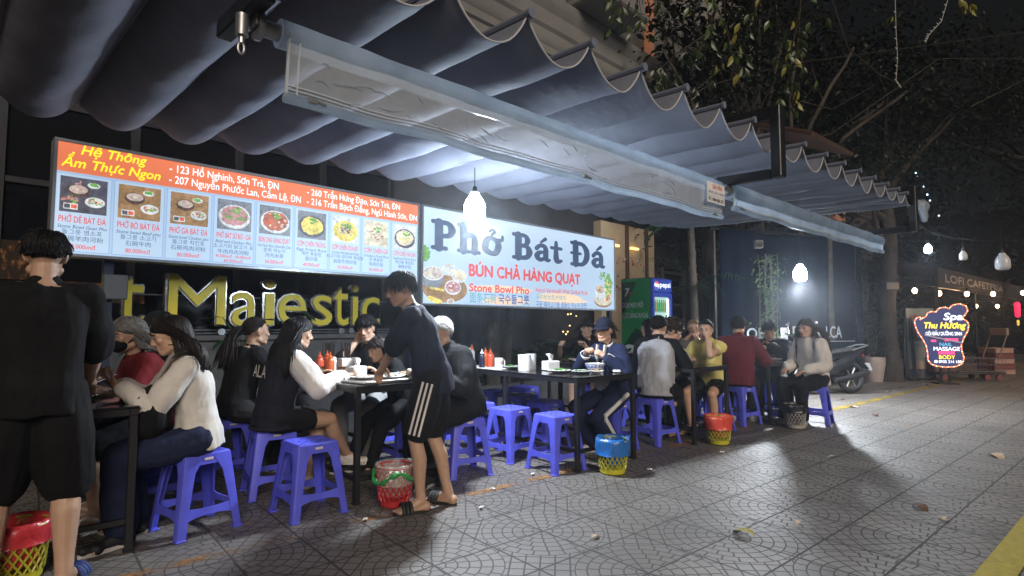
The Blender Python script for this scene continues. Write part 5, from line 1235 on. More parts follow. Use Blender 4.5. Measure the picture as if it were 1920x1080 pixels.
def glow_pane(x0, x1, z0, z1, e, nm='lit_pane'):
    m = bpy.data.materials.get('interior_glow') or bpy.data.materials.new('interior_glow')
    if not m.use_nodes:
        m.use_nodes = True; t = NT(m.node_tree); b = m.node_tree.nodes['Principled BSDF']; tc = t.new('ShaderNodeTexCoord').outputs['Object']
        mp = t.new('ShaderNodeMapping'); mp.inputs['Scale'].default_value = (9, 1, 5); m.node_tree.links.new(tc, mp.inputs[0])
        n = t.ramp(t.noise(mp.outputs[0], 2.2, 6, .75), .48, .75); b.inputs['Base Color'].default_value = (.03, .02, .015, 1); b.inputs['Roughness'].default_value = .25
        b.inputs['Emission Color'].default_value = (1, .36, .10, 1); m.node_tree.links.new(t.m('MULTIPLY', t.m('MULTIPLY', n, n), .42), b.inputs['Emission Strength'])
    q = MB(); q.box(((x0 + x1) / 2, .405, (z0 + z1) / 2), (x1 - x0, .02, z1 - z0)); return q.build(nm, m, hb, 0)
glow_pane(-2.4, .62, 1.62, 1.98, .1); glow_pane(.66, 1.5, 1.42, 1.62, .1)
for x, z, w, h in ((3.35, 2.79, .16, .03), (3.62, 2.8, .22, .035), (5.62, 2.79, .24, .05), (.6, 1.585, .9, .012), (-1.4, 2.05, .5, .012)):
    q = MB(); q.box((x, .395, z), (w, .02, h)); q.build('ceiling_lamp', WARMB, hb, 0)
q = MB(); q.box((3.35, .30, 1.50), (.62, .03, .16)); text(q, 'Majestic', 3.10, 1.46, .075, .5, 1, .28, .0); q.build('hotel_name_plate', [mat('plate_grey', (.10, .10, .095), .4), mat('plate_ink', (.01, .01, .012), .5)], hb, 0)
# curtains in the right part, with a lit cream entrance beyond the sign
CURT = mat('grey_curtain', (.10, .11, .13), .8, 0, .3, 5)
q = MB()
def cf_(a, b): return (4.35 + 2.3 * a, .36 + .05 * math.sin(a * 47) + .02 * math.sin(a * 101), .62 + 1.35 * b)
q.sheet(cf_, 90, 4); q.build('curtain', CURT, hb, 180, .006)
CREAM = mat('cream_wall', (.55, .45, .30), .7, 0, .15, 5)
ew = thing('cream_entrance_wall', 'cream lit entrance wall with red holiday stickers above the fridge', 'wall', awn(10.5, 7.35, 0), AW); q = MB(); q.box((.75, .1, 1.75), (2.2, .2, 3.5)); q.build('wall_face', CREAM, ew, 0)
q = MB(); q.box((.62, -.03, 1.75), (.09, .06, 3.5), 0, .006); q.box((1.46, -.03, 1.75), (.08, .06, 3.5), 0, .006); q.build('dark_pilaster', mat('brown_frame', (.09, .05, .03), .5), ew, 0)
q = MB(); rs = random.Random(12)
for i in range(70):
    x = rs.uniform(.05, 1.35); z = rs.choice((2.0, 2.08, 2.25, 2.62, 2.7)) + rs.uniform(-.06, .06); disc(q, x, z, rs.uniform(.012, .035), rs.uniform(.012, .04), rs.choice((0, 0, 0, 1, 2)), -.003 - .0003 * i, 9, .25, i)
q.build('stickers', [mat('sticker_red', (.45, .04, .04), .5), mat('sticker_white2', (.7, .68, .62), .5), mat('sticker_brown', (.15, .07, .04), .5)], ew, 0)
q = MB()
for x in (.1, .9): q.box((x, -.05, 2.98), (.30, .06, .05), 0, .004)
q.build('wall_light', WARMB, ew, 0)
dw = thing('dark_glass_door', 'dark glazed door right of the fridge with coloured lamps beside it', 'door', awn(12.5, 7.2, 0), AW); q = MB(); q.box((.5, .05, 1.3), (1.0, .04, 2.6)); q.build('pane', GLASSD, dw, 0); q = MB()
for z in (.1, .9, 1.7, 2.5): q.box((.5, .0, z), (1.1, .06, .06), 0, .004)
for x in (-.02, 1.02): q.box((x, .0, 1.3), (.07, .06, 2.6), 0, .004)
q.build('frame', mat('alu_frame', (.10, .09, .085), .4, .3), dw, 0)
# stone planter with plants and pale rubble, palm trunks
pl = thing('stone_planter', 'low grey stone planter wall below the hotel letters', 'planter', awn(-3.5, 5.78, 0), AW); q = MB(); q.box((3.75, .1, .53), (7.5, .2, 1.06), 0, .01); q.box((3.75, .09, 1.075), (7.54, .26, .05), 0, .008); q.build('wall', STONE, pl, 0); q = MB(); q.box((3.75, .42, .86), (7.4, .44, .2)); q.build('soil', mat('dark_soil', (.02, .016, .012), .9), pl, 0)
p2 = thing('low_planter', 'low dark planter bed behind the noodle bowl table', 'planter', awn(4.05, 5.9, 0), AW); q = MB(); q.box((2.0, .1, .17), (4.0, .16, .34), 0, .01); q.build('kerb', STONE, p2, 0); q = MB(); q.box((2.0, .55, .14), (3.9, .8, .28)); q.build('soil', mat('dark_soil', (.02, .016, .012), .9), p2, 0)
q = MB(); rs = random.Random(21)
for i in range(150): q.ell((rs.uniform(.1, 3.9), rs.uniform(.2, .9), .28 + rs.uniform(0, .06)), (rs.uniform(.03, .07), rs.uniform(.02, .05), rs.uniform(.015, .035)), rz_(rs.uniform(0, 3)), 7, 5, rs.choice((0, 0, 1)))
q.build('pebbles', [mat('pebble_tan', (.16, .11, .08), .8, 0, .4, 30), mat('pebble_dark', (.06, .05, .045), .8)], p2, 40); [o for o in bpy.data.objects if o.name.startswith('pebbles')][-1]['kind'] = 'stuff'
PALM = mat('palm_bark', (.10, .085, .07), .9, 0, .5, 9, .8, 22, .02); FOL = mat('palm_leaf', (.025, .06, .022), .5, 0, .4, 8); FOLD = mat('dark_leaf', (.010, .018, .008), .55, 0, .5, 5); FOLB = mat('philodendron_leaf', (.03, .10, .03), .4, 0, .4, 6)
def palm(label, loc, h, r, nf, spread, lw=.03, drop=.6, seed=0, group='palms in front of the hotel'):
    o = thing('palm_tree', label, 'palm', loc, 0, group); rs = random.Random(seed); q = MB(); n = 26; lean = rs.uniform(-.05, .05)
    q.tube([(lean * (i / n) ** 2 * h, 0, h * i / n) for i in range(n + 1)], [r * (1.15 - .3 * i / n) * (1 + .10 * (i % 2)) for i in range(n + 1)], 12); q.build('trunk', PALM, o, 60)
    q = MB()
    for i in range(nf):
        a = 2 * math.pi * i / nf + rs.uniform(-.2, .2); el = rs.uniform(.1, 1.1); d = np.array([math.cos(a), math.sin(a), 0]); L_ = spread * rs.uniform(.8, 1.15); pts = []; p = np.array([lean * h, 0, h]); v = nrm(d * math.cos(el) + np.array([0, 0, math.sin(el)]))
        for s in range(9): pts.append(p); p = p + v * L_ / 8; v = nrm(v - np.array([0, 0, drop * .28]))
        q.tube(pts, [.012 - .0012 * s for s in range(9)], 4)
        for s in range(1, 9):
            for e in (0, .5):
                c = pts[s - 1] * (1 - e) + pts[s] * e; dv = nrm(pts[s] - pts[s - 1]); sd_ = nrm(np.cross(dv, (0, 0, 1)))
                for g_ in (-1, 1): leaf_mb(q, c, dv * .6 + sd_ * g_ - np.array([0, 0, .35]), (0, 0, 1), L_ * .34 * (1 - .04 * s), lw)
    q.build('fronds', FOL, o, 60); return o
palm('thick rough palm trunk under the middle of the white sign', awn(5.83, 6.2), 2.15, .095, 9, .6, seed=1); palm('thinner palm trunk right of the thick one under the white sign', awn(6.12, 6.2), 2.05, .055, 8, .5, seed=2)
def broad_plant(label, loc, n, hmax, L_, seed, m_=FOLB, split=True, group='leafy plants in the planters'):
    o = thing('leafy_plant', label, 'plant', loc, 0, group); rs = random.Random(seed); q = MB(); lv = MB()
    for i in range(n):
        a = rs.uniform(0, 6.28); h = hmax * rs.uniform(.35, 1); rr_ = rs.uniform(.1, .45) * hmax; tip = np.array([math.cos(a) * rr_, math.sin(a) * rr_, h]); q.tube([(0, 0, 0), tip * (.5, .5, .7), tip], [.010, .007, .005], 5)
        d = nrm((math.cos(a), math.sin(a), rs.uniform(-.6, .1))); l_ = L_ * rs.uniform(.7, 1.2)
        if split:
            sd_ = nrm(np.cross(d, (0, 0, 1)))
            for s in range(7):
                for g_ in (-1, 1): leaf_mb(lv, tip + d * l_ * s / 8, d * .45 + sd_ * g_ * (1 - .07 * s), (0, 0, 1), l_ * .5 * (1 - .08 * s), l_ * .13)
        leaf_mb(lv, tip, d, (0, 0, 1), l_, l_ * (.35 if split else .42))
    q.build('stems', FOL, o); lv.build('leaves', m_, o, 60); return o
broad_plant('split leaved philodendron right of the palm trunks', awn(6.75, 6.1, .25), 16, .75, .34, 1); broad_plant('split leaved philodendron behind the woman with the bob', awn(7.35, 6.15, .25), 14, .7, .32, 2); broad_plant('dark leafy plant left of the thick palm trunk', awn(5.3, 6.15, .25), 14, .65, .28, 3, FOL)
broad_plant('big leaf plant at the hotel letters above the ponytail woman', awn(2.05, 5.75, .85), 7, .45, .30, 4, FOLB, False); broad_plant('low leafy plant behind the white cardigan woman', awn(1.25, 5.5, .0), 9, .85, .30, 5, FOLB, False); broad_plant('leafy plant in front of the hotel letter e', awn(2.7, 6.0, .98), 6, .42, .24, 6, FOL, False)
broad_plant('low leafy plant behind the tray table', awn(2.35, 5.5, .0), 8, .95, .22, 7, FOLB, False)
# ---------------------------------------------------------------- drinks fridge
fr = thing('drinks_fridge', 'tall drinks fridge with green printed side and lit blue framed glass door', 'fridge', (8.29, 6.12, 0), 0); FB = mat('fridge_body', (.03, .03, .035), .4); FG = mat('fridge_green', (.02, .36, .09), .35, 0, .1, 3); FBL = mat('fridge_blue', (.012, .03, .22), .3, emit=.25, ecol=(.03, .07, .55)); FW = mat('fridge_print_white', (.8, .85, .83), .5)
q = MB(); q.box((0, .01, 1.01), (.56, .62, 2.0), 0, .012); q.build('cabinet', FB, fr)
q = MB(); q.quad((-.283, .31, .05), (-.283, -.30, .05), (-.283, -.30, 2.0), (-.283, .31, 2.0)); sidep = q.build('green_side_print', FG, fr, 0)
q = MB()     # print on the green side: local x runs from the back (0) to the front (.6)
q.add([(.0, -.002, 1.95), (.33, -.002, 1.95), (.0, -.002, 1.35)], [(0, 1, 2)], 1); q.add([(0, -.0015, .2), (.6, -.0015, .2), (.6, -.0015, 1.0), (.3, -.0015, 1.15), (0, -.0015, .8)], [(0, 4, 3, 2, 1)], 1)
text(q, '7', .06, 1.70, .14, .09, 0, -.003, .03, .2); disc(q, .19, 1.75, .035, .035, 3, -.0035); text(q, 'DIỆN MẠO MỚI', .02, 1.50, .085, .44, 0, -.003, .02); text(q, 'CỰC SẢNG KHOÁI', .02, 1.32, .085, .54, 0, -.003, .02)
rect(q, .18, .55, .46, 1.02, 2, -.0025); disc(q, .32, 1.02, .14, .035, 2, -.0028, 20); disc(q, .16, .66, .19, .20, 0, -.003, 24); disc(q, .20, .62, .17, .18, 2, -.0034, 24); text(q, '7', .10, .62, .22, .15, 0, -.004, .04, .2)
sp_ = q.build('side_lettering', [FW, mat('fridge_green_dark', (.008, .09, .03), .4), mat('can_dark', (.01, .06, .035), .4), mat('print_dot_red', (.5, .02, .02), .5)], sidep, 0); sp_.rotation_euler = (0, 0, R(-90)); sp_.location = (-.2835, .305, 0)
q = MB(); q.box((0, -.33, 1.87), (.56, .06, .24), 0, .02); hd_ = q.build('header', FBL, fr)
q = MB(); disc(q, -.17, 1.87, .07, .07, 0, -.362, 24); q.add([(-.17 + .068 * math.cos(a), -.3625, 1.87 + .068 * math.sin(a)) for a in np.linspace(.35, 2.6, 12)], [tuple(range(12))], 1); q.add([(-.17 + .068 * math.cos(a), -.3625, 1.87 + .068 * math.sin(a)) for a in np.linspace(3.3, 5.7, 12)], [tuple(range(12))], 2)
text(q, 'pepsi', -.08, 1.845, .085, .30, 0, -.363, .03); q.build('header_logo', [mat('logo_white', (.75, .78, .85), .4, emit=.75, ecol=(.9, .95, 1)), mat('logo_red', (.6, .03, .04), .4, emit=.6, ecol=(.8, .05, .06)), mat('logo_blue', (.03, .06, .45), .4, emit=.5, ecol=(.04, .1, .7))], hd_, 0)
q = MB()
for c, d in (((-.255, -.335, .92), (.05, .05, 1.64)), ((.255, -.335, .92), (.05, .05, 1.64)), ((0, -.335, .15), (.46, .05, .09)), ((0, -.335, 1.71), (.46, .05, .07))): q.box(c, d, 0, .006)
dr_ = q.build('door_frame', FBL, fr); q = MB(); q.tube([(-.225, -.38, .8), (-.225, -.38, 1.2)], .01, 8); q.build('door_handle', CHROME, dr_)
q = MB(); q.box((0, -.300, .94), (.46, .006, 1.5)); q.build('lit_interior', mat('fridge_light', (.35, .5, .42), .4, emit=.42, ecol=(.55, .85, .75)), fr, 0)
q = MB(); q.box((.205, -.318, .94), (.026, .02, 1.42), 0, .006); q.build('light_strip', mat('fridge_tube', (.9, .95, 1), .3, emit=3.2, ecol=(.85, .95, 1)), fr, 0)
q = MB(); rs = random.Random(4)
for zi in range(5):
    z = .26 + zi * .29; q.box((-.02, -.312, z), (.42, .02, .012), 2)
    for i in range(7):
        x = -.195 + i * .055; c = rs.choice((0, 1, 1, 3)); q.lathe([(0, 0), (.021, 0), (.021, .12), (.009, .17), (.009, .20), (0, .20)], 8, c, (x, -.314, z + .01))
q.build('shelved_bottles', [mat('can_blue', (.03, .08, .35), .3, emit=.2, ecol=(.05, .15, .6)), mat('can_green', (.03, .3, .08), .3, emit=.25, ecol=(.08, .6, .2)), mat('shelf_wire', (.5, .55, .55), .4), mat('can_orange', (.4, .25, .05), .3, emit=.2, ecol=(.6, .4, .1))], fr, 60)
# ---------------------------------------------------------------- upper facade with cornice and balcony
FAC = mat('facade_grey', (.22, .215, .205), .8, 0, .25, 1.2, .2, 30); fa = thing('hotel_upper_facade', 'pale upper hotel facade with long moulded cornice above the awning', 'building', awn(-2, 6.95, 3.8), AW)
q = MB(); q.box((9, .2, 4.1), (22, .3, 6.2)); q.build('wall', FAC, fa, 0)
q = MB()
prof = [(0, 1.55), (-.10, 1.58), (-.10, 1.72), (-.16, 1.76), (-.20, 1.84), (-.20, 1.98), (-.30, 2.04), (-.34, 2.16), (-.34, 2.30), (-.48, 2.42), (-.52, 2.52), (-.52, 2.60), (-.05, 2.74), (0, 2.78)]
n = len(prof); q.add([(-2, y * .55 + .05, z + 1.0) for y, z in prof] + [(20, y * .55 + .05, z + 1.0) for y, z in prof], [(i, i + 1, n + i + 1, n + i) for i in range(n - 1)])
q.build('cornice', FAC, fa, 30)
q = MB(); q.box((9, -.02, .35), (22, .16, .1), 0, .02); q.box((9, -.0, .8), (22, .10, .06), 0, .02); q.build('string_course', FAC, fa, 30)
for x in (5.3, 11.3): q = MB(); q.box((x, -.42, 4.0), (1.5, .9, .6), 0, .03); q.box((x, -.44, 4.35), (1.62, 1.0, .12), 0, .03); q.box((x, -.44, 3.72), (1.62, 1.0, .14), 0, .04); q.build('balcony_pedestal', FAC, fa, 30)
for x, w in ((2.6, 1.2), (5.2, 1.2), (8.3, 1.2)):
    q = MB(); q.box((x, .03, .55), (w, .06, .9)); q.build('window', GLASSD, fa, 0); q = MB(); q.box((x + .9, -.05, .62), (.5, .25, .34), 0, .02); q.build('awning_bracket_box', mat('dark_box', (.05, .05, .055), .5), fa)
q = MB(); 
q.tube([(1, -.45, 4.9), (19, -.45, 4.9)], .03, 6); q.tube([(1, -.45, 4.15), (19, -.45, 4.15)], .02, 6)
for i in range(60):
    x = 1.2 + i * .3; q.tube([(x, -.45, 4.1), (x, -.45, 4.9)], .012, 5)
    if i % 2 == 0: q.tube([(x + .15 + .11 * math.cos(a), -.45, 4.52 + .16 * math.sin(a)) for a in np.linspace(0, 6.28, 13)], .012, 5)
q.build('iron_railing', BLACKSTEEL, fa)
WARM2 = mat('warm_window', (.3, .12, .06), .6, emit=.14, ecol=(1, .38, .20))
q = MB(); q.box((13.6, .0, 4.6), (.35, .06, 1.6)); q.build('lit_window', WARM2, fa, 0)
# ---------------------------------------------------------------- blue tarpaulin curtain of the neighbouring cafe
TARP = mat('navy_tarpaulin', (.003, .007, .017), .8, 0, .3, 3, .3, 9, .03, spec=.08); tp = thing('cafe_curtain', 'dark blue cafe tarpaulin hanging in folds with white lettering', 'curtain', (9.5, 5.40, 0), math.atan2(-.98, 3.0))
q = MB()
def tf_(a, b):
    x = 3.7 * a; g = .07 * math.sin(a * 13 + .6) + .03 * math.sin(a * 31); big_ = .18 * math.exp(-((a - .70) / .05) ** 2) + .16 * math.exp(-((a - .18) / .05) ** 2); return (x, -(g + big_) * (.55 + .45 * b), .18 + 2.75 * b)
q.sheet(tf_, 90, 14); q.build('folded_sheet', TARP, tp, 180, .008)
q = MB(); text(q, 'LOFI', .28, .95, .19, .62, 0, -.20, .02); text(q, 'FI CA', 1.55, .95, .22, .72, 0, -.20, .02); text(q, 'LCA', 2.42, .95, .22, .42, 0, -.20, .02)
q.tube([(.2, -.2, .88), (3.2, -.2, .88)], .008, 5); q.tube([(1.4, -.2, .80), (1.9, -.2, .66), (2.4, -.2, .80)], .006, 5); q.build('cafe_lettering', mat('letter_grey', (.42, .45, .5), .7), tp, 0)
q = MB(); q.tube([(-.2, 0, 2.95), (3.8, 0, 2.95)], .03, 8); q.tube([(-.05, .05, 0), (-.05, .05, 2.95)], .035, 8); q.tube([(3.75, .05, 0), (3.75, .05, 2.95)], .035, 8); q.build('pole_frame', BLACKSTEEL, tp)
cn = thing('wall_notice', 'small white notice hung on the vine below the middle bulb', 'notice', (10.3, 4.62, 1.02), R(-20)); q = MB(); q.box((0, 0, .0), (.16, .01, .26), 0, .003); q.build('sheet', mat('notice_white', (.5, .5, .5), .6), cn)
q = MB(); 
for i in range(6): q.box((0, -.007, .07 - i * .028), (.11, .002, .007))
q.build('lettering', mat('notice_ink', (.1, .1, .12), .6), cn)
def vine(label, loc, h, n, w, seed, m_=FOLB, sz=.06, group='hanging vines'):
    o = thing('climbing_vine', label, 'vine', loc, 0, group); rs = random.Random(seed); q = MB(); st_ = MB()
    for s in range(7):
        x = rs.uniform(-w, w); y = rs.uniform(-w * .5, w * .5); st_.tube([(x * .5 + .04 * math.sin(i * 1.3 + s), y + .03 * math.cos(i + s), h * i / 9) for i in range(10)], .008, 5)
    for i in range(n):
        z = h * rs.random(); a = rs.uniform(0, 6.28); ww = w * (.55 + .6 * abs(math.sin(z * 2.4 + seed))); p = (rs.gauss(0, ww * .5), rs.gauss(0, ww * .35), z); leaf_mb(q, p, (math.cos(a), math.sin(a), rs.uniform(-1.2, -.1)), (rs.gauss(0, .5), -1, .6), sz * rs.uniform(.6, 1.3), sz * .6)
    st_.build('stems', PALM, o); q.build('leaves', m_, o, 60); return o
vine('climbing vine with small pale leaves beside the middle bulb', (9.98, 4.72, .15), 2.3, 620, .30, 3, mat('vine_leaf', (.06, .11, .03), .5, 0, .5, 9))
vine('thin vine hanging over the right end of the blue tarpaulin', (13.0, 4.3, .9), 2.4, 380, .32, 5, FOLD)
palm('small dark palm behind the fridge', (9.7, 6.0, 0), 1.9, .06, 12, 1.1, seed=7); palm('dark palm trunk left of the blue tarpaulin', (9.25, 5.75, 0), 3.1, .07, 11, 1.0, seed=8)
q = thing('fairy_light_pole', 'narrow pole with coloured bulbs right of the fridge', 'pole', (9.6, 5.95, 0)); m_ = MB(); m_.tube([(0, 0, 0), (0, 0, 2.3)], .02, 8); m_.build('shaft', BLACKSTEEL, q)
for i, c in enumerate(((1, .15, .1), (.15, .25, 1), (1, .7, .1), (.1, .8, .2), (1, .15, .1), (1, .7, .2))): m_ = MB(); m_.ell((-.03, -.04, 2.15 - .2 * i), .022, n=8, m=6); m_.build('coloured_bulb', mat('fairy_%d' % i, c, .4, emit=1.6, ecol=c), q)
fairy = thing('fairy_lights', 'warm fairy lights behind the woman with the bob', 'string lights', awn(7.9, 6.6, 1.3), AW); m_ = MB(); rs = random.Random(31); m_.tube([(i * .12, .02 * math.sin(i * 2), .1 * math.sin(i * 1.1)) for i in range(9)], .004, 4); m_.build('wire', BLACKSTEEL, fairy)
for i in range(12): m_ = MB(); m_.ell((rs.uniform(0, 1.0), -.02, rs.uniform(-.28, .22)), .013, n=7, m=5); m_.build('bulb', mat('fairy_warm', (1, .7, .3), .4, emit=4, ecol=(1, .62, .22)), fairy)

# ---------------------------------------------------------------- parked motorbike, potted shrub, tree, posters
mo_ = thing('motor_scooter', 'dark parked scooter with small white plate beside the potted shrub', 'motorbike', (10.5, 4.08, 0), R(-24)); BK = mat('scooter_black', (.003, .003, .0035), .6, 0, .2, 6, spec=.2); RUB = mat('tyre_rubber', (.015, .015, .016), .8)
for x in (-.62, .62):
    m_ = MB(); m_.tube([(x + .235 * math.cos(a), 0, .28 + .235 * math.sin(a)) for a in np.linspace(0, 2 * math.pi, 33)], .05, 10); w_ = m_.build('wheel', RUB, mo_); m_ = MB(); m_.tube([(x, -.05, .28), (x, .05, .28)], .05, 12)
    for i in range(6): a = i * math.pi / 3; m_.tube([(x, 0, .28), (x + .2 * math.cos(a), 0, .28 + .2 * math.sin(a))], .014, 6)
    m_.build('rim', GALV, w_)
m_ = MB(); m_.box((.05, 0, .33), (.62, .20, .12), 0, .04); m_.box((.42, 0, .50), (.5, .22, .24), 0, .07, ry(R(-18))); m_.box((-.42, 0, .62), (.13, .36, .62), 0, .05, ry(R(-20))); m_.box((-.47, 0, .98), (.22, .26, .14), 0, .05); m_.cap((.5, 0, .6), (.88, 0, .72), .09, .05); solid_obj('fairing', m_, .014, BK, mo_, 1)
m_ = MB(); m_.box((.34, 0, .735), (.70, .24, .075), 0, .03, ry(R(-6))); solid_obj('saddle', m_, .02, mat('saddle', (.018, .018, .02), .6), mo_, 2)
m_ = MB(); m_.tube([(-.45, -.33, 1.04), (-.46, -.1, 1.0), (-.46, .1, 1.0), (-.45, .33, 1.04)], .016, 8); m_.tube([(-.45, -.24, 1.03), (-.42, -.3, 1.2)], .008, 6); m_.ell((-.42, -.31, 1.23), (.02, .06, .04)); m_.tube([(-.45, .24, 1.03), (-.42, .3, 1.2)], .008, 6); m_.ell((-.42, .31, 1.23), (.02, .06, .04)); m_.build('handlebar', CHROME, mo_)
m_ = MB(); m_.tube([(.1, -.16, .26), (.45, -.18, .30), (.8, -.18, .38)], [.03, .05, .05], 10); m_.build('exhaust', BLACKSTEEL, mo_); m_ = MB(); m_.box((.98, 0, .46), (.01, .19, .14), 0, .003, ry(R(-25))); m_.build('number_plate', mat('plate_white', (.55, .55, .55), .5), mo_); m_ = MB(); m_.box((.88, 0, .52), (.30, .09, .03), 0, .012, ry(R(42))); m_.build('rear_mudguard', BK, mo_); m_ = MB(); m_.tube([(.55, -.13, .76), (.9, -.12, .84), (.95, 0, .85), (.9, .12, .84), (.55, .13, .76)], .012, 7); m_.build('grab_rail', GALV, mo_)
m_ = MB(); m_.ell((.86, 0, .66), (.03, .08, .04)); m_.build('tail_lamp', mat('tail_red', (.25, .02, .02), .3), mo_)
def pot_plant(label, loc, r, h, ph_, n, seed, potm):
    o = thing('potted_shrub', label, 'potted plant', loc, 0, 'potted shrubs'); m_ = MB(); m_.lathe([(0, .0), (r * .72, .0), (r * .80, h * .2), (r, h * .75), (r, h * .96), (r * .97, h), (r * .88, h), (r * .86, h * .85), (0, h * .84)], 26); m_.build('pot', potm, o, 50); rs = random.Random(seed); q = MB(); s_ = MB()
    for i in range(9): a = rs.uniform(0, 6.28); s_.tube([(0, 0, h * .8), (math.cos(a) * .1, math.sin(a) * .1, h + ph_ * .4), (math.cos(a) * .28, math.sin(a) * .28, h + ph_ * rs.uniform(.7, 1))], [.012, .008, .004], 5)
    for i in range(n):
        z = h + ph_ * rs.random() ** .8; w = r * 1.5 * math.sin(min(1, .2 + (z - h) / ph_) * 2.6 + .3); a = rs.uniform(0, 6.28); d = w * math.sqrt(rs.random()); p = (d * math.cos(a), d * math.sin(a), z); leaf_mb(q, p, (math.cos(a), math.sin(a), rs.uniform(-.7, .4)), (0, 0, 1), rs.uniform(.05, .10), .04)
    s_.build('stems', PALM, o); q.build('leaves', FOLD, o, 60)
pot_plant('shrub in a tall pale round pot beside the scooter', (13.75, 4.32, 0), .24, .52, .95, 900, 6, mat('pale_pot', (.34, .27, .24), .5, 0, .15, 6))
BARK = mat('tree_bark', (.055, .045, .035), .95, 0, .5, 6, .9, 12, .04)
def leaf_cloud(q, c, rad, n, sz, rs, mi=(0,), droop=.5, squash=.8):
    for i in range(n):
        v = np.array([rs.gauss(0, 1), rs.gauss(0, 1), rs.gauss(0, 1)]); v = v / np.linalg.norm(v) * rad * rs.random() ** .45 * np.array([1, 1, squash]); a = rs.uniform(0, 6.28); L_ = sz * rs.uniform(.6, 1.3); leaf_mb(q, np.asarray(c) + v, (math.cos(a), math.sin(a), -droop + rs.gauss(0, .4)), (rs.gauss(0, .4), rs.gauss(0, .4), 1), L_, L_ * .45, rs.choice(mi))
def tree(label, loc, h, r, limbs, clouds, seed, sz=.14, per=150, group='street trees', leafm=None, crad=.75):
    o = thing('street_tree', label, 'tree', loc, 0, group); rs = random.Random(seed); q = MB(); P0 = [np.array([.05 * math.sin(i * 1.1 + seed) * i / 3, .05 * math.cos(i + seed) * i / 3, h * i / 8]) for i in range(9)]; q.tube(P0, [r * (1.25 if i == 0 else 1) * (1 - .045 * i) for i in range(9)], 10); tips = []
    for i in range(limbs):
        a = 2 * math.pi * i / limbs + rs.uniform(-.4, .4); el = rs.uniform(.35, 1.2); p = P0[rs.choice((5, 6, 7, 8))].copy(); v = np.array([math.cos(a) * math.cos(el), math.sin(a) * math.cos(el), math.sin(el)]); pts = [p]; L_ = rs.uniform(1.4, 3.2)
        for s in range(6):
            p = p + v * L_ / 6; v = nrm(v + np.array([rs.gauss(0, .16), rs.gauss(0, .16), .05])); pts.append(p)
            if s in (2, 4):
                d = nrm(v + np.array([rs.gauss(0, .7), rs.gauss(0, .7), rs.gauss(.1, .4)])); e = p + d * rs.uniform(.6, 1.3); q.tube([p, (p + e) / 2 + (0, 0, .08), e], [.03, .02, .008], 5); tips.append(e)
        q.tube(pts, [r * .45 * (1 - .14 * s) for s in range(7)], 7); tips.append(p)
    q.build('trunk', BARK, o, 60); lv = MB(); rs.shuffle(tips)
    for c in (tips * 3)[:clouds]: leaf_cloud(lv, c + np.array([rs.gauss(0, .4), rs.gauss(0, .4), rs.gauss(.1, .3)]), crad * rs.uniform(.6, 1.3), per, sz, rs, (0, 0, 1))
    lv.build('crown', leafm or [FOLD, mat('leaf_mid', (.018, .024, .010), .5, 0, .4, 5)], o, 60); return o
tree('dark street tree between the blue tarpaulin and the spa sign', (14.15, 4.1, 0), 4.6, .2, 8, 26, 4)
tree('tall street tree with bare forked limbs above the right end of the awning', (11.6, 6.8, 0), 6.2, .17, 10, 30, 9, crad=.9); tree('street tree with pale forked trunks behind the hanging fairy lights', (15.5, 6.2, 0), 6.8, .16, 9, 34, 15, crad=1.0); tree('far dark street tree at the right edge', (21, 2.2, 0), 5.6, .2, 9, 30, 23, crad=1.1)
tree('bushy dark tree against the facade behind the awning frame', (11.2, 5.6, 0), 4.6, .09, 8, 18, 31, .12, 150, crad=.55)
wd = MB(); rs = random.Random(77)
for i in range(420):
    x = rs.uniform(10, 34); y = rs.uniform(5.6, 11) if rs.random() < .7 else rs.uniform(2.5, 8) ; 
    if y < 6 and x < 24: y += 4
    leaf_cloud(wd, (x, y, rs.uniform(2.6, 10.5)), rs.uniform(.8, 1.6), 42, .24, rs, (0, 0, 1), .4)
tag(kind(wd.build('far_foliage', [mat('far_leaf', (.006, .008, .004), .7), mat('far_leaf_mid', (.010, .012, .006), .7)], smooth=60), 'stuff'), 'mass of dark foliage filling the night behind the trees', 'foliage')
# overhanging twigs with big leaves at the top of the picture
TWL = [mat('near_leaf_dark', (.03, .05, .018), .35, 0, .4, 8), mat('near_leaf_green', (.07, .12, .035), .35, 0, .4, 8), mat('near_leaf_yellow', (.28, .26, .05), .4, 0, .5, 8)]
def branch(label, pts, seed, nl, tw=3, sz=.12, mi=(0, 0, 1)):
    pts = [np.array(p, float) for p in pts]; o = thing('overhanging_branch', label, 'branch', tuple(pts[0]), 0, 'leafy branches hanging into the view'); rs = random.Random(seed); p0 = pts[0]; q = MB(); q.tube([p - p0 for p in pts], np.linspace(.014, .004, len(pts)), 6); lv = MB()
    for i in range(nl):
        t = rs.uniform(.1, 1) * (len(pts) - 1); k = min(int(t), len(pts) - 2); b = pts[k] + (pts[k + 1] - pts[k]) * (t - k) - p0; d = np.array([rs.gauss(0, 1), rs.gauss(0, 1), -rs.uniform(.2, 1.6)]); e = b + nrm(d) * rs.uniform(.05, .28); q.tube([b, e], [.004, .002], 4)
        for j in range(rs.randint(1, tw)): a = rs.uniform(0, 6.28); L_ = sz * rs.uniform(.7, 1.25); leaf_mb(lv, e, (math.cos(a) * .5, math.sin(a) * .5, -1), (math.cos(a + 1.5), math.sin(a + 1.5), .3), L_, L_ * .42, rs.choice(mi), .3)
    q.build('twig', BARK, o); lv.build('leaves', TWL, o, 60); return o
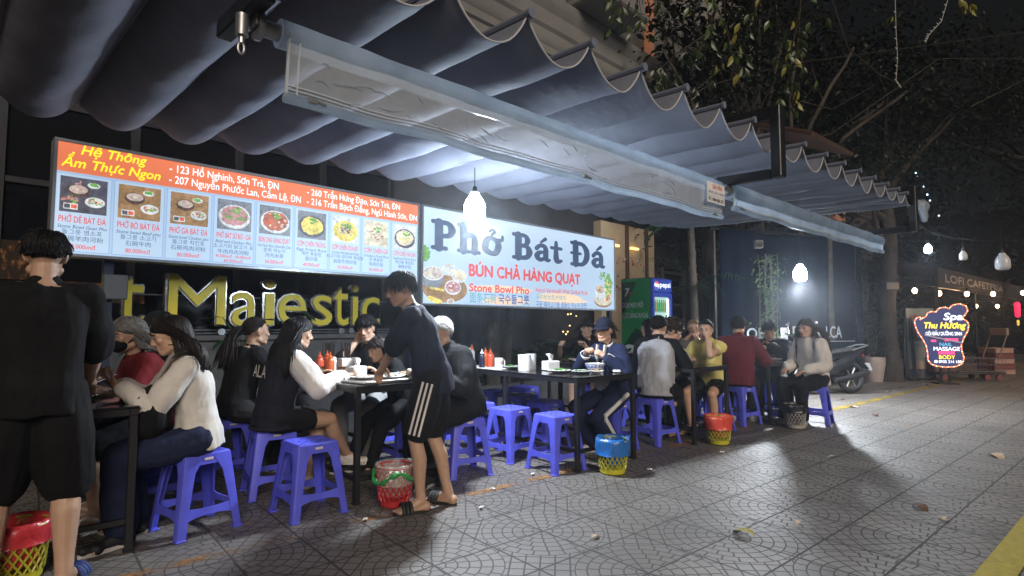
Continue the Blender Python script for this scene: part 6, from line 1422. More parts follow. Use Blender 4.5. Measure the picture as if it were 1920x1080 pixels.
def px(x, y, w):   # point w metres ahead of the photograph's eye that shows at picture position (x, y)
    Fh = np.array([math.cos(YAW + 0), math.sin(YAW), 0]); a = R(90) - math.atan2(1255, 1065); fh = np.array([math.cos(YAW - 0), math.sin(YAW), 0])
    A_ = math.atan(1255 / 1065); fh = np.array([math.cos(A_), math.sin(A_), 0]); r_ = np.array([math.sin(A_), -math.cos(A_), 0]); F_ = fh * math.cos(PITCH) + np.array([0, 0, math.sin(PITCH)]); U_ = -fh * math.sin(PITCH) + np.array([0, 0, math.cos(PITCH)])
    return np.array([0, 0, 1.2]) + (F_ + r_ * (x - 960) / 1065 - U_ * (y - 540) / 1065) * w
branch('leafy branch hanging over the cornice at top centre, left of its neighbour', [px(1100, -120, 6), px(1150, -40, 6), px(1175, 45, 6)], 1, 26, 3, .13); branch('dark leafy branch hanging at top centre beside the balcony', [px(1215, -130, 6.2), px(1200, -30, 6.2), px(1190, 35, 6.2)], 2, 22, 3, .13)
branch('long branch with yellow green leaves in front of the lit balcony', [px(1340, -140, 5.5), px(1330, -20, 5.5), px(1365, 60, 5.5), px(1370, 110, 5.5)], 3, 30, 3, .12, (0, 1, 1, 2)); branch('bunch of lit green leaves hanging over the awning frame', [px(1500, -100, 6), px(1500, 20, 6), px(1480, 110, 6), px(1487, 195, 6)], 4, 46, 3, .12, (0, 0, 1, 1, 2))
branch('leafy branch hanging at top right of the bunch of lit leaves', [px(1430, -120, 6), px(1420, 10, 6), px(1400, 60, 6)], 5, 16, 3, .11, (0, 1, 2)); branch('few yellow leaves hanging at the top right corner', [px(1830, -120, 5.5), px(1815, -20, 5.5), px(1806, 20, 5.5)], 6, 4, 2, .12, (2,)); branch('thin twig of yellow leaves right of the hanging lights', [px(1730, -120, 6), px(1712, -30, 6), px(1716, 12, 6)], 7, 5, 2, .11, (1, 2))
branch('dark leafy twigs reaching over the facade beside the awning rods', [px(1330, 60, 8), px(1270, 100, 8), px(1215, 150, 8)], 8, 40, 3, .16, (0,)); branch('lower dark leafy twigs beside the awning rods', [px(1350, 130, 8), px(1280, 190, 8), px(1225, 175, 8)], 9, 34, 3, .15, (0,))
for i, pts in enumerate((((1678, -20), (1680, 60), (1683, 110), (1680, 150), (1690, 165)), ((1780, -10), (1765, 40), (1742, 65), (1735, 80)))):
    o = thing('string_lights', ['unlit string of tiny lights hanging straight down at top right', 'short unlit string of tiny lights hanging in a curve at top right'][i], 'string lights', tuple(px(*pts[0], 6)), 0, 'unlit light strings'); b0 = px(*pts[0], 6); m_ = MB(); PP = [px(*p, 6) - b0 for p in pts]; m_.tube(PP, .004, 5); m_.build('wire', mat('pale_wire', (.4, .4, .38), .6), o); m_ = MB()
    for k in range(22): t = k / 22 * (len(PP) - 1); a = int(t); p = PP[a] + (PP[a + 1] - PP[a]) * (t - a); m_.cap(p, p + np.array([.018 * (-1) ** k, .01, .012]), .005, .004, 6)
    m_.build('tiny_bulbs', mat('tiny_bulb', (.6, .6, .58), .3), o)
twg = MB(); rs = random.Random(5); b0 = px(1700, 150, 9)
for pts in (((1100, 385 - 180), (1250, 205), (1330, 160), (1480, 120), (1920, 60)), ((1560, 0), (1590, 90), (1650, 140), (1700, 165)), ((1820, 200), (1920, 150)), ((1400, 300), (1560, 250), (1760, 110), (1920, 110)), ((1500, 190), (1560, 205), (1640, 160))): twg.tube([px(*p, 9) - b0 for p in pts], np.linspace(.012, .005, len(pts)), 5)
tag(twg.build('bare_branch', BARK), 'thin bare branches crossing the dark sky at upper right', 'branch', None, tuple(b0))
o = thing('bare_tree', 'slender tree of pale forked trunks rising behind the awning end', 'tree', tuple(px(1440, 640, 12))); b0 = px(1440, 640, 12); q = MB()
for pts, r0 in ((((1400, 640), (1392, 420), (1400, 300), (1375, 180), (1300, 40)), .085), (((1400, 300), (1440, 200), (1462, 90), (1455, -20)), .05), (((1500, 640), (1492, 420), (1490, 300), (1535, 200), (1600, 90)), .075), (((1430, 640), (1425, 300), (1420, 150), (1428, -20)), .06), (((1490, 300), (1478, 180), (1500, 60), (1498, -30)), .045), (((1330, 640), (1325, 300), (1295, 180), (1240, 90)), .055), (((1560, 640), (1555, 360), (1580, 260), (1690, 180), (1760, 120)), .06)):
    w0 = 11.2 + rs.uniform(-.5, .9); PP = [px(*p, w0 + i * rs.uniform(-.1, .25)) - b0 for i, p in enumerate(pts)]
    FF = []
    for i in range(len(PP) - 1):
        for t in (0, .34, .67): FF.append(PP[i] + (PP[i + 1] - PP[i]) * t + np.array([rs.uniform(-.03, .03), rs.uniform(-.03, .03), 0]))
    FF.append(PP[-1]); q.tube(FF, np.linspace(r0, r0 * .35, len(FF)), 8)
q.build('trunk', mat('pale_bark', (.085, .07, .055), .95, 0, .5, 6, .8, 14, .03), o, 60)
lv = MB()
for i in range(26): leaf_cloud(lv, px(rs.uniform(1250, 1900), rs.uniform(-40, 330), rs.uniform(12.5, 15)) - b0, rs.uniform(.5, .9), 60, .16, rs, (0,), .5)
lv.build('crown', FOLD, o, 60)
# orange lit houses far behind the trees
def far_house(label, x, y, w, h, seed):
    o = thing('far_house', label, 'house', (x, y, 0), R(-10), 'houses behind the trees'); m_ = MB(); m_.box((0, 0, h / 2), (w, 4, h)); m_.build('wall', mat('far_wall', (.08, .06, .05), .8), o, 0); rs = random.Random(seed); q = MB(); q.box((0, -.3, h + .1), (w + .6, 5, .3), 0, .05); q.build('roof', mat('far_roof', (.14, .06, .04), .8), o)
    for i in range(5): q = MB(); q.box((rs.uniform(-w * .4, w * .4), -2.03, rs.uniform(5.2, h - 1)), (rs.uniform(.5, 1.2), .08, rs.uniform(.4, 1.0))); q.build('lit_window', WARM2, o, 0)
far_house('dim house with orange windows behind the awning frame', 17.5, 12.5, 7, 9.5, 3); far_house('dim house with orange windows farther right', 26, 11.5, 7, 8, 8)
rf_ = MB(); rf_.box((0, 0, 0), (1.6, .9, .06), 0, .01, rx(R(24))); 
for i in range(14): rf_.box((-.75 + i * .115, 0, .035), (.03, .9, .03), 0, .005, rx(R(24)))
tag(rf_.build('tiled_canopy', mat('canopy_rust', (.07, .03, .018), .8, 0, .3, 6)), 'small rusty red canopy roof behind the awning frame', 'canopy', None, tuple(px(1510, 262, 9.0)))
# ---------------------------------------------------------------- right: posters, spa sign, cafe
ps = thing('poster_board', 'tall dim poster board leaning behind the spa sign', 'poster board', (14.9, 3.72, 0), R(-33)); m_ = MB(); m_.box((0, .02, .80), (.66, .03, 1.52), 0, .004); m_.build('board', mat('board_pale', (.22, .24, .21), .6, 0, .2, 3), ps)
m_ = MB(); rect(m_, -.3, .85, .3, 1.28, 0, -.004); 
rs = random.Random(6)
for i in range(26): disc(m_, rs.uniform(-.25, .25), rs.uniform(.9, 1.24), rs.uniform(.02, .05), rs.uniform(.02, .05), rs.choice((1, 2, 3)), -.005 - .0002 * i, 8, .2, i)
text(m_, 'WENHOME', -.26, 1.34, .07, .5, 4, -.005, .02); text(m_, 'SWIM. ĐẸP', -.26, .72, .07, .5, 5, -.005, .02); rect(m_, -.32, .05, .32, .42, 0, -.004); rect(m_, -.32, .24, .32, .42, 3, -.005)
for i in range(3): text(m_, '••• ••• •••', -.24, .58 - i * .06, .02, .48, 5, -.005)
m_.build('printed_poster', [mat('poster_dark', (.06, .06, .07), .6), mat('poster_skin', (.3, .18, .13), .6), mat('poster_brown', (.12, .07, .05), .6), mat('poster_tan', (.35, .25, .18), .6), mat('poster_red', (.35, .06, .03), .6), mat('poster_ink', (.08, .12, .13), .6)], ps, 0)
for x in (-.62, -.36): m_ = MB(); m_.bar((x * .9, -.15, 0), (x * .45 - .1, -.02, 1.35), .05, .05, 0, .004); m_.build('prop_board', BLACKSTEEL, ps)
sg = thing('spa_sign', 'glowing foot shaped spa sign edged with small bulbs on a black stand', 'sign', (14.28, 3.18, 0), YAW - R(90) + R(-14)); NV = mat('spa_navy', (.02, .03, .10), .4, emit=.22, ecol=(.07, .09, .36))
out = [(-.16, .36), (.0, .34), (.16, .355), (.27, .41), (.31, .53), (.28, .66), (.27, .78), (.32, .93), (.395, 1.08), (.415, 1.20), (.39, 1.27), (.31, 1.33), (.36, 1.40), (.41, 1.49), (.385, 1.58), (.28, 1.63), (.16, 1.60), (.10, 1.53), (.03, 1.56), (-.07, 1.54), (-.13, 1.46), (-.20, 1.475), (-.27, 1.44), (-.30, 1.37), (-.36, 1.335), (-.40, 1.30), (-.39, 1.36), (-.45, 1.35), (-.50, 1.28), (-.49, 1.18), (-.45, 1.05), (-.38, .92), (-.32, .78), (-.30, .62), (-.30, .48), (-.25, .40)]
m_ = MB(); m_.prism([(x * 1.05, z) for x, z in out], -.03, .03); pn_ = m_.build('panel', NV, sg, 0)
def resample(pts, n):
    P_ = np.array(pts + [pts[0]]); d = np.r_[0, np.cumsum(np.linalg.norm(np.diff(P_, axis=0), axis=1))]; t = np.linspace(0, d[-1], n + 1)[:-1]; return np.stack([np.interp(t, d, P_[:, i]) for i in range(2)], 1)
BL = [mat('led_warm', (1, .7, .5), .3, emit=2.6, ecol=(1, .60, .40)), mat('led_red', (1, .3, .15), .3, emit=2.4, ecol=(1, .25, .08))]
m_ = MB()
for i, p in enumerate(resample([(x * 1.05, z) for x, z in out], 116)): m_.ell((p[0], -.045, p[1]), .0125, n=7, m=5, mi=0 if i % 3 == 0 else 1)
m_.build('bulb_edge', BL, sg)
m_ = MB(); yy = -.036
S_ = [mat('led_white', (.9, .9, 1), .3, emit=1.5, ecol=(.85, .9, 1)), mat('led_yellow', (1, .8, .1), .3, emit=1.3, ecol=(1, .78, .06)), mat('led_pink', (1, .1, .3), .3, emit=1.0, ecol=(1, .06, .22)), mat('led_cyan', (.2, .6, .8), .3, emit=.8, ecol=(.15, .5, .8))]
text(m_, 'Spa', .0, 1.30, .14, .33, 0, yy, .025, .22); pass
text(m_, 'Thu Hương', -.37, 1.13, .12, .74, 1, yy, .03, .22); text(m_, 'GỘI ĐẦU DƯỠNG SINH', -.33, .985, .07, .64, 0, yy, .022)
rect(m_, .0, .865, .24, .925, 2, yy); rect(m_, -.24, .85, -.15, .895, 2, yy); text(m_, 'NAIL', -.09, .77, .065, .22, 3, yy, .02); text(m_, 'MASSAGE', -.20, .675, .075, .46, 0, yy, .024); rect(m_, -.12, .60, .17, .66, 2, yy); text(m_, 'BODY', -.11, .505, .075, .28, 1, yy, .024)
text(m_, '0935 214 188', -.12, .425, .055, .40, 0, yy, .02); disc(m_, -.17, .452, .03, .03, 0, yy, 16); m_.build('glowing_lettering', S_, pn_, 0)
m_ = MB(); m_.bar((-.36, -.05, .99), (.31, -.05, .83), .012, .03, 0, .003); m_.build('cross_bar', mat('bar_lilac', (.5, .45, .6), .4), sg)
m_ = MB(); m_.tube([(-.08, .02, 0), (-.08, .02, .4)], .018, 8); m_.tube([(.08, .02, 0), (.08, .02, .4)], .018, 8); m_.box((-.08, .0, .012), (.22, .3, .024), 0, .006); m_.box((.1, .0, .012), (.2, .28, .022), 0, .006); m_.build('stand', BLACKSTEEL, sg)
# hand trolley behind the spa sign
ct = thing('trolley', 'dull trolley with a wire basket parked behind the spa sign', 'trolley', (15.6, 3.15, 0), R(-38)); WIREM = mat('trolley_wire', (.16, .12, .11), .5, .4)
m_ = MB(); m_.box((0, 0, .16), (1.5, .5, .04), 0, .01); m_.build('deck', mat('deck_dark', (.03, .026, .025), .7), ct); m_ = MB()
for z in (.2, .34, .48): m_.tube([(-.3, -.24, z), (.75, -.24, z), (.75, .24, z), (-.3, .24, z), (-.3, -.24, z)], .008, 5)
for i in range(14): m_.tube([(-.3 + i * .08, -.24, .2), (-.3 + i * .08, -.24, .48)], .006, 4)
m_.tube([(.62, -.2, .45), (.85, -.2, 1.0), (.85, .2, 1.0), (.62, .2, .45)], .014, 6); m_.build('wire_basket', WIREM, ct); m_ = MB(); m_.box((-.55, 0, .36), (.5, .42, .36), 0, .02); m_.build('carton', mat('carton_red', (.10, .05, .045), .7), ct)
m_ = MB(); m_.box((.86, 0, 1.05), (.06, .42, .16), 0, .01); m_.build('handle_board', mat('board_tan', (.28, .18, .13), .7), ct)
for x in (-.6, .35, .62):
    for y in (-.2, .2): m_ = MB(); m_.tube([(x, y - .02, .07), (x, y + .02, .07)], .065, 12); m_.tube([(x, y, .07), (x, y, .16)], .012, 6); m_.build('wheel', mat('caster_red', (.16, .04, .04), .5), ct)
for i in range(5):
    m_ = MB(); m_.box((0, 0, .06), (.55, .42, .105), 0, .012); m_.box((0, -.212, .085), (.44, .01, .03), 0, .003); m_.box((0, 0, .115), (.57, .44, .022), 0, .006)
    tag(m_.build('foam_crate', mat('crate_%d' % (i % 2), ((.42, .25, .20), (.20, .05, .045))[i % 2], .6, 0, .2, 8)), ['bottom crate of the stack right of the spa sign', 'second crate up in the stack right of the spa sign', 'middle crate of the stack right of the spa sign', 'fourth crate up in the stack right of the spa sign', 'topmost crate of the stack right of the spa sign'][i], 'crate', 'crates stacked by the cafe', (18.0, 2.98, .128 * i), R(-35 + i * 2))
# neighbouring cafe: sloping valance with its name, bulbs beneath
cw = thing('cafe_awning', 'dark cafe canopy with pale lettering on its long valance', 'awning', (14.6, 3.30, 0)); VAL = mat('valance_brown', (.035, .025, .02), .8, 0, .3, 5)
m_ = MB(); m_.quad((0, 0, 2.02), (10, 0, 2.02), (10, 0, 2.42), (0, 0, 2.42)); m_.build('valance', VAL, cw, 0, .01); m_ = MB(); m_.quad((0, .02, 2.42), (10, .02, 2.42), (10, 4, 3.2), (0, 4, 3.2)); m_.build('roof_sheet', VAL, cw, 0, .02)
m_ = MB(); text(m_, 'LOFI CAFETERIA', .55, 2.13, .17, 6.1, 0, -.012, .03); m_.build('cafe_name', mat('valance_letter', (.36, .28, .23), .7), cw, 0)
m_ = MB()
for x in (.05, 3.4, 6.7, 9.9): m_.tube([(x, .04, 0), (x, .04, 2.42)], .03, 8)
m_.tube([(0, .03, 2.0), (10, .03, 2.0)], .02, 6); m_.build('canopy_pole', BLACKSTEEL, cw)
cb = thing('cafe_wall', 'dark brown cafe wall with plants at the back of the canopy', 'wall', (14.4, 7.2, 0)); m_ = MB(); m_.box((6, 0, 1.7), (13, .2, 3.4)); m_.build('wall_face', mat('cafe_brown', (.025, .018, .014), .8, 0, .4, 2), cb, 0)
for i, (x, y, n_) in enumerate(((17.2, 4.9, 500), (19.5, 5.4, 700), (22.5, 4.6, 700), (24.5, 3.0, 800), (25.5, 1.2, 800), (27, -1, 900))):
    o = thing('dark_hedge_bush', ['bush behind the trolley', 'bush left of the crate stack', 'bush behind the crate stack', 'bush right of the crate stack', 'bush at the far end of the paving', 'bush closing the far end of the paving at the right edge'][i], 'bush', (x, y, 0), 0, 'dark bushes by the cafe'); o['label'] = 'dark ' + o['label']; q = MB(); rs = random.Random(50 + i)
    for j in range(9): leaf_cloud(q, (rs.uniform(-.8, .8), rs.uniform(-.5, .5), rs.uniform(.4, 2.0)), .62, n_ // 9, .16, rs, (0, 0, 1), .3)
    q.build('leaves', [FOLD, mat('leaf_mid', (.018, .024, .010), .5, 0, .4, 5)], o, 60); q = MB(); q.tube([(0, 0, 0), (.05, 0, 1.2)], [.06, .03], 6); q.build('stem', BARK, o)
eb = thing('end_building', 'dark house front closing the far end of the paving', 'building', (31, -2, 0), R(0)); m_ = MB(); m_.box((0, 0, 3), (.6, 22, 6)); m_.build('wall', mat('end_wall', (.006, .006, .006), .9), eb, 0); m_ = MB(); m_.box((-.32, 3.5, 1.7), (.05, 1.2, .12)); m_.build('lit_sign', mat('shop_glow', (.4, .8, .6), .4, emit=2.4, ecol=(.7, .95, .8)), eb, 0)
lan = thing('red_lantern', 'small red and yellow hanging lantern at far right', 'lantern', (20.2, 2.85, 1.75)); m_ = MB(); m_.cap((0, 0, 0), (0, 0, -.3), .07, .06); m_.build('shade', mat('lantern_red', (.6, .03, .08), .5, emit=.9, ecol=(1, .03, .12)), lan); m_ = MB(); m_.cap((0, 0, -.45), (0, 0, -.55), .03, .025); m_.build('tassel', mat('lantern_yellow', (.7, .5, .1), .5, emit=.7, ecol=(1, .6, .1)), lan); m_ = MB(); m_.tube([(0, 0, .06), (0, 0, .6)], .006, 5); m_.build('cord', BLACKSTEEL, lan)
# ---------------------------------------------------------------- lamps
CBULB = mat('bulb_cold_glow', (1, 1, 1), .3, emit=60, ecol=(.72, .86, 1)); UNLIT = mat('bulb_unlit', (.55, .55, .55), .25, 0, .1, 8)
def point(loc, p_, col, r_, parent=None):
    l = bpy.data.lights.new('bulb_light', 'POINT'); l.energy = p_; l.color = col; l.shadow_soft_size = r_; o = bpy.data.objects.new('bulb_light', l); COL.objects.link(o); o.location = loc
    if parent: o.parent = parent
    return o
def lamp(label, loc, s, lit_, power, cord=.4, tilt=(0, 0, 0), omni=.17, group='bulbs hung over the tables'):
    o = thing('light_bulb', label, 'light bulb', loc, 0, group); m_ = MB(); r_ = .05 * s
    m_.lathe([(0, -.065 * s), (r_ * .7, -.06 * s), (r_ * .97, -.045 * s), (r_, -.02 * s), (r_, .015 * s), (r_ * .8, .04 * s), (r_ * .45, .065 * s), (r_ * .4, .075 * s), (0, .075 * s)], 22); m_.build('globe', CBULB if lit_ else UNLIT, o, 60)
    m_ = MB(); m_.lathe([(.018, .073 * s), (.020, .073 * s + .045), (.012, .073 * s + .06), (0, .073 * s + .06)], 14); m_.build('socket', mat('socket_black', (.02, .02, .02), .5), o); m_ = MB(); m_.tube([(0, 0, .073 * s + .055), (0, 0, .13 * s + cord)], .004, 5); m_.build('cord', BLACKSTEEL, o)
    if power:
        point((0, 0, -.095 * s), power * omni, (.74, .87, 1.0), .06 * s, o)
        l = bpy.data.lights.new('bulb_light', 'SPOT'); l.energy = power; l.color = (.88, .94, 1.0); l.shadow_soft_size = .05 * s; l.spot_size = R(165); l.spot_blend = .55; so = bpy.data.objects.new('bulb_light', l); COL.objects.link(so); so.location = (0, 0, -.10 * s); so.parent = o; so.rotation_euler = tilt
    return o
PA = px(890, 391, 4.75); lamp('dazzling cold white bulb under the awning where the two signs meet', tuple(PA), 1.75, True, 215, .12, (R(-22), 0, R(-15)), .52)
PB = px(1500, 513, 8.95); lamp('dazzling cold white bulb in front of the blue tarpaulin', tuple(PB), 1.9, True, 560, .9, (R(-14), 0, R(-40)), .14)
PC = px(1740, 467, 9.2); lamp('smaller lit bulb on the overhead wire at the right', tuple(PC), 1.0, True, 70, .22)
lamp('small unlit bulb between the lit bulb and the big unlit bulb', tuple(px(1806, 480, 9.0)), 1.1, False, 0, .3); lamp('big unlit white bulb at the right end of the wire', tuple(px(1880, 492, 8.7)), 1.9, False, 0, .32)
wr = MB(); b0 = px(1715, 400, 9.3); wr.tube([px(x, y, w) - b0 for x, y, w in ((1700, 395, 9.3), (1720, 418, 9.25), (1745, 435, 9.2), (1790, 446, 9.05), (1850, 452, 8.8), (1920, 448, 8.6), (2040, 430, 8.2))], .012, 6); wr.tube([px(x, y, w) - b0 for x, y, w in ((1700, 400, 9.3), (1722, 424, 9.25), (1750, 438, 9.2), (1790, 448, 9.05))], .007, 5); tag(wr.build('overhead_wire', BLACKSTEEL), 'sagging black wire that carries the bulbs at the right', 'wire', None, tuple(b0))
wl_ = thing('warm_string_lights', 'string of warm bulbs glowing under the cafe canopy', 'string lights', tuple(px(1715, 530, 12))); b0 = px(1715, 530, 12); WB = mat('bulb_warm_glow', (1, .8, .5), .3, emit=16, ecol=(1, .60, .30)); spots = [(1715, 545, 12.0), (1761, 550, 12.6), (1813, 551, 13.2), (1862, 551, 14), (1918, 549, 14.6), (1830, 574, 17), (1870, 574, 18), (1906, 581, 19)]
m_ = MB(); m_.tube([px(x, y - 12, w) - b0 for x, y, w in spots[:5]], .008, 5); m_.tube([px(x, y - 9, w) - b0 for x, y, w in spots[5:]], .008, 5); m_.build('wire', BLACKSTEEL, wl_)
for x, y, w in spots: c = px(x, y, w) - b0; m_ = MB(); m_.ell(c, (.048, .048, .06), n=12, m=8); m_.build('bulb', WB, wl_, 60); m_ = MB(); m_.tube([c + (0, 0, .055), c + (0, 0, .14)], .022, 8); m_.build('bulb_socket', BLACKSTEEL, wl_); point(tuple(c - np.array([0, 0, .10])), 3.6, (1, .62, .34), .05, wl_)
fl = thing('flood_lamp', 'unlit square flood lamp on the tree trunk', 'flood lamp', tuple(px(1672, 536, 12.2)), R(-40)); m_ = MB(); m_.box((0, 0, 0), (.30, .06, .18), 0, .01); m_.build('housing', BLACKSTEEL, fl); m_ = MB(); m_.box((0, -.034, 0), (.26, .01, .14), 0, .003); m_.build('lens', mat('flood_lens', (.14, .13, .12), .3), fl); m_ = MB(); m_.tube([(0, .03, 0), (0, .3, .05)], .015, 6); m_.build('bracket', BLACKSTEEL, fl)
for i, (x, y, w) in enumerate(((1683, 404, 14), (1745, 342, 16), (1757, 352, 16), (1630, 375, 15), (1648, 372, 15), (1737, 372, 14))): pass
fy = thing('sky_fairy_lights', 'tiny cold fairy lights among the trees past the awning end', 'string lights', tuple(px(1650, 320, 15))); b0 = px(1650, 320, 15); m_ = MB(); rs = random.Random(3)
pts = [px(1630 + 12 * i, 300 + 30 * math.sin(i * .7) + 7 * i, 15) - b0 for i in range(12)]; m_.tube(pts, .004, 4); m_.build('wire', BLACKSTEEL, fy)
for i in range(16): k = rs.randrange(11); m_ = MB(); m_.ell(pts[k] + (pts[k + 1] - pts[k]) * rs.random(), .022, n=6, m=5); m_.build('tiny_bulb', mat('fairy_cold', (.7, .85, 1), .3, emit=2.5, ecol=(.6, .8, 1)), fy)
# electric box and bracket hardware at far end of the awning
eb_ = thing('speaker_box', 'small square speaker under the awning above the last tables', 'speaker', tuple(px(1422, 458, 8.6)), R(-40)); m_ = MB(); m_.box((0, 0, 0), (.12, .09, .12), 0, .01); m_.build('housing', mat('speaker_grey', (.16, .17, .19), .5), eb_); m_ = MB(); m_.lathe([(0, .0), (.042, .0), (.046, .006), (.03, .012), (0, .008)], 18, rot=rx(R(90)), c=(0, -.045, 0)); m_.build('cone', BLACKSTEEL, eb_)
cr = thing('clear_sheet_bundle', 'bundle of clear plastic sheet tied at the far end of the awning', 'plastic sheet', tuple(px(1728, 385, 9.9)), R(-20)); m_ = MB(); m_.cap((-.25, 0, 0), (.15, .1, .02), .08, .10); m_.cap((.0, 0, .0), (.05, 0, -.25), .09, .05); solid_obj('sheet', m_, .02, mat('bundle_plastic', (.3, .33, .38), .25, 0, .3, 9, .6, 14, .03, alpha=.8), cr, 1, .05, 7, 8)
# ---------------------------------------------------------------- the diners
G1 = 'people at the street restaurant'
SEAT = .455
def nm_skin(t=1.0): return (.52 * t, .325 * t, .225 * t)
p = (.04, 3.38)
J1 = person('man in black shirt and black shorts standing with his back to us at far left', p, 86, 1.66, 1.04, 'm', None, 2, 6, head=(14, -3, 0), L=(-.17, .34, .92), Rr=(.19, .34, .92), lf=(-.145, .03, 0), rf=(.13, -.02, 0), hands=(.8, .8),
       skin=nm_skin(.92), top=dict(mat='black_linen', col=(.0045, .0045, .0055), sleeve=.52, hem=.10, loose=.02, collar=1, fold=.016), bottom=dict(type='shorts', mat='black_twill', col=(.004, .004, .005), len=.97, wide=.04),
       shoes=dict(type='slide', mat='navy', col=(.03, .06, .22)), hair=dict(kind='short', col='black', len=.062, sides=.30, lift=.6, mess=.2, comb=(.2, .1, -.2), nape=-.42, fade=.3, n=700), vox=.0065, seed=1, group=G1)
p = (.68, 4.46); f = 186
J2 = person('grey haired woman in dark red with a black face mask leaning on the table', p, f, 1.58, 1.12, 'f', SEAT, 11, 10, head=(8, 14, 0), L=(-.12, .42, .80), Rr=(.14, .36, .80), rf=(.10, .30, 0), lf=(-.12, .34, 0), hands=(.7, .7),
       skin=nm_skin(.85), top=dict(mat='dark_red', col=(.16, .012, .016), sleeve=.42, hem=.08, loose=.012), bottom=dict(type='shorts', mat='dark_short', col=(.006, .006, .008), len=.9, wide=.02), shoes=dict(type='flip', mat='cream', col=(.55, .47, .38)),
       hair=dict(kind='hang', col='grey', len=.20, part=.1, back=.25, n=560, vol=1.06, nape=-.75), vox=.008, seed=2, group=G1)
m_ = MB(); H = J2['H']; k = J2['k']; m_.ell(H(0, .055, -.055), np.array([.06, .055, .05]) * k, J2['Rh'], 16, 10); m_.tube([H(.06, .03, -.04), H(.078, -.01, -.005)], .004, 5); m_.tube([H(-.06, .03, -.04), H(-.078, -.01, -.005)], .004, 5); m_.build('face_mask', cloth('mask_black', (.0045, .0045, .0055)), J2['body'], 180)
p = (.80, 3.84); f = 172
ph_ = (.30, 3.93, .86)
J3 = person('woman in a white cardigan and navy trousers looking down at her phone', p, f, 1.61, 1.0, 'f', SEAT, 7, 9, head=(17, 2, 0), L=w2l(p, f, (.40, 3.86, .855)), Rr=w2l(p, f, (.40, 3.98, .855)), rf=(.10, .30, 0), lf=(-.10, .36, 0), hands=(.75, .75), lpn=(.5, 0, 1), rpn=(-.5, 0, 1),
       skin=nm_skin(.95), top=dict(name='cardigan', mat='white_knit', col=(.62, .59, .55), sleeve=.96, hem=.12, loose=.012, fold=.016), bottom=dict(type='long', mat='navy_wide', col=(.012, .018, .05), len=.9, wide=.035, fill=1), shoes=dict(type='sneaker', mat='black_run', col=(.015, .015, .018), sole=(.6, .58, .55)),
       hair=dict(kind='hang', col='dark', len=.36, part=.0, back=.2, n=600, nape=-.75), vox=.0065, seed=3, group=G1)
m_ = MB(); m_.box((0, 0, 0), (.075, .155, .010), 0, .004); fo_ = m_.build('phone', mat('phone_case', (.25, .17, .16), .4)); tag(fo_, 'phone held in both hands by the woman in the white cardigan', 'phone', None, (.325, 3.93, .885), R(88)); fo_.rotation_euler = (R(-24), 0, R(82))
m_ = MB(); m_.box((0, 0, .0058), (.068, .145, .001), 0, .0004); m_.build('screen', mat('phone_screen', (.1, .11, .13), .1, emit=.25, ecol=(.6, .65, .8)), fo_)
bg = thing('shoulder_bag', 'black bag with straps in the lap of the woman in the white cardigan', 'bag', (.555, 3.80, .60), R(f - 90)); m_ = MB(); m_.ell((0, 0, .11), (.15, .09, .16), n=18, m=12); m_.ell((0, .05, .05), (.12, .06, .09), n=16, m=10)
solid_obj('bag_body', m_, .010, cloth('bag_black', (.005, .005, .007)), bg, 2, .012, 9, 4)
m_ = MB(); m_.tube([(-.10, .06, .2), (-.02, .115, .17), (.08, .10, .18), (.12, .04, .24)], .011, 6); m_.tube([(-.05, .0, .26), (-.03, -.08, .42), (.02, -.16, .46)], .014, 6); m_.build('strap', cloth('strap_grey', (.25, .23, .22)), bg)
person('dark haired diner mostly hidden behind the masked woman', (.88, 5.08), 185, 1.68, 1.0, 'm', SEAT, 6, 6, head=(5, 0, 0), L=(-.15, .35, .80), Rr=(.15, .35, .80), top=dict(mat='stripe_black', col=(.02, .02, .022), sleeve=.45), bottom=dict(type='long', mat='dark_trouser', col=(.015, .015, .018)), shoes=dict(type='sneaker', mat='dark', col=(.03, .03, .03)), hair=dict(kind='short', col='black', len=.07), vox=.010, seed=41, group=G1)
person('woman in black with a wavy dark ponytail facing the tray table', (1.28, 4.92), 12, 1.60, 1.05, 'f', SEAT, 10, 8, head=(-2, -8, 0), L=(-.15, .42, .80), Rr=(.14, .42, .80), rf=(.1, .3, 0), lf=(-.1, .34, 0), skin=nm_skin(.9), top=dict(mat='black_top', col=(.005, .005, .0065), sleeve=.95, hem=.14), bottom=dict(type='long', mat='dark_trouser', col=(.015, .015, .018)), shoes=dict(type='sneaker', mat='dark', col=(.03, .03, .03)),
       hair=dict(kind='tied', col='dark', len=.36, tie=(0, -.12, .0), tail_n=120, wave=.16, n=420, bun=.028), vox=.008, seed=5, group=G1)
p = (1.37, 4.26); f = 2
J6 = person('girl with long black hair in a navy and white varsity jacket, legs crossed', p, f, 1.60, 1.0, 'f', SEAT, 8, 10, head=(6, -6, 0), L=w2l(p, f, (1.72, 4.38, .81)), Rr=w2l(p, f, (1.80, 4.06, .81)), rf=(-.06, .60, .10), lf=(.02, .26, 0), rk=(.3, .8, 1), lk=(-.2, 1, .3), hands=(.6, .4), skin=nm_skin(.9),
       top=dict(name='varsity_jacket', mat='varsity_navy', col=(.010, .011, .018), sleeve=.93, sleeve_col=(.66, .64, .62), hem=.17, hemcol=(.6, .58, .55), cuff=(.012, .012, .02), loose=.022, thick=.024, fold=.018), bottom=dict(type='shorts', mat='dark_short', col=(.006, .006, .008), len=.55, wide=.015), shoes=dict(type='sneaker', mat='white_clog', col=(.62, .60, .56), sole=(.6, .58, .54)),
       hair=dict(kind='hang', col='black', len=.46, part=0, back=.2, n=620, vol=1.04, nape=-.75), vox=.0065, seed=6, group=G1)
m_ = MB(); 
for i, ch in enumerate('ALA'): text(m_, ch, (i - 1.5) * .085, 0, .085, .075, 0, 0, .01)
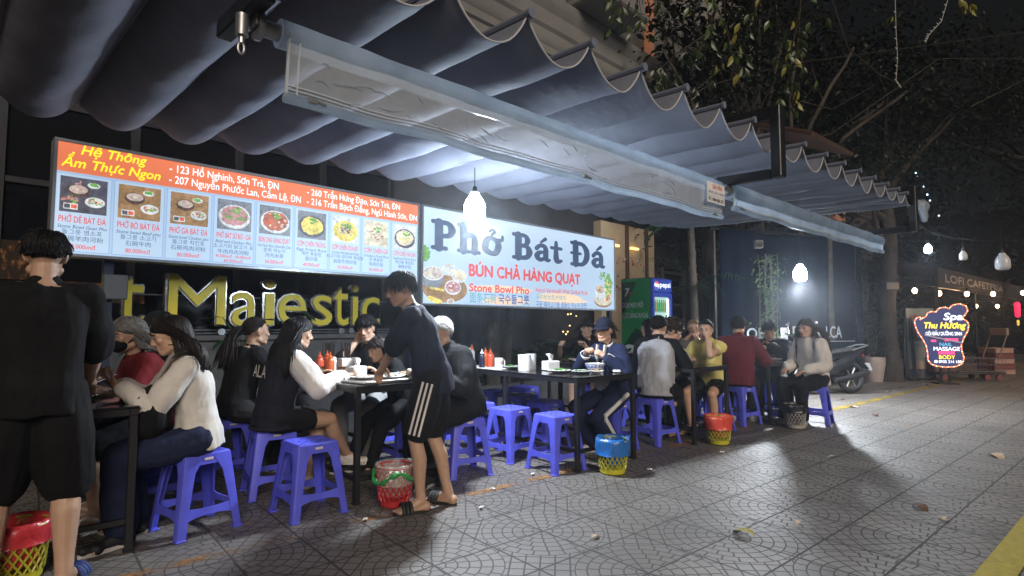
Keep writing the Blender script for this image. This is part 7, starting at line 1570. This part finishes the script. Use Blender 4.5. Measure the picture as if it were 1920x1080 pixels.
lt = m_.build('back_letters', mat('felt_white', (.6, .58, .55), .9), J6['top'], 0); lt.rotation_euler = (R(-8), 0, 0); lt.location = (.02, -.118, J6['M'][2] + .07)
p = (2.52, 5.02); f = 222
person('young man in black with a bowl cut, cheek resting on his hand', p, f, 1.68, .95, 'm', SEAT, 8, 8, head=(10, 4, 6), Rr=(.085, .21, 1.04), L=(-.12, .40, .80), rp=(.5, .9, -1), hands=(.5, .9), hdr=(-.15, -.05, 1), rpn=(-1, -.2, 0), skin=nm_skin(.98),
       top=dict(mat='black_tee', col=(.005, .005, .0065), sleeve=.42, hem=.1), bottom=dict(type='long', mat='pale_grey', col=(.30, .30, .30), wide=.025), shoes=dict(type='sneaker', mat='dark', col=(.03, .03, .03)),
       hair=dict(kind='hang', col='black', len=.085, bang=.075, part=0, back=.12, n=560, vol=1.06, nape=-.6, thick=.007), vox=.0065, seed=7, group=G1)
person('child with brown black hair bent over behind the waiter\'s arm', (2.50, 4.40), 188, 1.38, 1.0, 'f', SEAT, 22, 14, head=(20, 0, 0), L=(-.12, .34, .80), Rr=(.12, .34, .80), top=dict(mat='black_top', col=(.005, .005, .0065), sleeve=.6), bottom=dict(type='long', mat='black_trouser', col=(.0045, .0045, .0055)), shoes=dict(type='sneaker', mat='dark', col=(.03, .03, .03)),
       hair=dict(kind='hang', col='dark', len=.14, bang=.06, back=.2, n=420, nape=-.7), vox=.008, seed=8, group=G1)
p = (2.06, 3.24); f = 140
J9 = person('young waiter in navy top and striped black shorts bending over the tray', p, f, 1.60, .9, 'm', None, 13, 10, head=(14, 26, 0), L=w2l(p, f, (1.86, 3.66, .81)), Rr=w2l(p, f, (2.22, 3.72, .86)), lf=(-.07, .06, 0), rf=(.09, -.10, 0), lk=(-.1, 1, .2), rk=(.1, 1, .2), lp=(-.9, -.3, -.4), rp=(.6, -.6, -.3), hands=(.6, .8), skin=nm_skin(.86),
       top=dict(mat='navy_top', col=(.012, .015, .032), sleeve=.50, hem=.12, loose=.02, fold=.017), bottom=dict(type='shorts', mat='black_sport', col=(.005, .005, .0065), len=.80, wide=.038, stripe=dict(offs=(-.03, 0, .03), w=.0075, col=(.75, .72, .70))), shoes=dict(type='slide', mat='black_slide', col=(.012, .012, .013)),
       hair=dict(kind='short', col='black', len=.085, sides=.4, lift=.35, mess=.15, comb=(0, .7, -.25), nape=-.42, fade=.28, n=650), vox=.0065, seed=9, group=G1)
person('old man with short white hair in a black jacket, seated behind the waiter', (2.76, 3.86), 182, 1.66, 1.08, 'm', SEAT, 14, 12, head=(14, 8, 0), L=(-.16, .42, .80), Rr=(.16, .42, .80), skin=nm_skin(.88), top=dict(name='jacket', mat='black_jacket', col=(.006, .0065, .008), sleeve=.94, hem=.17, thick=.022, collar=1), bottom=dict(type='long', mat='black_trouser', col=(.0045, .0045, .0055)), shoes=dict(type='sneaker', mat='dark', col=(.03, .03, .03)),
       hair=dict(kind='short', col='white', len=.035, sides=.7, lift=.1, mess=.1, n=520, thick=.005, front=.6), vox=.0075, seed=10, group=G1)
# noodle bowl table and beyond
p = (5.58, 5.05); f = 214
person('woman with a short dark bob in a black tee holding chopsticks', p, f, 1.60, .95, 'f', SEAT, 2, 4, head=(4, 6, 0), Rr=(.30, .34, .93), L=(-.02, .26, .92), rp=(.7, -.3, -.8), hands=(.9, 1.1), rpn=(-1, .3, -.2), skin=nm_skin(1.05), top=dict(mat='black_tee', col=(.005, .005, .0065), sleeve=.38), bottom=dict(type='shorts', mat='dark_short', col=(.006, .006, .008), len=.7), shoes=dict(type='sneaker', mat='dark', col=(.03, .03, .03)),
       hair=dict(kind='hang', col='dark', len=.19, bang=.07, part=.1, back=.06, n=480, vol=1.05), vox=.0075, seed=11, group=G1)
p = (4.36, 3.62); f = 178
J12 = person('woman in navy track suit and navy cap eating from the blue bowl', p, f, 1.60, .98, 'f', SEAT, 6, 6, head=(2, 14, 0), Rr=w2l(p, f, (4.06, 3.70, .92)), L=w2l(p, f, (4.08, 3.47, .90)), rp=(.7, -.2, -.8), lp=(-.7, -.2, -.8), rf=(.06, .22, 0), lf=(-.10, .10, .0), hands=(1.1, 1.1), rpn=(-1, .2, -.3), lpn=(1, .2, -.3), skin=nm_skin(1.0),
       top=dict(name='track_jacket', mat='track_navy', col=(.010, .016, .05), sleeve=.93, hem=.10, cuff=(.62, .62, .62), band=(.6, .6, .6), loose=.02, thick=.02), bottom=dict(type='long', mat='track_trouser', col=(.010, .016, .05), wide=.028, stripe=dict(offs=(0,), w=.021, col=(.62, .62, .62))), shoes=dict(type='sneaker', mat='white_shoe', col=(.6, .6, .6)),
       hair=dict(kind='hang', col='dark', len=.12, back=.3, n=360, nape=-.6), vox=.0065, seed=12, group=G1)
def cap_on(J, col):
    H, Rh, k = J['H'], J['Rh'], J['k']; m_ = MB(); vs = []; fs = []; n = 24; m = 8; c = H(0, -.010, .045); ra = np.array([.088, .108, .094]) * k
    for i in range(m + 1):
        pz_ = (math.pi / 2) * i / m
        for j in range(n): a = 2 * math.pi * j / n; vs.append(c + Rh @ (np.array([math.sin(pz_) * math.cos(a), math.sin(pz_) * math.sin(a), math.cos(pz_) * 1.0]) * ra))
    fs = [(i * n + j, (i + 1) * n + j, (i + 1) * n + (j + 1) % n, i * n + (j + 1) % n) for i in range(m) for j in range(n)]; m_.add(vs, fs); m_.tube([c + Rh @ (np.array([math.cos(a), math.sin(a), 0]) * ra) for a in np.linspace(0, 2 * math.pi, 25)], .007, 6); m_.ell(c + Rh @ (np.array([0, 0, 1]) * ra), .008, n=8, m=6)
    cp = m_.build('cap', cloth('cap_navy', col), J['body'], 180)
    m_ = MB()
    def f(a, b): t = (a - .5) * 2.1; r = 1 + b * .62 * math.cos(t * .75); return c + Rh @ (np.array([math.sin(t) * ra[0] * (1 + .12 * b), math.cos(t) * ra[1] * r, -.006 - .02 * b - .012 * t * t * b]))
    m_.sheet(f, 14, 5); m_.build('visor', cloth('cap_navy', col), cp, 180, .006)
cap_on(J12, (.010, .014, .035))
m_ = MB(); k = J12['k']
for q in (-1, 1): m_.tube([J12['N'] + J12['rgt'] * .05 * q + J12['fwd'] * .07, J12['S'] + J12['rgt'] * .045 * q + J12['fwd'] * .115 - J12['u2'] * .05, J12['M'] + J12['rgt'] * .03 * q + J12['fwd'] * .15 + J12['u2'] * .04], [.020, .018, .012], 8, flat=.6)
m_.build('lapel', cloth('track_band', (.6, .6, .6)), J12['top'])
m_ = MB(); m_.tube([(0, 0, 0), (-.09, .03, .03), (-.15, .05, .045)], [.004, .003, .003], 6); m_.ell((-.165, .055, .045), (.02, .014, .006)); tag(m_.build('spoon', CHROME, smooth=180), 'metal spoon in the cap woman\'s hand over the bowl', 'spoon', None, (4.10, 3.47, .875))
m_ = MB(); m_.ell((0, 0, .09), (.09, .07, .10), n=16, m=10); m_.cap((0, 0, .16), (.02, 0, .24), .03, .012); q = solid_obj('plastic_bag', m_, .008, mat('clear_bag', (.5, .52, .55), .2, alpha=.55), None, 1, .02, 12, 3); tag(q, 'crumpled clear plastic bag on the lap of the cap woman', 'bag', None, (4.16, 3.60, .58))
p = (5.62, 4.22); f = 300
person('curly haired man in navy bending over the table beside the fridge', p, f, 1.74, 1.0, 'm', SEAT, 20, 16, head=(26, 10, 0), L=(-.15, .38, .80), Rr=(.15, .38, .80), skin=nm_skin(1.1), top=dict(mat='navy_hood', col=(.012, .018, .05), sleeve=.95, thick=.02, collar=1), bottom=dict(type='long', mat='dark_trouser', col=(.015, .015, .018)), shoes=dict(type='sneaker', mat='dark', col=(.03, .03, .03)), hair=dict(kind='curl', col='curl', len=.085, n=420, thick=.009), vox=.008, seed=13, group=G1)
p = (4.94, 3.53); f = 26
J14 = person('man with cropped hair in a pale grey sweater with black raglan sleeves', p, f, 1.68, 1.08, 'm', SEAT, 8, 10, head=(10, -12, 0), L=(-.12, .42, .82), Rr=(.20, .40, .80), rf=(.10, .36, 0), lf=(-.10, .30, 0), skin=nm_skin(.98), top=dict(name='sweater', mat='grey_knit', col=(.36, .37, .40), sleeve=.95, sleeve_col=(.005, .005, .007), hem=.12, loose=.012, fold=.018), bottom=dict(type='long', mat='black_trouser', col=(.0045, .0045, .0055)), shoes=dict(type='flip', mat='brown_sandal', col=(.04, .03, .025)),
       hair=dict(kind='short', col='black', len=.03, sides=.4, lift=.15, mess=.1, comb=(.1, .4, 0), nape=-.3, fade=.35, n=620, thick=.005), vox=.0065, seed=14, group=G1)
m_ = MB(); m_.cap(J14['S'] + J14['u2'] * .0, J14['N'] + J14['u2'] * .01, .082, .066); m_.cap(J14['shR'] + J14['u2'] * .022, J14['shL'] + J14['u2'] * .022, .066, .066); solid_obj('yoke', m_, .009, cloth('grey_knit_sleeve', (.005, .005, .007)), J14['top'], 2, .006)
person('dark haired diner half hidden behind the raglan sweater man', (6.22, 4.45), 95, 1.60, 1.0, 'f', SEAT, 5, 5, L=(-.1, .34, .8), Rr=(.1, .34, .8), top=dict(mat='black_top', col=(.005, .005, .0065), sleeve=.9), bottom=dict(type='long', mat='dark_trouser', col=(.015, .015, .018)), hair=dict(kind='hang', col='black', len=.3, n=300), vox=.010, seed=15, group=G1)
p = (6.52, 4.34); f = 215
J16 = person('boy with brown hair and glasses in a grey jacket', p, f, 1.56, .92, 'm', SEAT, 8, 8, head=(8, 0, 0), L=(-.1, .3, .85), Rr=(.1, .3, .9), skin=nm_skin(1.1), top=dict(name='jacket', mat='grey_jacket', col=(.09, .09, .085), sleeve=.95, thick=.02), bottom=dict(type='long', mat='dark_trouser', col=(.015, .015, .018)), shoes=dict(type='sneaker', mat='dark', col=(.03, .03, .03)), hair=dict(kind='hang', col='brown', len=.09, bang=.05, n=380), vox=.009, seed=16, group=G1)
m_ = MB(); H = J16['H']
for q in (-1, 1): m_.tube([H(.031 * q + .022 * math.cos(a), .092, .007 + .017 * math.sin(a)) for a in np.linspace(0, 2 * math.pi, 17)], .0025, 5); m_.tube([H(.053 * q, .09, .01), H(.074 * q, .0, .012)], .002, 5)
m_.tube([H(-.009, .094, .01), H(.009, .094, .01)], .002, 5); m_.build('glasses', BLACKSTEEL, J16['body'])
p = (6.92, 4.33); f = 216
person('blonde woman lifting food to her mouth behind the woman in yellow', p, f, 1.62, .98, 'f', SEAT, 6, 8, head=(6, 0, 0), L=(-.06, .26, .98), Rr=(.10, .26, 1.02), hands=(1.0, 1.0), lpn=(1, 0, 0), rpn=(-1, 0, 0), skin=nm_skin(1.15), top=dict(mat='beige_top', col=(.30, .25, .20), sleeve=.45), bottom=dict(type='long', mat='dark_trouser', col=(.015, .015, .018)), shoes=dict(type='sneaker', mat='dark', col=(.03, .03, .03)), hair=dict(kind='tied', col='blonde', len=.12, n=380, tail_n=40), vox=.009, seed=17, group=G1)
p = (5.98, 3.53); f = 190
J18 = person('woman in a pale yellow top with her hand at her chin', p, f, 1.60, .96, 'f', SEAT, 8, 8, head=(4, 10, -4), L=(-.06, .235, 1.06), Rr=(.10, .34, .80), lp=(-.3, .9, -1), hands=(1.0, .6), hdl=(.1, -.05, 1), lpn=(.4, -.6, 0), rf=(.10, .34, 0), lf=(-.16, .32, 0), skin=nm_skin(1.0), top=dict(name='sleeveless_top', mat='yellow_cotton', col=(.66, .58, .20), sleeve=.10, hem=.17, thick=.026, fold=.02), bottom=dict(type='shorts', mat='black_skirt', col=(.0045, .0045, .0055), len=.6, wide=.02, name='short_skirt'), shoes=dict(type='flip', mat='brown_sandal', col=(.04, .03, .025)),
       hair=dict(kind='tied', col='black', len=.16, tie=(0, -.12, .03), tail_n=60, n=460, bun=.035), vox=.0065, seed=18, group=G1)
m_ = MB(); c = J18['hc'] + J18['Rh'] @ (np.array([0, -.128, .045])); m_.ell(c, (.02, .028, .03)); m_.build('hair_tie', mat('hair_tie', (.55, .5, .48), .7), J18['body'], 180)
p = (6.65, 3.55); f = 24
person('man in a maroon jacket seated with his back to us', p, f, 1.68, 1.06, 'm', SEAT, 4, 8, head=(8, -14, 0), L=(-.14, .42, .80), Rr=(.22, .36, .80), rf=(.12, .26, 0), lf=(-.1, .2, 0), skin=nm_skin(.95), top=dict(name='jacket', mat='maroon', col=(.12, .014, .02), sleeve=.94, hem=.19, thick=.024, loose=.012, collar=1), bottom=dict(type='long', mat='dark_trouser', col=(.015, .015, .018)), shoes=dict(type='sneaker', mat='pale_sneaker', col=(.45, .43, .40)), hair=dict(kind='short', col='black', len=.06, sides=.5, lift=.3, mess=.15, n=560), vox=.007, seed=19, group=G1)
p = (7.76, 3.68); f = 204
person('man in a black jacket eating with head bowed at the last table', p, f, 1.66, 1.04, 'm', SEAT, 16, 14, head=(22, 6, 0), Rr=(.16, .34, .90), L=(-.02, .30, .93), hands=(1.0, 1.0), rp=(1, -.2, -.4), lp=(-1, -.2, -.4), skin=nm_skin(.88), top=dict(name='jacket', mat='black_jacket', col=(.006, .0065, .008), sleeve=.94, thick=.024, band=(.02, .02, .022)), bottom=dict(type='long', mat='dark_trouser', col=(.015, .015, .018)), shoes=dict(type='sneaker', mat='dark', col=(.03, .03, .03)), hair=dict(kind='short', col='black', len=.055, sides=.4, lift=.5, mess=.2, n=480), vox=.0075, seed=20, group=G1)
p = (7.42, 2.98); f = 164
person('woman with long brown hair in a white sweater, nearest the open paving', p, f, 1.62, 1.02, 'f', SEAT, 4, 8, head=(4, 4, 0), L=(-.14, .30, .66), Rr=(.16, .28, .66), rf=(.06, .42, 0), lf=(-.12, .36, 0), skin=nm_skin(1.0), top=dict(name='sweater', mat='white_sweater', col=(.60, .56, .52), sleeve=.96, hem=.13, loose=.02, thick=.022, fold=.018), bottom=dict(type='long', mat='black_trouser', col=(.0045, .0045, .0055), wide=.015), shoes=dict(type='sneaker', mat='beige_shoe', col=(.45, .36, .30), sole=(.4, .36, .32)),
       hair=dict(kind='hang', col='brown', len=.46, part=.0, back=.2, n=620, nape=-.75), vox=.0065, seed=21, group=G1)

# ---------------------------------------------------------------- haze volume added to imitate lens glow around the bulbs
hz = MB(); hz.box((21, 2.5, 7.0), (62, 40, 16.2)); ho = kind(hz.build('haze', [], smooth=0), 'stuff')
hm_ = bpy.data.materials.new('lens_glow_haze'); hm_.use_nodes = True; nt = hm_.node_tree; nt.nodes.remove(nt.nodes['Principled BSDF']); pv = nt.nodes.new('ShaderNodeVolumePrincipled')
pv.inputs['Color'].default_value = (.80, .88, 1, 1); pv.inputs['Density'].default_value = 0.0042; pv.inputs['Anisotropy'].default_value = .82
nt.links.new(pv.outputs[0], nt.nodes['Material Output'].inputs['Volume']); ho.data.materials.append(hm_)
tag(ho, 'thin haze added to imitate lens glow around the bulbs', 'haze')
